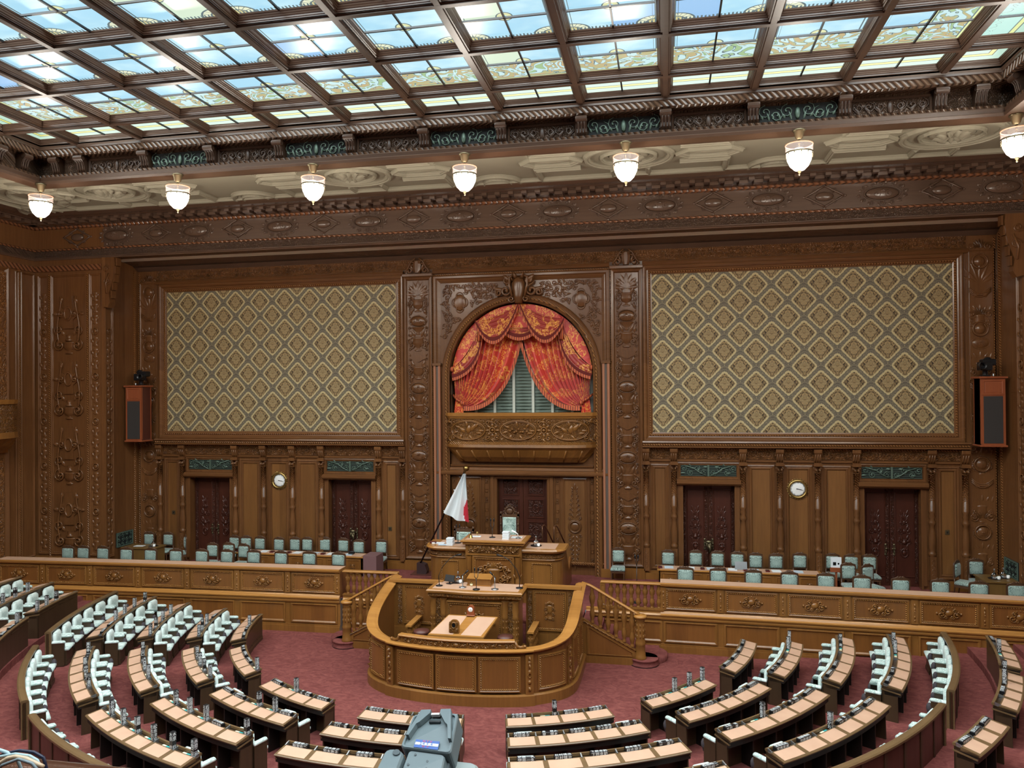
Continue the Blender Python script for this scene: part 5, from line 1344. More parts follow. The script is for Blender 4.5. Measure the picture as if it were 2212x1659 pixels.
def paper(x, y, z, w, h, rz, label, grp, m=None, th=.006):
    b = MB(m or MPap); b.box(-w/2,w/2,-h/2,h/2,0,th); o = b.build('document'); o.location = (x, y, z); o.rotation_euler = (0,0,rz); return tag(o, label, 'paper', grp)
TZ = DZ+.751
for side, x0, x1, yc in (('left', -10.9, -5.95, -1.24), ('right', 5.3, 10.3, -1.4)):
    n = 7
    for k in range(n):
        x = x0+(x1-x0)*(k+.25)/n
        paper(x, yc+.05, TZ, .3, .36, random.uniform(-.1,.1), 'white document on the %s long table, %s place from the left' % (side, ORD[k]), 'documents on the %s long table' % side, MPap if k % 2 else MPap2)
        b = MB(MDarkRed); b.bbox(-.07,.07,-.09,.09,0,.05,.01); b.mat(MBlk).box(-.05,.05,-.05,.05,.05,.06); o = b.build('voting_box'); o.location = (x-.3, yc-.08, TZ); tag(o, 'small dark red box on the %s long table, %s place from the left' % (side, ORD[k]), 'box', 'small red boxes on the long tables')
t = empty('laptop', (7.9, -1.35, TZ), label='silver laptop seen from behind on the right long table', cat='laptop')
b = MB(MMetal); b.box(-.2,.2,0,.26,0,.015); b.build('keyboard_base', t); b = MB(MMetal); b.T = TM(Matrix.Rotation(radians(-14), 4, 'X')); b.box(-.2,.2,-.01,.005,.0,.27); b.ell((0,-.012,.14), .02,.003,.02, 10, 4); b.build('screen_lid', t)
t = empty('desk_telephone', (-6.4, -1.15, TZ), label='black desk telephone on the left long table', cat='telephone'); b = MB(MBlk); b.bbox(-.1,.1,-.08,.08,0,.06,.02); b.build('phone_base', t); b = MB(MBlk); b.tube([(-.12,0,.06),(-.1,0,.1),(.1,0,.1),(.12,0,.06)], .025, 6); b.build('handset', t)
MOl = wood('dull_olive_wood', lin(84,62,30), lin(132,100,54), rough=.4)
for side, x0, x1, y0, y1 in (('left',-16.2,-14.7,-1.45,-.65), ('right',15.35,16.35,-1.75,-.75)):
    t = empty('corner_table', ((x0+x1)/2,(y0+y1)/2,DZ), label='plain olive-brown wooden table in the %s corner of the dais' % side, cat='table', group='corner tables on the dais'); hx, hy = (x1-x0)/2, (y1-y0)/2
    b = MB(MOl); b.bbox(-hx,hx,-hy,hy,.7,.76,.01); b.build('tabletop', t)
    b = MB(MOl); b.box(-hx+.04,hx-.04,-hy+.04,-hy+.08,0,.7); b.build('front_panel', t); b = MB(MOl); b.box(hx-.08,hx-.04,-hy+.04,hy-.04,0,.7); b.box(-hx+.04,-hx+.08,-hy+.04,hy-.04,0,.7); b.build('side_panel', t)
def jug_set(x, y, z, label):
    t = empty('water_jug_set', (x,y,z), label=label, cat='jug', group='trays with glass water jugs')
    b = MB(MBlk); b.lathe([(0,0),(.17,0),(.19,.02),(.17,.015),(0,.01)], seg=18); b.build('tray', t)
    b = MB(MGl); b.lathe([(.04,.015),(.09,.03),(.1,.09),(.05,.17),(.022,.22),(.025,.26)], seg=12); b.build('jug', t)
    b = MB(MMetal); b.ell((0,0,.3), .025,.025,.03, 8, 5); b.lathe([(.02,.26),(.026,.28),(.02,.3)], seg=8); b.build('stopper', t)
    b = MB(MWh); b.lathe([(.045,.015),(.05,.1),(.046,.1),(.04,.02)], (.1,-.09,0), 12); b.build('cup', t)
    return t
jug_set(-15.0, -1.05, DZ+.76, 'water jug on the left corner table'); jug_set(15.75, -1.35, DZ+.76, 'water jug tray on the right corner table, left one'); jug_set(16.1, -1.15, DZ+.76, 'water jug tray on the right corner table, right one')
jug_set(1.15, -3.5, 2.967, 'silver water jug on black tray on the right rostrum wing')
paper(-15.6, -1.1, DZ+.761, .4, .25, .1, 'white sheet on the left corner table', 'documents on the corner tables')
# things on the rostrum
def mic(x, y, z, label, kind='twin', rz=0., name='microphone', head=None, c=MBlk):
    t = empty(name, (x,y,z), rz, label, 'microphone', 'desk microphones')
    b = MB(c); b.lathe([(0,0),(.1,0),(.11,.015),(.05,.03),(0,.032)], seg=16); b.build('base', t)
    if kind == 'twin':
        b = MB(MBlk); b.tube([(0,0,.03),(0,0,.32)], .011, 6); 
        for q in (-1, 1): b.tube([(0,0,.3),(q*.05,-.01,.38),(q*.055,.02,.52)], .01, 6)
        b.build('stand', t)
        for q in (-1, 1): b = MB(MBlk); b.ell((q*.055,.02,.58), .024,.024,.06, 8, 6); b.build('capsule', t)
    elif kind == 'arm':
        b = MB(c); b.tube([(0,0,.03),(0,0,.36)], .014, 6); b.build('stand', t)
        b = MB(MBlk); b.tube([(head[0]*-.3,-.04,.33),(head[0]*.5,.02,.42)], .012, 6); b.tube([(head[0]*.4,.02,.41),(head[0],.04,.5)], [.02,.028], 8); b.build('capsule', t)
    else:
        b = MB(MBlk); H = [(0,0,.03),(head[0]*-.02,.0,.3),(head[0]*.15,.02,.55),(head[0]*.5,.04,.8),(head[0]*.85,.03,.92)]; b.tube(H, .012, 6); b.build('gooseneck', t)
        b = MB(MBlk); b.tube([(head[0]*.8,.03,.91),(head[0]*1.1,.02,.95)], [.02,.03], 8); b.build('capsule', t)
    return t
mic(-.28, -3.75, 3.248, 'black twin-head microphone on the centre rostrum top')
mic(-1.55, -3.45, 2.967, 'black twin-head microphone on the left rostrum wing')
for x, y, z, lb in ((.22,-3.9,3.248,'stack of white paper sheets on the centre rostrum top'), (-1.72,-3.8,2.967,'tall stack of white papers on the left rostrum wing')):
    t = empty('paper_stack', (x,y,z), label=lb, cat='paper')
    for k in range(5): b = MB(MPap); b.box(-.11+.01*(k % 2),.11+.01*(k % 2),-.12,.12,.05*k,.05*k+.042); b.build('paper_bundle', t)
paper(-.85,-3.65,3.248,.3,.22,.1,'white sheet on the left part of the centre rostrum top','papers on the rostrum'); paper(.52,-3.6,3.248,.36,.3,0,'white sheet on the right part of the centre rostrum top','papers on the rostrum'); paper(-2.15,-3.55,2.967,.3,.26,0,'white sheet on the left rostrum wing beside the red box','papers on the rostrum'); paper(-1.95,-3.8,2.967,.36,.24,.1,'bluish sheet on the left rostrum wing near the edge','papers on the rostrum', MPap2)
t = empty('hand_bell', (-.98,-3.9,3.248), label='small brass hand bell on the centre rostrum top', cat='bell'); b = MB(MBrass); b.lathe([(.075,0),(.06,.03),(.045,.09),(.0,.11)], seg=12); b.build('bell_cup', t); b = MB(MBlk); b.tube([(0,0,.1),(0,0,.2)], [.015,.02], 8); b.build('handle', t)
t = empty('brass_orb', (-.86,-3.5,3.248), label='small brass orb lamp on the centre rostrum top', cat='lamp'); b = MB(MBrass); b.lathe([(.03,0),(.012,.02),(.01,.06)], seg=8); b.build('foot', t); b = MB(MBrass); b.ell((0,0,.1), .05,.05,.045, 10, 6); b.build('orb', t)
t = empty('desk_lamp', (.6,-3.75,3.254), label='small white desk lamp bending over the rostrum top', cat='lamp'); b = MB(MMetal); b.lathe([(0,0),(.09,0),(.08,.02),(0,.025)], seg=12); b.build('base', t); b = MB(MWh); b.tube([(.0,0,.02),(-.02,0,.14),(-.12,0,.2),(-.22,0,.24)], [.014,.014,.03,.035], 8); b.build('arm', t)
t = empty('red_seal_box', (-2.38,-3.6,2.967), label='small red and white seal box on the left rostrum wing', cat='box'); b = MB(MDarkRed); b.bbox(-.1,.1,-.06,.06,0,.06,.01); b.build('lid', t); b = MB(MWh); b.box(-.02,.08,-.09,-.06,0,.04); b.build('label_card', t)
for i, x in enumerate((1.2, 1.62)):
    b = MB(plain('bronze_tube_rail', lin(120,84,62), .35, .6)); b.tube([(0,0,0),(0,0,.62),(.01,.03,.72),(.05,.1,.76),(.1,.16,.7),(.3,.6,.05)], .025, 7); o = b.build('step_handrail'); o.location = (x-.1,-1.9,2.6); tag(o, 'curved bronze step handrail behind the right rostrum wing, %s one' % ('left','right')[i], 'handrail', 'bronze handrails')
# standing microphone beside the lone chair
t = empty('microphone_stand', (4.44,-3.3,DZ), label='tall black twin microphone stand in front of the lone chair', cat='microphone'); b = MB(MBlk); b.lathe([(0,0),(.15,0),(.14,.02),(0,.03)], seg=14); b.build('base', t); b = MB(MBlk); b.tube([(0,0,.02),(0,0,1.2)], .012, 6); b.tube([(0,0,1.2),(-.05,0,1.45)], .01, 6); b.tube([(0,0,1.2),(.05,0,1.45)], .01, 6); b.build('pole', t)
for q in (-1, 1): b = MB(MBlk); b.ell((q*.05,0,1.5), .03,.03,.07, 8, 6); b.build('capsule', t)
# papers held in a wooden holder (folded stand) among the right chairs
t = empty('notice_stand', (11.0,-1.15,DZ+.75), label='white printed notice in a brown holder beside the right long table', cat='notice'); b = MB(MPap); b.box(-.17,.17,-.01,.01,.12,.5); b.mat(MBlk).box(-.1,-.0,-.013,-.01,.22,.33); b.box(.05,.1,-.013,-.01,.25,.31); b.build('notice_sheet', t); b = MB(MSp); b.box(-.19,.19,-.05,.03,0,.15); b.box(-.03,.03,-.02,.02,-.75,0); b.build('holder', t)
# ------------------------------------------------------------------ barriers along the dais
def by(x): return -4.34-.0018*x*x
def barrier(side, x0, x1, n):
    s_ = -1 if side == 'left' else 1
    t = empty('dais_barrier', (0,0,0), label='long panelled golden wooden barrier along the %s front of the dais' % side, cat='barrier', group='barriers along the front of the dais')
    T = lambda p: (p[0], by(p[0])-p[2], p[1])
    xs = [x0+(x1-x0)*k/n for k in range(n+1)]
    def strip(b, v0, v1, d0, d1, m=28, prof=None):
        P = prof or [(v0,d0),(v0,d1),(v1,d1),(v1,d0)]
        b.loft([[(x0+(x1-x0)*k/m, v, d) for v, d in P] for k in range(m+1)], caps=True)
    b = MB(MG, T=T); strip(b, 0, 2.05, -.12, 0.); b.build('core', t)
    b = MB(MG, T=T); strip(b, 0, .2, 0, .07); strip(b, .2, .26, 0, .045); b.build('plinth', t)
    b = MB(MGx, T=T); strip(b, 0,0,0,0, prof=[(1.0,0),(1.0,.04),(1.05,.06),(1.1,.05),(1.13,.1),(1.17,.11),(1.2,.07),(1.24,.05),(1.27,.02),(1.27,0)]); b.build('string_moulding', t)
    b = MB(MGx, T=T); strip(b, 0,0,0,0, prof=[(2.02,-.5),(2.02,.05),(2.06,.09),(2.12,.1),(2.14,.07),(2.14,-.5)]); b.build('top_rail', t)
    b = MB(MPad, T=T); strip(b, 2.14, 2.146, -.46, .02); b.build('leather_inlay', t)
    for k in range(n):
        a, c = xs[k], xs[k+1]
        b = MB(MG, T=T); b.frame(a+.1, c-.1, .3, .96, [(0,0),(0,.035),(.04,.045),(.08,.01),(.08,.0)]); b.mat(MGw).box(a+.18, c-.18, .38, .88, 0, .008); b.build('lower_panel', t)
        b = MB(MG, T=T); b.frame(a+.14, c-.14, 1.32, 1.98, [(0,0),(0,.035),(.03,.045),(.05,.03)]); b.mat(MGb).frame(a+.19, c-.19, 1.37, 1.93, [(0,.025),(.02,.035),(.04,.008)]); b.mat(MGw).box(a+.22, c-.22, 1.4, 1.9, 0, .008); o = b.build('upper_panel', t)
        e = MB(MG); m_ = (a+c)/2; e.T = lambda p, m_=m_: T((m_+(p[0]-m_)*1.3, 1.66+(p[1]-1.66)*1.25, p[2]*1.2)); e.ell((m_,1.66,0), .09,.08,.05, 10, 3, half=True)
        for q in (-1, 1):
            e.scroll(m_+q*.15, 1.62, .075, q, 0, .018, .03, n=11); e.scroll(m_+q*.12, 1.72, .06, -q, 0, .016, .03, n=11); e.scroll(m_+q*.06, 1.57, .045, -q, 0, .014, .03, n=9)
            e.ell((m_+q*.24,1.65,.01), .03,.04,.02, 7, 3)
        for j in range(7): e.ell((m_+.15*cos(pi*(j+.5)/7), 1.7+.07*sin(pi*(j+.5)/7)+.03, .01), .018,.018,.02, 6, 3)
        e.build('carved_emblem', o)
    for k in range(n+1):
        u = xs[k]+(.09 if k == 0 else -.09 if k == n else 0); b = MB(MG, T=T); b.box(u-.09, u+.09, 1.3, 2.0, 0, .04); b.ell((u,1.72,.04), .03,.08,.02, 6, 3); b.ell((u,1.5,.04), .03,.05,.02, 6, 3); b.ell((u,1.4,.04), .035,.03,.02, 6, 3); b.leaf(u, 1.62, .08, .025, pi/2, .05); b.leaf(u, 1.78, .12, .03, pi/2, .05); b.build('carved_strip', t)
    xe = x1 if s_ < 0 else x0
    b = MB(MG); b.box(min(xe, xe-s_*-.0), max(xe, xe)+.001, by(xe), by(xe)+.62, 0, 2.04); b.build('end_panel', t)
barrier('left', -18.55, -5.42, 7); barrier('right', 5.2, 19.6, 8)
# dais face and balustrades beside the centre
PB = [(.06,0),(.065,.02),(.045,.04),(.05,.07),(.075,.14),(.08,.2),(.05,.29),(.045,.31),(.06,.335),(.045,.36),(.08,.44),(.088,.52),(.045,.66),(.06,.69),(.055,.72)]
bal_me = None
def baluster(parent, x, y, z, h):
    global bal_me
    if bal_me is None:
        b = MB(MG); b.lathe([(r, v/.72) for r, v in PB], seg=10)
        for k in range(6): b.ell((.08*cos(k*pi/3), .08*sin(k*pi/3), .74), .015,.015,.06, 5, 3)
        o = b.build('baluster'); bal_me = o.data
    else: o = bpy.data.objects.new('baluster', bal_me); COL.objects.link(o)
    o.parent = parent; o.location = (x, y, z); o.scale = (1, 1, h)
for s_, side in ((-1, 'left'), (1, 'right')):
    x0, x1 = sorted([s_*5.3, s_*2.9])
    b = MB(MG, T=TB(-4.38)); b.box(x0, x1, 0, 1.2, -.1, 0); b.box(x0, x1, 0, .22, 0, .04); b.frame(x0+.1, x1-.05, .3, .95, [(0,0),(0,.035),(.04,.045),(.08,.01)]); b.mat(MGw).box(x0+.18, x1-.13, .38, .87, 0, .008); b.mat(MGx).loft([[(u, v, d) for v, d in ((1.0,0),(1.03,.06),(1.1,.07),(1.15,.1),(1.2,.05),(1.28,.05),(1.3,0))] for u in (x0, x1)], caps=True)
    tag(b.build('dais_face_panel'), 'panelled wooden dais face below the %s balustrade' % side, 'panelling', 'dais face panels')
    t = empty('balustrade', (s_*4.3,-4.38,1.28), label='straight wooden balustrade on the dais edge at the %s of the centre' % side, cat='balustrade', group='straight balustrades on the dais')
    a0, a1 = (x0-s_*4.3, x1-s_*4.3); xi0, xi1 = sorted([s_*5.3-s_*4.3, s_*3.35-s_*4.3])
    b = MB(MGx); b.bbox(xi0, xi1, -.1, .1, .78, .85, .02); b.build('rail', t); b = MB(MG); b.box(xi0, xi1, -.08,.08,0,.06); b.build('bottom_rail', t)
    xp = s_*3.42-s_*4.3; b = MB(MG); b.box(xp-.08, xp+.08, -.08,.08,.06,.78); b.T = lambda p: (p[0], -.08-p[2], p[1]); b.frame(xp-.06, xp+.06, .12, .72, [(0,0),(0,.01),(.02,.0)]); b.ell((xp,.45,0), .025,.08,.02, 6, 3, half=True); b.build('end_post', t)
    for k in range(8): baluster(t, xi0+.1+(xi1-xi0-.34)*(k+.3)/7.6+(.16 if s_ > 0 else 0), 0, .06, .72)
    # stairs
    t = empty('staircase', (s_*4.,-5.0,0), label='carpeted stairs up to the dais on the %s side with wooden stringer' % side, cat='stairs', group='stairs beside the centre enclosure')
    b = MB(MCarp)
    for k in range(6):
        xa = s_*(4.75-.32*k); z1 = DZ*(k+1)/6; a, c = sorted([xa-s_*4., s_*2.9-s_*4.]); b.box(a, c, -.62, .6, z1-DZ/6, z1)
    b.build('steps', t)
    b = MB(MCarp); b.lathe([(.42,0),(.44,.03),(.4,.05),(.42,.16),(.44,.18),(.4,.2),(0,.2)], (s_*.72,-.5,0), 18); b.box(*sorted([s_*.72, s_*1.15]), -.5, .6, 0, .2); b.lathe([(.6,0),(.62,.16),(.58,.18),(0,.18)], (s_*.8,.0,0), 18); b.build('rounded_bottom_step', t)
    b = MB(MBlk); b.lathe([(.45,.0),(.45,.02)], (s_*.72,-.5,0), 18); b.build('floor_edging', t)
    P = [(s_*.56,.0),(s_*.56,.42),(s_*-1.05,1.3),(s_*-1.1,1.3),(s_*-1.1,.0)]
    b = MB(MG); b.loft([[(x, y, z) for x, z in P] for y in (-.72,-.62)], caps=True)
    b.T = lambda p: (p[0], -.72-p[2], p[1]); q = [(s_*.42,.26),(s_*.42,.36),(s_*-.95,1.08),(s_*-.95,.26)]
    b.mat(MG).loft([[(a, v, 0) for a, v in q],[(a, v, .03) for a, v in q],[(a*.94-s_*.01, v*.96+.02, .03) for a, v in q],[(a*.9-s_*.02, v*.92+.035, .0) for a, v in q]]); b.mat(MGw).add([(a*.9-s_*.02, v*.92+.035, .006) for a, v in q], [(0,1,2,3)])
    b.mat(MGb).tube([(s_*.5,.42,.01),(s_*-1.05,1.23,.01)], .02, 5); b.mat(MG).box(*sorted([s_*.56, s_*-1.1]), 0, .2, 0, .03); b.build('stringer', t)
    b = MB(MGx); pts = [(s_*.6,-.67,1.5),(s_*.5,-.67,1.53),(s_*-.6,-.67,2.15),(s_*-.85,-.67,2.29),(s_*-1.1,-.67,2.36)]; b.tube(pts, .08, 8, flat=.5); b.build('handrail', t)
    for k in range(6):
        x = .38-.235*k; zb = .5+(.56-x)*.545-.06; zt_ = 1.44+(.6-x)*.56; o = baluster(t, s_*x, -.67, zb, zt_-zb)
    t = empty('newel_post', (s_*4.62,-5.67,.2), label='carved round newel post at the foot of the %s stairs' % side, cat='post', group='newel posts of the stairs')
    b = MB(MG); b.lathe([(.17,0),(.18,.04),(.15,.08),(.14,.4),(.16,.44),(.14,.48),(.13,.6),(.135,1.05),(.12,1.1),(.15,1.14),(.14,1.18)], seg=14)
    for k in range(8):
        a = k*pi/4; 
        for v in (.6, .76, .92): b.ell((.13*cos(a),.13*sin(a),v+.06), .025,.025,.06, 6, 3)
    b.build('shaft', t); b = MB(MGx); b.lathe([(.15,1.18),(.19,1.21),(.2,1.25),(.17,1.28),(0,1.31)], seg=16); b.build('cap', t)
# ------------------------------------------------------------------ the stenographers' enclosure
t = empty('enclosure', (0,-7.5,0), label="curved golden wooden enclosure wall around the stenographers' pit", cat='enclosure')
HALF = [(0,-9.3,1.41),(.7,-9.26,1.41),(1.3,-9.16,1.41),(1.78,-9.04,1.41),(2.2,-8.84,1.43),(2.55,-8.56,1.49),(2.78,-8.24,1.6),(2.89,-7.85,1.78),(2.92,-7.4,1.97),(2.93,-6.8,2.15),(2.93,-6.2,2.29),(2.93,-5.75,2.35)]
PTH = [(-x,y,z) for x,y,z in HALF[::-1]][:-1]+HALF
def smoothp(P, k=5):
    out = []
    for i in range(len(P)-1):
        p0, p1, p2, p3 = P[max(i-1,0)], P[i], P[i+1], P[min(i+2,len(P)-1)]
        for j in range(k):
            t_ = j/k; out.append(tuple(.5*((2*p1[a])+(-p0[a]+p2[a])*t_+(2*p0[a]-5*p1[a]+4*p2[a]-p3[a])*t_**2+(-p0[a]+3*p1[a]-3*p2[a]+p3[a])*t_**3) for a in range(3)))
    return out+[P[-1]]
PS = smoothp(PTH); NR = []; AL = [0.]
for i, p in enumerate(PS):
    a, c = PS[max(i-1,0)], PS[min(i+1,len(PS)-1)]; tx, ty = c[0]-a[0], c[1]-a[1]; l = hypot(tx, ty); NR.append((ty/l, -tx/l))
    if i: AL.append(AL[-1]+hypot(p[0]-PS[i-1][0], p[1]-PS[i-1][1]))
mid = AL[-1]/2
def ep(s, d=0.):
    """arc length from the middle -> (x, y, rail height), pushed out by d"""
    s += mid; i = 0
    while i < len(AL)-2 and AL[i+1] < s: i += 1
    f = (s-AL[i])/(AL[i+1]-AL[i]); p = [PS[i][k]+(PS[i+1][k]-PS[i][k])*f for k in range(3)]; n = [NR[i][k]+(NR[i+1][k]-NR[i][k])*f for k in range(2)]
    return (p[0]+n[0]*d, p[1]+n[1]*d, p[2])
def E(u, v, d): x, y, z = ep(u, d); return (x, y+7.5, v)
def Er(u, v, d): x, y, z = ep(u, d); return (x, y+7.5, z+v)
def estrip(b, f, prof, u0=None, u1=None, m=70):
    u0 = -mid if u0 is None else u0; u1 = mid if u1 is None else u1
    b.loft([[f(u0+(u1-u0)*k/m, v, d) for v, d in prof] for k in range(m+1)], caps=True)
b = MB(MGw); m = 70; rings = []
for k in range(m+1):
    u = -mid+2*mid*k/m; z = ep(u)[2]; rings.append([E(u,0,0), E(u,z-.05,0), E(u,z-.05,-.12), E(u,0,-.12)])
b.loft(rings, caps=True); b.build('wall_core', t)
b = MB(MG); estrip(b, E, [(0,0),(0,.1),(.25,.1),(.28,.05),(.28,0)]); estrip(b, E, [(.0,.08),(.0,.15),(.26,.15),(.29,.08)], -2.02, 2.02, 30); b.build('plinth', t)
b = MB(MGx); estrip(b, Er, [(-.1,-.13),(-.1,.0),(-.06,.05),(-.03,.11),(.01,.12),(.03,.06),(.035,-.1),(0,-.2),(-.04,-.2)]); estrip(b, Er, [(-.08,.04),(-.05,.1),(-.02,.15),(.012,.15),(.035,.1),(.036,.02)], -2.0, 2.0, 30); b.build('top_rail', t)
pans = [(-1.02,.0),(.0,1.02)]
PW_ = [(-1.93,-.98),(-.95,.0),(.03,.98),(1.01,1.96)] if 0 else [(-1.66,-.62),(-.55,.5),(.57,1.64)]
def epanel(u0, u1, v0=.34, v1=1.26, d=.0):
    b = MB(MG); f = lambda p: E(p[0], p[1], p[2]+d)
    n = 6
    def ring(i, dd): 
        P = [(u0+i+(u1-u0-2*i)*k/n, v0+i, dd) for k in range(n+1)]+[(u1-i-(u1-u0-2*i)*k/n, v1-i, dd) for k in range(n+1)]; return P
    b.T = f; b.loft([ring(0,0), ring(0,.03), ring(.03,.04), ring(.05,.02)]); b.mat(MGb).loft([ring(.05,.02), ring(.07,.035), ring(.09,.012)]); b.mat(MG).loft([ring(.09,.012), ring(.11,.012)])
    b.mat(MGw)
    P = ring(.11,.012); m_ = len(P); 
    b.add(P, [(k, k+1, m_-2-k, m_-1-k) for k in range(n)]); b.build('panel', t)
for a, c in ((-1.68,-.6),(-.54,.54),(.6,1.68)): epanel(a, c, d=.05)
for s_ in (-1, 1):
    for a, c in ((2.14,3.02),(3.42,4.3),(4.4,5.3)):
        u0, u1 = sorted([s_*a, s_*c]); epanel(u0, u1, .34, 1.26 if a < 3 else 1.45)
    for u in (1.9, 3.22):
        b = MB(MG, T=lambda p: E(p[0], p[1], p[2])); dd = .1 if u < 2 else .03; u_ = s_*u; b.box(u_-.1, u_+.1, .28, 1.3, 0, dd)
        for v in (.42,.6,.86,1.1): b.ell((u_, v, dd), .05,.07,.03, 8, 3)
        b.ring(u_, .78, .045,.06,.015, dd+.01, 10, 4); b.leaf(u_, .95, .14, .04, pi/2, dd+.02); b.leaf(u_, 1.16, .12, .04, pi/2, dd+.02); b.leaf(u_, .5, .1, .04, -pi/2, dd+.02); b.build('carved_strip', t)
b = MB(MG)                      # low carved crest on the front rail
estrip(b, Er, [(.03,-.06),(.03,-.02),(.2,-.02),(.2,-.06)], -1.62, 1.5, 24); b.mat(MGx); estrip(b, Er, [(.19,-.12),(.19,.03),(.22,.05),(.25,.03),(.25,-.12)], -1.66, 1.54, 24); b.mat(MG); b.T = lambda p: Er(p[0], p[1], p[2]-.02)
for i in range(-10, 10): u = .08+i*.155; b.scroll(u, .11, .065, 1 if i % 2 else -1, i, .016, .02, n=10); b.leaf(u+.05, .1, .12, .03, i*1.3, .03)
b.ell((0,.11,.02), .08,.06,.04, 10, 4)
for q, e0 in ((-1,-1.66),(1,1.54)): b.tube([(e0,.2,-.02),(e0+q*.05,.1,0),(e0+q*.14,.06,0),(e0+q*.24,.07,0)], [.05,.045,.04,.05], 7); b.ell((e0+q*.26,.08,0), .05,.045,.045, 8, 4)
b.T = None; b.build('carved_crest', t)
# back panels of the pit, beside the lectern
for s_, side in ((-1, 'left'), (1, 'right')):
    T = lambda p: (p[0], 1.25-p[2], p[1]); x0, x1 = sorted([s_*1.3, s_*2.9])
    b = MB(MG, T=T); b.box(x0, x1, .3, 2.33, -.08, 0); b.box(x0, x1, .3, .95, 0, .02); o = b.build('back_wall', t)
    b = MB(MGx, T=T); b.box(x0-.05, x1+.05, 2.3, 2.38, -.14, .08); b.build('back_rail', t)
    a, c = sorted([s_*1.52, s_*2.5]); b = MB(MG, T=T); b.frame(a, c, 1.05, 2.22, [(0,0),(0,.04),(.03,.04),(.04,.02)]); b.mat(MGb).frame(a+.04, c-.04, 1.09, 2.18, [(0,.02),(.02,.035),(.04,.01)]); b.mat(MGw).box(a+.08, c-.08, 1.13, 2.14, 0, .01); b.mat(MG)
    uc = (a+c)/2; b.urn(uc, 1.45, .18, .4, .04); b.oval(uc, 1.4, .08, .07, .03, False); b.palmette(uc, 1.82, .2, .12, 5)
    for q in (-1, 1):
        for v in (1.42,1.56,1.72,1.84): b.scroll(uc+q*.1, v, .05, q*(1 if v > 1.6 else -1), v*4, .012, .03, n=10)
    b.build('carved_panel', t)
    for u in (s_*1.42, s_*2.62): b = MB(MGc, T=T); b.box(u-.06, u+.06, 1.05, 2.2, 0, .025); b.build('carved_strip', t)
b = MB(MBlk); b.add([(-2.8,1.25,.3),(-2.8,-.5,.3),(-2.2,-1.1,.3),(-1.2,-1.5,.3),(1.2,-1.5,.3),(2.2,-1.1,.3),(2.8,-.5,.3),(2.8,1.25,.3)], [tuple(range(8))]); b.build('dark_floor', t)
for x, side in ((-1.98, 'left'), (1.62, 'right')):
    t2 = empty('pit_handrail', (x,-7.5,.3), label='short slanting inner handrail %s of the lectern inside the enclosure' % side, cat='handrail', group='short handrails inside the enclosure')
    b = MB(MGx); b.loft([[(a, y, z+(y+0)*.0) for a, z in ((-.09,.98),(.09,.98),(.09,1.03),(-.09,1.03))] for y in (.15, 1.2)], caps=True); b.build('rail', t2)
    for k in range(5): baluster(t2, 0, .25+.2*k, .35, .63)
    b = MB(MG); b.box(-.06,.06,.1,1.2,0,.35); b.build('base_beam', t2)
# lectern
t = empty('lectern', (-.07,-6.7,.3), label='broad carved lectern with microphones in front of the rostrum', cat='lectern')
def lp(bow, d, z):
    P = []
    for k in range(13):
        u = -1+k/6; P.append((u*1.38*(1+d/1.38), -.42-d-bow*(1-min(1, (u/.62)**2)) if abs(u) < .62 else -.42-d, z))
    return P+[(1.38+d,.5+d*0,z),(-1.38-d,.5,z)]
b = MB(MG); b.loft([lp(.06,-.12,0), lp(.06,-.12,1.82)], caps=True); b.build('body', t)
b = MB(MG); b.loft([lp(.06,-.02,0), lp(.06,-.02,.28), lp(.06,-.06,.32)], caps=True); b.build('plinth', t)
b = MB(MGx); b.loft([lp(.08,-.08,1.8), lp(.08,-.03,1.84), lp(.08,-.02,1.93), lp(.08,.03,1.96), lp(.08,.05,2.02), lp(.08,.02,2.055)], caps=True); b.build('top', t)
b = MB(MPad); b.loft([lp(.02,-.1,2.05), lp(.02,-.1,2.062)], caps=True); b.build('leather_inlay', t)
b = MB(MGc); b.loft([lp(.08,-.0,1.86), lp(.08,-.0,1.92)]); b.build('carved_band', t)
T = lambda p: (p[0], -.37-p[2], p[1]); b = MB(MG, T=T); b.frame(-.86,.86,.4,1.75,[(0,0),(0,.05),(.04,.06),(.08,.02),(.1,.02)]); b.mat(MGb).frame(-.78,.78,.48,1.67,[(0,.02),(.02,.04),(.04,.01)]); b.mat(MGw).box(-.74,.74,.52,1.63,0,.012); b.mat(MG)
b.ring(0,1.3,.12,.1,.025,.04,14)
for q in (-1, 1):
    for k in range(5): b.scroll(q*(.15+.09*k), 1.36-.05*k, .08-.008*k, q if k % 2 else -q, k, .02, .04, n=11); b.leaf(q*(.12+.09*k), 1.34-.06*k, .16, .04, pi/2-q*(.2+.25*k), .04)
    b.ell((q*.7,1.58,.01),.03,.03,.02,6,3); b.ell((q*.7,.57,.01),.03,.03,.02,6,3)
b.build('carved_panel', t)
for u in (-1.22,-.92,.92,1.22):
    b = MB(MG); b.lathe([(.1,.3),(.11,.36),(.075,.42),(.085,.8),(.08,1.3),(.1,1.34),(.08,1.4),(.1,1.56),(.085,1.72),(.11,1.8)], (u,-.42,0), 10)
    for k in range(5):
        for a in range(4): b.ell((u+.08*cos(a*pi/3+pi+.1), -.42+.08*sin(a*pi/3+pi), .5+.18*k), .02,.02,.05, 5, 3)
    b.build('carved_column', t)
for u in (-1.07, 1.07): b = MB(MGc, T=lambda p: (p[0], -.36-p[2], p[1])); b.box(u-.1,u+.1,.34,1.78,0,.04); b.build('carved_strip', t)
LT = .3+2.063
mic(-.48,-6.82,LT,'steel desk microphone angled left on the lectern','arm',head=(.16,),c=MMetal)
mic(-.03,-6.98,LT,'black twin-head microphone in the middle of the lectern')
mic(.5,-6.88,LT,'steel desk microphone angled upright on the lectern','arm',head=(-.16,),c=MMetal)
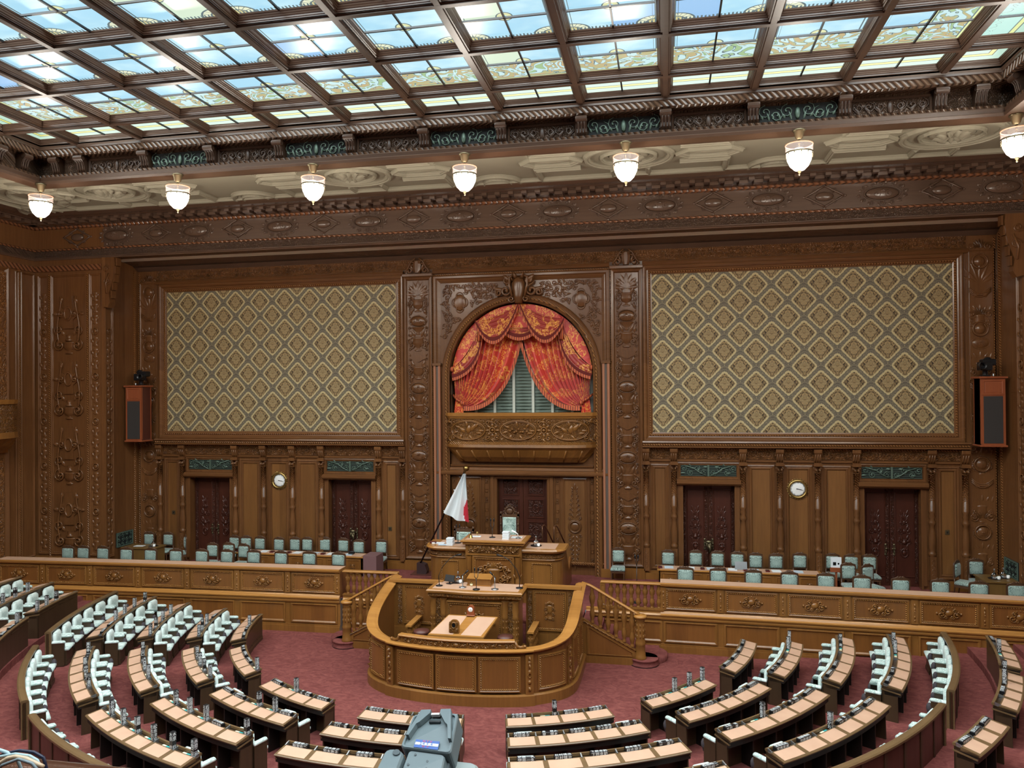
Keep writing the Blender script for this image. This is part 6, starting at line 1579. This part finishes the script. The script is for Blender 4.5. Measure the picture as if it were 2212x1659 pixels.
mic(-1.22,-6.75,LT,'black gooseneck microphone curving inward from the left end of the lectern','goose',head=(.62,))
mic(1.18,-6.62,LT,'black gooseneck microphone curving inward from the right end of the lectern','goose',head=(-.62,))
t = empty('reading_stand', (-.05,-6.4,LT), label='plain golden wooden box stand on the lectern top', cat='stand'); b = MB(MG); b.loft([[(-.35,-.18,0),(.35,-.18,0),(.35,.18,0),(-.35,.18,0)],[(-.35,-.18,.2),(.35,-.18,.2),(.35,.18,.26),(-.35,.18,.26)]], caps=True); b.build('box', t); b = MB(MGx); b.box(-.37,.37,-.2,.2,.0,.03); b.loft([[(x, y, z) for y, z in ((-.2,.2),(.2,.26),(.2,.28),(-.2,.22))] for x in (-.37,.37)], caps=True); b.build('sloping_lid', t)
t = empty('desk_monitor', (-.98,-6.45,LT), -.3, label='small black tilted monitor on the lectern', cat='monitor'); b = MB(MBlk); b.T = TM(Matrix.Translation((0,0,.16)) @ Matrix.Rotation(radians(-25), 4, 'X')); b.bbox(-.16,.16,-.015,.015,-.1,.1,.005); b.build('screen', t); b = MB(MBlk); b.box(-.08,.08,-.08,.08,0,.015); b.tube([(0,0,.01),(0,0,.12)], .02, 6); b.build('foot', t)
jug_set(-.78,-6.25,LT,'water jug on a white tray on the lectern behind the monitor')
t = empty('glass_cup', (-.27,-6.62,LT), label='small cream cup on the lectern beside the box stand', cat='cup'); b = MB(MCream); b.lathe([(0,0),(.035,0),(.045,.07),(.04,.07),(.03,.01)], seg=12); b.build('cup_body', t); b = MB(MBrass); b.ell((0,0,.085), .04,.04,.02, 8, 4); b.build('lid', t)
# slanting writing table, mantel clock, carved stand, stools in the pit
t = empty('writing_table', (-.2,-7.9,.3), label='slanting tan-topped writing table inside the enclosure', cat='table')
def sl(x0, x1, a, c, h): 
    z = lambda y: 1.14+(y+.45)*.375
    return [[(x0+(y+.45)*.0+s*(y+.45), y, z(y)+h0) for h0 in (0, h)]+[(x1+s2*(y+.45), y, z(y)+h0) for h0 in (h, 0)] for y, s, s2 in ((a,.42,.26),(c,.42,.26))]
b = MB(MGx); b.loft(sl(-.87,.7,-.45,.4,-.05), caps=True); b.build('tabletop', t)
for nm, x0, x1 in (('leather_leaf',-.83,-.17),('leather_leaf',.05,.62)):
    b = MB(MPad); z = lambda y: 1.145+(y+.45)*.375; b.add([(x0,-.41,z(-.41)),(x1,-.41,z(-.41)),(x1+.2+.05*(x1>0.1),.36,z(.36)),(x0+.33-.05*(x0>0),.36,z(.36))], [(0,1,2,3)]); b.build(nm, t)
for x in (-.5, .5):
    for y in (-.3, .3): b = MB(MG); b.lathe([(.04,0),(.03,.1),(.05,.4),(.03,.6),(.04,1.08+.2*(y > 0))], (x,y,0), 8); b.build('leg', t)
t = empty('mantel_clock', (-.06,-7.5,1.76), label='small round-topped orange wooden desk clock on the slanting table', cat='clock'); b = MB(MSp); arched(b, .1, 0, .29, -.06, .06, .1, 6); b.bbox(-.12,.12,-.08,.08,0,.03,.01); b.build('case', t)
b = MB(MWh, T=lambda p: (p[0], -.06-p[2], p[1])); b.ell((0,.18,0), .07,.07,.012, 18, 2, half=True); b.mat(MBlk).box(-.003,.003,.18,.23,.012,.014); b.box(0,.035,.178,.183,.012,.014); b.build('dial', t)
b = MB(MG); b.T = None; arched(b, .14, 0, .34, -.05, .05, .13, 6); b.T = lambda p: (p[0], -.05-p[2], p[1]); b.ring(0,.2,.07,.08,.02,.01,14); b.mat(MBlk).box(-.045,.045,.14,.26,0,.012); b.mat(MG)
for q in (-1, 1): b.scroll(q*.08,.08,.05,q,0,.014,.02,n=10); b.scroll(q*.09,.27,.04,-q,0,.012,.02,n=9)
o = b.build('carved_ballot_stand'); o.location = (-.35,-8.22,1.5); tag(o, 'small dark carved arched stand at the front edge of the slanting table', 'stand')
for x, y, nm in ((.97,-7.7,'right'), (-1.5,-7.6,'left')):
    t = empty('stool', (x,y,.3), label='round brown leather stool inside the enclosure, %s one' % nm, cat='stool', group='stools in the enclosure'); b = MB(MBrn); b.lathe([(.2,.9),(.23,.94),(.22,1.0),(0,1.03)], seg=18); b.build('seat', t); b = MB(MMetal); b.lathe([(.2,0),(.18,.03),(.03,.05),(.03,.9)], seg=12); b.build('pedestal', t)
# ------------------------------------------------------------------ curved desks
ANG = {1:[(-80.7,-62.8),(-57.4,-41),(-34.3,-17.1),(-10.1,7.4),(14.3,32),(39.2,55.4),(62.7,81.3)],
 2:[(-81.8,-63.6),(-57.4,-40),(-34.5,-16.8),(-10.8,8.1),(14.2,33.1),(39.3,57.9),(63.2,80.6)],
 3:[(-82.6,-63.7),(-58,-39.5),(-35,-16.6),(-11.3,8.3),(13.9,33.7),(38.9,58.9),(63.3,83)],
 4:[(-83.9,-63.8),(-58.5,-39.3),(-35.2,-16.5),None,(13.8,34),(39.2,58.8),(63.7,83.6)],
 5:[(-83.6,-63.8),(-58.8,-40),(-36.,-16.),None,None,(40.,59.6),(63.6,83.7)],
 6:[(-80.5,-71.2),(-68.4,-58.),None,None,None,(50.,57.),(71.8,81.)], 7:[(-82.5,-70.)]+[None]*6, 8:[(-82.5,-74.)]+[None]*6}
SEATS = {1:4, 2:5, 3:5, 4:6, 6:4, 7:5, 8:3}
ROWN = {1:'front row', 2:'second row', 3:'third row', 4:'fourth row', 5:'fifth row', 6:'sixth row', 7:'seventh row', 8:'eighth row'}
BLK = ['far left block', 'near left block', 'block left of centre', 'centre block', 'block right of centre', 'near right block', 'far right block']
PST = {(1,0):'.ULL',(1,1):'LLLU',(1,2):'LULL',(1,3):'LLLL',(1,4):'LULL',(1,5):'LUUU',(1,6):'LLLL',
 (2,0):'.LUUU',(2,1):'.UUUU',(2,2):'LLUUL',(2,3):'LLLL.',(2,4):'LLLLL',(2,5):'LLLLL',(2,6):'LL.UU',
 (3,0):'.UUUU',(3,1):'UUUU.',(3,2):'UUULU',(3,3):'LLL..',(3,4):'LLLLL',(3,5):'LULLL',(3,6):'LL.U.',
 (4,0):'UUUULL',(4,1):'ULUUU.',(4,2):'UUUUUU',(4,4):'....LL',(4,5):'LLULLL',(4,6):'LL.UU.',
 (6,0):'.UUU',(6,1):'ULL.',(6,5):'LLL',(6,6):'.U.L',(6,7):'.LUU',(7,0):'.UUUU',(8,0):'..U'}
NAMES = {(4,2):['長坂康正','鳥尾敬孝','齋藤 健','松本洋平','木原 稔','赤間二郎'],(3,2):['小林鷹之','田畑裕明','石田真敏','鈴木英敬','古賀 篤'],(2,4):['西岡秀子','泉 健太','三角創太','五十嵐清','浜地 白'],
 (1,4):['水沼秀幸','玉野 至','稲田洋太','山岸義子'],(3,3):['稲富修二','鈴木敦子','高松智之'],(3,4):['伊藤一久','杉村慎治','下野幸助','柳本理子','辻 英之'],(4,1):['黒木幸一','山','星野二郎','中村裕之','川上貴司']}
POOL = ['大西英男','小泉進次','高木宏壽','武藤容治','石原正敬','宮路拓馬','国光文乃','平 将明','加藤竜祥','中野英幸','岡本充功','福田かお','早川 勇','山口 晋','土田 慎','西田昭二']
random.seed(11)
def P3(r, a, z): return pol(r, a, z)
def curved_desk(k, a0, a1, n, label, open_=True):
    R = RR[k]; zt = ZT[k]; fl = FL[k]; am = (a0+a1)/2; org = Vector(pol(R+.2, am, fl)); t = empty('curved_desk', org, label=label, cat='desk', group='curved desks of the assembly')
    M = max(8, int((a1-a0)/1.2))
    def LP(r, a, z): return tuple(Vector(pol(r, a, z))-org)
    def arc(b, prof, x0=a0, x1=a1, m=M, caps=True): b.loft([[LP(R+d, x0+(x1-x0)*i/m, z) for d, z in prof] for i in range(m+1)], caps=caps)
    lo = FL[k-1] if k > 1 else 0.
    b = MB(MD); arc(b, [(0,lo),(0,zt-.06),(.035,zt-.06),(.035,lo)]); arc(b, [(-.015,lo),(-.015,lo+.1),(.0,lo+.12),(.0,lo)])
    q = (a1-a0)/n
    for i in range(n):
        x0, x1 = a0+q*i+.35, a0+q*(i+1)-.35; 
        for (u0, u1, v0, v1) in ((x0,x1,lo+.16,lo+.19),(x0,x1,zt-.16,zt-.13)): arc(b, [(-.012,v0),(-.012,v1),(0,v1),(0,v0)], u0, u1, 3)
    b.build('front_panel', t)
    b = MB(MDt); arc(b, [(-.03,zt-.04),(-.03,zt-.01),(-.01,zt),(.025,zt),(.03,zt-.05),(-.0,zt-.06)]); b.build('front_lip', t)
    b = MB(MD); arc(b, [(.03,zt-.1),(.03,zt-.065),(.115,zt-.065),(.115,zt-.1)]); b.build('pen_tray', t)
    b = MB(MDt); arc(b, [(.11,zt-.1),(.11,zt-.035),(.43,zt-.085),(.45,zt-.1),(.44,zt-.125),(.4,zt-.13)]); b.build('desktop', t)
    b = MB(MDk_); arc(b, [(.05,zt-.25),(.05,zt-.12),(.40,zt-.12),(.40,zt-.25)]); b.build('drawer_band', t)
    for i in range(n):
        b = MB(MPad); x0, x1 = a0+q*i+.28, a0+q*(i+1)-.28; m = 4
        b.loft([[LP(R+d, x0+(x1-x0)*j/m, z) for d, z in ((.135,zt-.037),(.41,zt-.08),(.41,zt-.076),(.135,zt-.033))] for j in range(m+1)], caps=True); b.build('writing_pad', t)
    for a, s in ((a0, 1), (a1, -1)):
        b = MB(MD); e = s*.03*57.3/R; b.loft([[LP(R+d, a+w, z) for d, z in ((0,fl if 0 else lo),(.34,lo),(.34,fl+.0 if 0 else fl),(.33,zt-.2),(.42,zt-.12),(.42,zt-.1),(0,zt-.05))] for w in (0, e)], caps=True)
        b.mat(MDt); b.loft([[LP(R+d, a+w, z) for d, z in ((-.02,zt-.15),(.4,zt-.2),(.4,zt-.17),(-.02,zt-.12))] for w in (-e*.3, e)], caps=True); b.build('end_panel', t)
    for i in range(n+1):
        if 0 < i < n:
            a = a0+q*i; b = MB(MDk_); e = .02*57.3/R; b.loft([[LP(R+d, a+w, z) for d, z in ((.03,fl),(.34,fl),(.34,zt-.25),(.03,zt-.25))] for w in (-e, e)], caps=True); b.build('support', t)
        a = a0+q*min(max(i, .04), n-.04); b = MB(MMetal); e = .012*57.3/R; b.loft([[LP(R+d, a+w, z) for d, z in ((.025,zt-.06),(.13,zt-.06),(.14,zt-.025),(.09,zt-.01),(.025,zt+.01))] for w in (-e, e)], caps=True); b.build('divider_bracket', t)
    return t
MDk_ = MDk
plate_cache = {}
def plate_mesh(name, upright):
    k = (name, upright)
    if k in plate_cache: return plate_cache[k]
    b = MB(MBlk); L_, w = .35, .044
    if upright: b.bbox(-w,w,-w,w,0,L_,.006)
    else: b.bbox(-L_/2,L_/2,-w,w,0,2*w,.006)
    b.mat(MLet)
    nn = len(name); st = (L_-.02)/max(nn, 4)
    for i, c in enumerate(name):
        if c == ' ': continue
        sz = .088
        o = (i-(nn-1)/2)*st*(4/max(nn,4) if 0 else 1)
        if upright:
            zc = L_/2-o
            put_text(b, c, lambda p: (-p[0], w+.002, p[1]+zc), sz)      # faces away from the hall centre
            put_text(b, c, lambda p: (p[0], -w-.002, p[1]+zc), sz)
            put_text(b, c, lambda p: (w+.002, p[0], p[1]+zc), sz); put_text(b, c, lambda p: (-w-.002, -p[0], p[1]+zc), sz)
        else:
            put_text(b, c, lambda p: (-(p[0]+o), w+.002, p[1]+w), sz*.9); put_text(b, c, lambda p: (-(p[0]+o), -p[1], 2*w+.002), sz*.9)
    me_o = b.build('name_plate'); plate_cache[k] = me_o; return me_o
MLet = plain('white_lettering', lin(232,238,240), .5)
used_pl = set()
card0 = None
for k in (1,2,3,4,6,7,8):
    for s, seg in enumerate(ANG[k]):
        if seg is None: continue
        a0, a1 = seg; n = SEATS[k] if not (k == 6 and s == 5) else 3
        curved_desk(k, a0, a1, n, 'curved dark wooden desk with %d tan pads, %s, %s' % (n, ROWN[k], BLK[s]))
        st = PST.get((k, s), '.'*n); q = (a1-a0)/n
        for i, ch in enumerate(st[:n]):
            if ch == '.': continue
            up = ch == 'U'; nm = (NAMES.get((k, s)) or [])
            nm = nm[i] if i < len(nm) else POOL[(k*7+s*5+i*3) % len(POOL)]
            base = plate_mesh(nm, up)
            first = base.name not in used_pl and id(base) not in used_pl
            o = base if first else base.copy()
            if first: used_pl.add(id(base))
            else: COL.objects.link(o)
            a = a0+q*(i+(.86 if up and s >= 2 else .9 if up else .5)) if not (up and s < 2) else a0+q*(i+.85)
            o.location = pol(RR[k]+.075, a, ZT[k]-.064); o.rotation_euler = (0, 0, radians(a+180)+random.uniform(-.04, .04))
            tag(o, '%s black name plate, seat %s from the left, %s, %s' % ('upright' if up else 'lying', ORD[i] if 0 else ('one','two','three','four','five','six')[i], ROWN[k], BLK[s]), 'name plate', 'name plates on the desks')
            if up:
                b = MB(MTealCard, MCream); 
                if card0 is None:
                    b.box(-.11,0,-.03,.03,0,.012); b.mat(MCream).box(0,.11,-.03,.03,0,.012); card0 = b.build('voting_cards'); c = card0
                else: c = card0.copy(); COL.objects.link(c)
                ac = a0+q*(i+.5); c.location = pol(RR[k]+.075, ac, ZT[k]-.064); c.rotation_euler = (0,0,radians(ac+180)); tag(c, 'teal and cream voting cards, seat %s from the left, %s, %s' % (('one','two','three','four','five','six')[i], ROWN[k], BLK[s]), 'card', 'voting cards in the pen trays')
# one more desk of the sixth row at the right edge
curved_desk(6, 60.5, 69.9, 4, 'curved dark wooden desk with four tan pads, sixth row, at the right picture edge')
for i, ch in enumerate('.LUU'):
    if ch == '.': continue
    a = 60.5+2.35*(i+.6); o = plate_mesh(POOL[i+3], ch == 'U').copy(); COL.objects.link(o); o.location = pol(RR[6]+.075, a, ZT[6]-.064); o.rotation_euler = (0,0,radians(a+180)); tag(o, '%s black name plate, seat %s from the left, sixth row, right picture edge' % ('upright' if ch == 'U' else 'lying', ('one','two','three','four')[i]), 'name plate', 'name plates on the desks')
# curved partitions behind the fifth row
for s, seg in enumerate(ANG[5]):
    if seg is None: continue
    a0, a1 = seg; R = RR[5]; org = Vector(pol(R, (a0+a1)/2, FL[4])); t = empty('curved_partition', org, label='curved dark wooden partition behind the fifth seat row, %s' % BLK[s], cat='partition', group='curved partitions behind the last seats')
    LP = lambda r, a, z: tuple(Vector(pol(r, a, z))-org)
    def arc(b, prof, x0=a0, x1=a1, m=18): b.loft([[LP(R+d, x0+(x1-x0)*i/m, z) for d, z in prof] for i in range(m+1)], caps=True)
    b = MB(MD); arc(b, [(0,FL[4]),(0,1.36),(.03,1.36),(.03,FL[4])]); b.mat(MR); arc(b, [(.03,FL[4]),(.03,1.36),(.06,1.36),(.06,FL[4])])
    for i in range(7):
        x = a0+(a1-a0)*i/6; b.mat(MD); x = min(max(x, a0+.2), a1-.2); arc(b, [(.06,FL[4]),(.06,1.34),(.075,1.34),(.075,FL[4])], x-.2, x+.2, 1)
    b.build('panel', t)
    b = MB(MDt); arc(b, [(-.05,1.36),(-.05,1.4),(0,1.42),(.08,1.42),(.11,1.4),(.11,1.36)]); b.build('top_rail', t)
    for a, e in ((a0, .3), (a1, -.3)): b = MB(MDt); b.loft([[LP(R+d, a+w, z) for d, z in ((-.06,FL[4]),(.1,FL[4]),(.1,1.37),(-.06,1.37))] for w in (0, e)], caps=True); b.build('end_post', t)
# ------------------------------------------------------------------ assembly seats
def make_seat():
    t = empty('assembly_seat', label='x', cat='chair', group='mint upholstered assembly seats')
    b = MB(MMint); W = .235
    b.loft([[(-W+i, -y, .5+i*.8),(-W*.6, -y, .47+i*.8),(W*.6, -y, .47+i*.8),(W-i, -y, .5+i*.8),(W-i, -y, .86-i),(W*.6, -y, .93-i),(-W*.6, -y, .93-i),(-W+i, -y, .86-i)] for i, y in ((.02,.02),(0,.05),(0,.09),(.03,.12),(.1,.135))], caps=True, smooth=True); b.build('backrest', t)
    b = MB(MMint); b.loft([[(-W+i,-.46+i,z),(W-i,-.46+i,z),(W-i,-.1,z),(-W+i,-.1,z)] for i, z in ((.02,.4),(0,.42),(0,.47),(.04,.5),(.1,.505))], caps=True, smooth=True); b.build('seat_cushion', t)
    b = MB(MMint); b.T = lambda p: (p[0]+.275, p[1], p[2])
    P = [(-.04,0),(-.055,.025),(-.05,.055),(-.02,.075),(.02,.075),(.05,.055),(.055,.025),(.04,0)]
    b.loft([[(x*k, y, .64+z*k) for x, z in P] for y, k in ((-.02,.9),(-.06,1),(-.3,1),(-.36,.9),(-.385,.5))], caps=True, smooth=True); b.build('armrest', t)
    b = MB(MD); b.box(.24,.31,-.36,-.02,0,.64); b.build('arm_post', t); b = MB(MD); b.box(-.24,.24,-.42,-.04,0,.1); b.box(-.24,.24,-.4,-.36,.1,.4); b.build('wooden_base', t)
    b = MB(plain('dark_grey_cloth', lin(62,56,60), .9)); b.loft([[(.275+.05*k*cos(a), -.37-.06*k*(1+.3*sin(3*a))*1-.0, 0) for a in [0]] for k in (1,)]) if 0 else b.ell((.27,-.39,.48), .06,.07,.12, 8, 5); b.ell((.25,-.4,.38), .05,.05,.08, 7, 4); b.build('hanging_earphone_pouch', t)
    return t
seat0 = make_seat(); sfirst = True
arm0 = [c for c in seat0.children if c.name.startswith('armrest')][0]; base0 = [c for c in seat0.children if c.name.startswith('arm_post')][0]
VIS = {2:(0,1,6), 3:(0,1,5,6), 4:(0,1,4,5,6), 5:(0,1,2,5,6), 7:(0,), 8:(0,)}
NS = {2:4, 3:5, 4:5, 5:6, 7:4, 8:4}
for k in (2,3,4,5,7,8):
    for s, seg in enumerate(ANG[k]):
        if seg is None: continue
        a0, a1 = seg; n = NS[k]; q = (a1-a0)/n; fullrow = s in (0, 1, 6) or (k == 5)
        for i in range(n):
            if not fullrow and not (i == 0 or i == n-1): continue
            if s == 3 and not (i == n-1): continue
            a = a0+q*(i+.5); loc = pol(RR[k]-.02, a, FL[k-1]+.02); 
            # the seat wears its armrest at its own left; the last seat gets one more
            lb = 'mint upholstered assembly seat %s from the left on the %s partition front, %s' % (('one','two','three','four','five','six')[i], {2:'second',3:'third',4:'fourth',5:'fifth',7:'seventh',8:'eighth'}[k], BLK[s])
            lb = 'mint seat %s from the left, backed against the %s partition, %s' % (('one','two','three','four','five','six')[i], {2:'second',3:'third',4:'fourth',5:'fifth',7:'seventh',8:'eighth'}[k], BLK[s])
            sc = q*pi/180*RR[k]/.62
            if sfirst: seat0.location = loc; seat0.rotation_euler = (0,0,radians(a+180)); seat0['label'] = lb; sfirst = False; o = seat0
            else: o = dup(seat0, loc, radians(a+180), lb)
            o.scale = (min(1.08, max(.9, sc)), 1, 1)
            if i == 0:
                for src in (arm0, base0):
                    c = src.copy(); COL.objects.link(c); c.parent = o; c.location = (-.55, 0, 0) if src is arm0 else (-.55, 0, 0)
# ------------------------------------------------------------------ gallery railing with cables, and a camcorder back in the foreground
b = MB(); MRl = wood('gallery_rail_mahogany', lin(58,32,22), lin(96,58,38), axis='x', rough=.22)
t = empty('gallery_railing', (4.6,-26.8,6.2), label='polished brown gallery railing across the lower left foreground corner', cat='railing')
b = MB(MRl); rg = []
for x in (-3.6, 6.): rg.append([(x, -.02+.06*cos(2*pi*j/20), .955+.05*sin(2*pi*j/20)) for j in range(20)])
b.loft(rg, caps=True, smooth=True); b.build('handrail', t)
b = MB(MRl)
b.box(-3.6,6.,-.03,.03,-.3,.9); b.build('parapet_panel', t)
MC1 = plain('pale_blue_cable', lin(170,196,204), .4); MC2 = plain('cream_cable', lin(206,180,150), .4); MC3 = plain('dark_blue_cable', lin(24,30,56), .4)
CB = [('pale blue cable', MC1, [(3.60,7.262),(3.716,7.262),(3.748,7.262),(3.778,7.256),(3.809,7.24),(3.83,7.19)], -.0, .0042),
 ('dark blue cable', MC3, [(3.70,7.17),(3.722,7.222),(3.745,7.238),(3.765,7.25),(3.811,7.262),(3.853,7.261),(3.88,7.25),(3.896,7.2)], .004, .004),
 ('pale blue thin cable', MC1, [(3.70,7.16),(3.718,7.212),(3.761,7.248),(3.811,7.26),(3.853,7.259),(3.875,7.25),(3.888,7.229),(3.892,7.18)], -.01, .0035),
 ('cream cable', MC2, [(3.72,7.15),(3.736,7.199),(3.754,7.219),(3.775,7.238),(3.798,7.252),(3.82,7.258),(3.85,7.256),(3.9,7.24)], -.018, .005),
 ('grey looping cable', plain('grey_cable', lin(120,134,140), .4), [(3.735,7.15),(3.746,7.2),(3.79,7.238),(3.837,7.257),(3.875,7.25),(3.891,7.235),(3.9,7.16)], -.026, .0038)]
for nm, m, pts, dy, r in CB:
    b = MB(m); Q = []
    for i in range(len(pts)-1):
        for j in range(4):
            f = j/4; Q.append((pts[i][0]*(1-f)+pts[i+1][0]*f, -26.88+dy, pts[i][1]*(1-f)+pts[i+1][1]*f))
    Q.append((pts[-1][0], -26.88+dy, pts[-1][1])); b.tube(Q, r, 8); o = b.build('cable'); tag(o, nm+' looped over the gallery railing at the lower left', 'cable', 'cables on the gallery railing')
# camcorder rear: corners of the battery plate measured in space
TLc, TRc, BRc, BLc = [Vector(p) for p in ((4.7012,-26.4711,7.2498),(4.8373,-26.495,7.2738),(4.849,-26.6147,7.2216),(4.7052,-26.5925,7.216))]
nrm = (TRc-TLc).cross(BLc-TLc).normalized()
if nrm.z < 0: nrm = -nrm
def CP_(p):     # (s right, t down, d out of the plate)
    s, t_, d = p; a = TLc.lerp(TRc, s); c = BLc.lerp(BRc, s); return tuple(a.lerp(c, t_)+nrm*d)
MGy = plain('grey_camcorder_plastic', lin(104,118,122), .45); MGy2 = plain('light_grey_camcorder_plastic', lin(142,152,150), .45); MGy3 = plain('dark_grey_camcorder_plastic', lin(72,82,86), .5)
t = empty('camcorder', (0,0,0), label='grey camcorder rear with battery plate at the bottom centre foreground', cat='camera')
def rr(s0, s1, t0, t1, r, d, n=3):
    P = []
    for (cs, ct, a0) in ((s0+r,t0+r,180),(s1-r,t0+r,270),(s1-r,t1-r,0),(s0+r,t1-r,90)):
        for k in range(n+1): a = radians(a0+90*k/n); P.append((cs+r*cos(a), ct+r*sin(a), d))
    return P
b = MB(MGy, T=CP_); b.loft([rr(0,1,0,1,.08,-.05), rr(0,1,0,1,.08,-.004), rr(.015,.985,.015,.985,.08,0), rr(.05,.95,.05,.95,.07,0), rr(.06,.94,.06,.93,.06,-.005)], caps=True); b.build('battery_plate', t)
for q, nm in ((0, 'l'), (1, 'r')):
    m = (lambda s: s) if q == 0 else (lambda s: 1-s+.06)
    P = [(m(.2),-.02),(m(.42),-.02),(m(.42),.08),(m(.26),.34),(m(.2),.4),(m(.13),.74),(m(.07),.74),(m(.13),.36)]
    if q: P = P[::-1]
    b = MB(MGy2 if 0 else MGy, T=CP_); n = len(P); b.add([(a,c,-.003) for a,c in P]+[(a,c,.012) for a,c in P], [tuple(range(n,2*n)), tuple(range(n))]+[(i,(i+1)%n,n+(i+1)%n,n+i) for i in range(n)]); b.build('clamp_rail', t)
b = MB(MWh, T=CP_); b.box(.44,.62,.05,.1,0,.008); b.mat(MBlk).box(.42,.66,.22,.27,-.004,.003); b.build('latch', t)
MStk = plain('blue_sticker', lin(60,96,168), .4); MStR = plain('red_sticker_letters', lin(224,84,96), .4)
b = MB(MStk, T=CP_); b.box(.27,.75,.76,.97,0,.0015); b.mat(MPap).box(.28,.74,.83,.90,.0015,.002); b.mat(MStR)
put_text(b, 'N T V', lambda p: (.51+p[0]*1., .797-p[1]*1., .0022), .075)
b.mat(MStk); put_text(b, '24:5.4', lambda p: (.5+p[0]*1.3, .866-p[1]*1., .0026), .085)
b.mat(MStR); put_text(b, '日 テ', lambda p: (.5+p[0]*1.2, .935-p[1]*1., .0022), .055); b.build('sticker', t)
b = MB(MGy, T=CP_); b.loft([rr(.16,.88,1.0,1.75,.06,-.05), rr(.16,.88,1.0,1.75,.06,-.012), rr(.18,.86,1.01,1.75,.06,-.008)], caps=True)
b.build('lower_cover', t)
for s, t_ in ((.32,1.1),(.58,1.22),(.25,1.38),(.6,1.4)): b = MB(MGy3, T=CP_); b.loft([[(s+.022*cos(a*pi/5), t_+.03*sin(a*pi/5), d) for a in range(10)] for d in (-.009,-.006)], caps=True); b.build('screw', t)
b = MB(MGy, T=CP_); b.loft([rr(-.28,.1,1.04,1.8,.15,-.06), rr(-.28,.1,1.04,1.8,.15,-.01), rr(-.25,.07,1.07,1.8,.13,-.004)], caps=True); b.build('hinge_arm', t)
b = MB(MGy3, T=CP_); b.loft([[(-.03+.07*cos(a*pi/7), 1.16+.08*sin(a*pi/7), d) for a in range(14)] for d in (-.004,.0)], caps=True); b.build('hinge_screw', t)
b = MB(MGy2, T=CP_); b.loft([rr(.86,1.4,.78,2.,.1,-.16), rr(.86,1.4,.78,2.,.1,-.06), rr(.9,1.36,.82,2.,.1,-.05)], caps=True); b.build('body_shell', t)
b = MB(MGy3, T=CP_); b.box(.66,.92,1.02,1.8,-.045,-.03); b.build('side_recess', t)
b = MB(MBlk, T=CP_); b.box(1.3,1.5,1.3,2.,-.2,-.045); b.build('rubber_grip', t)
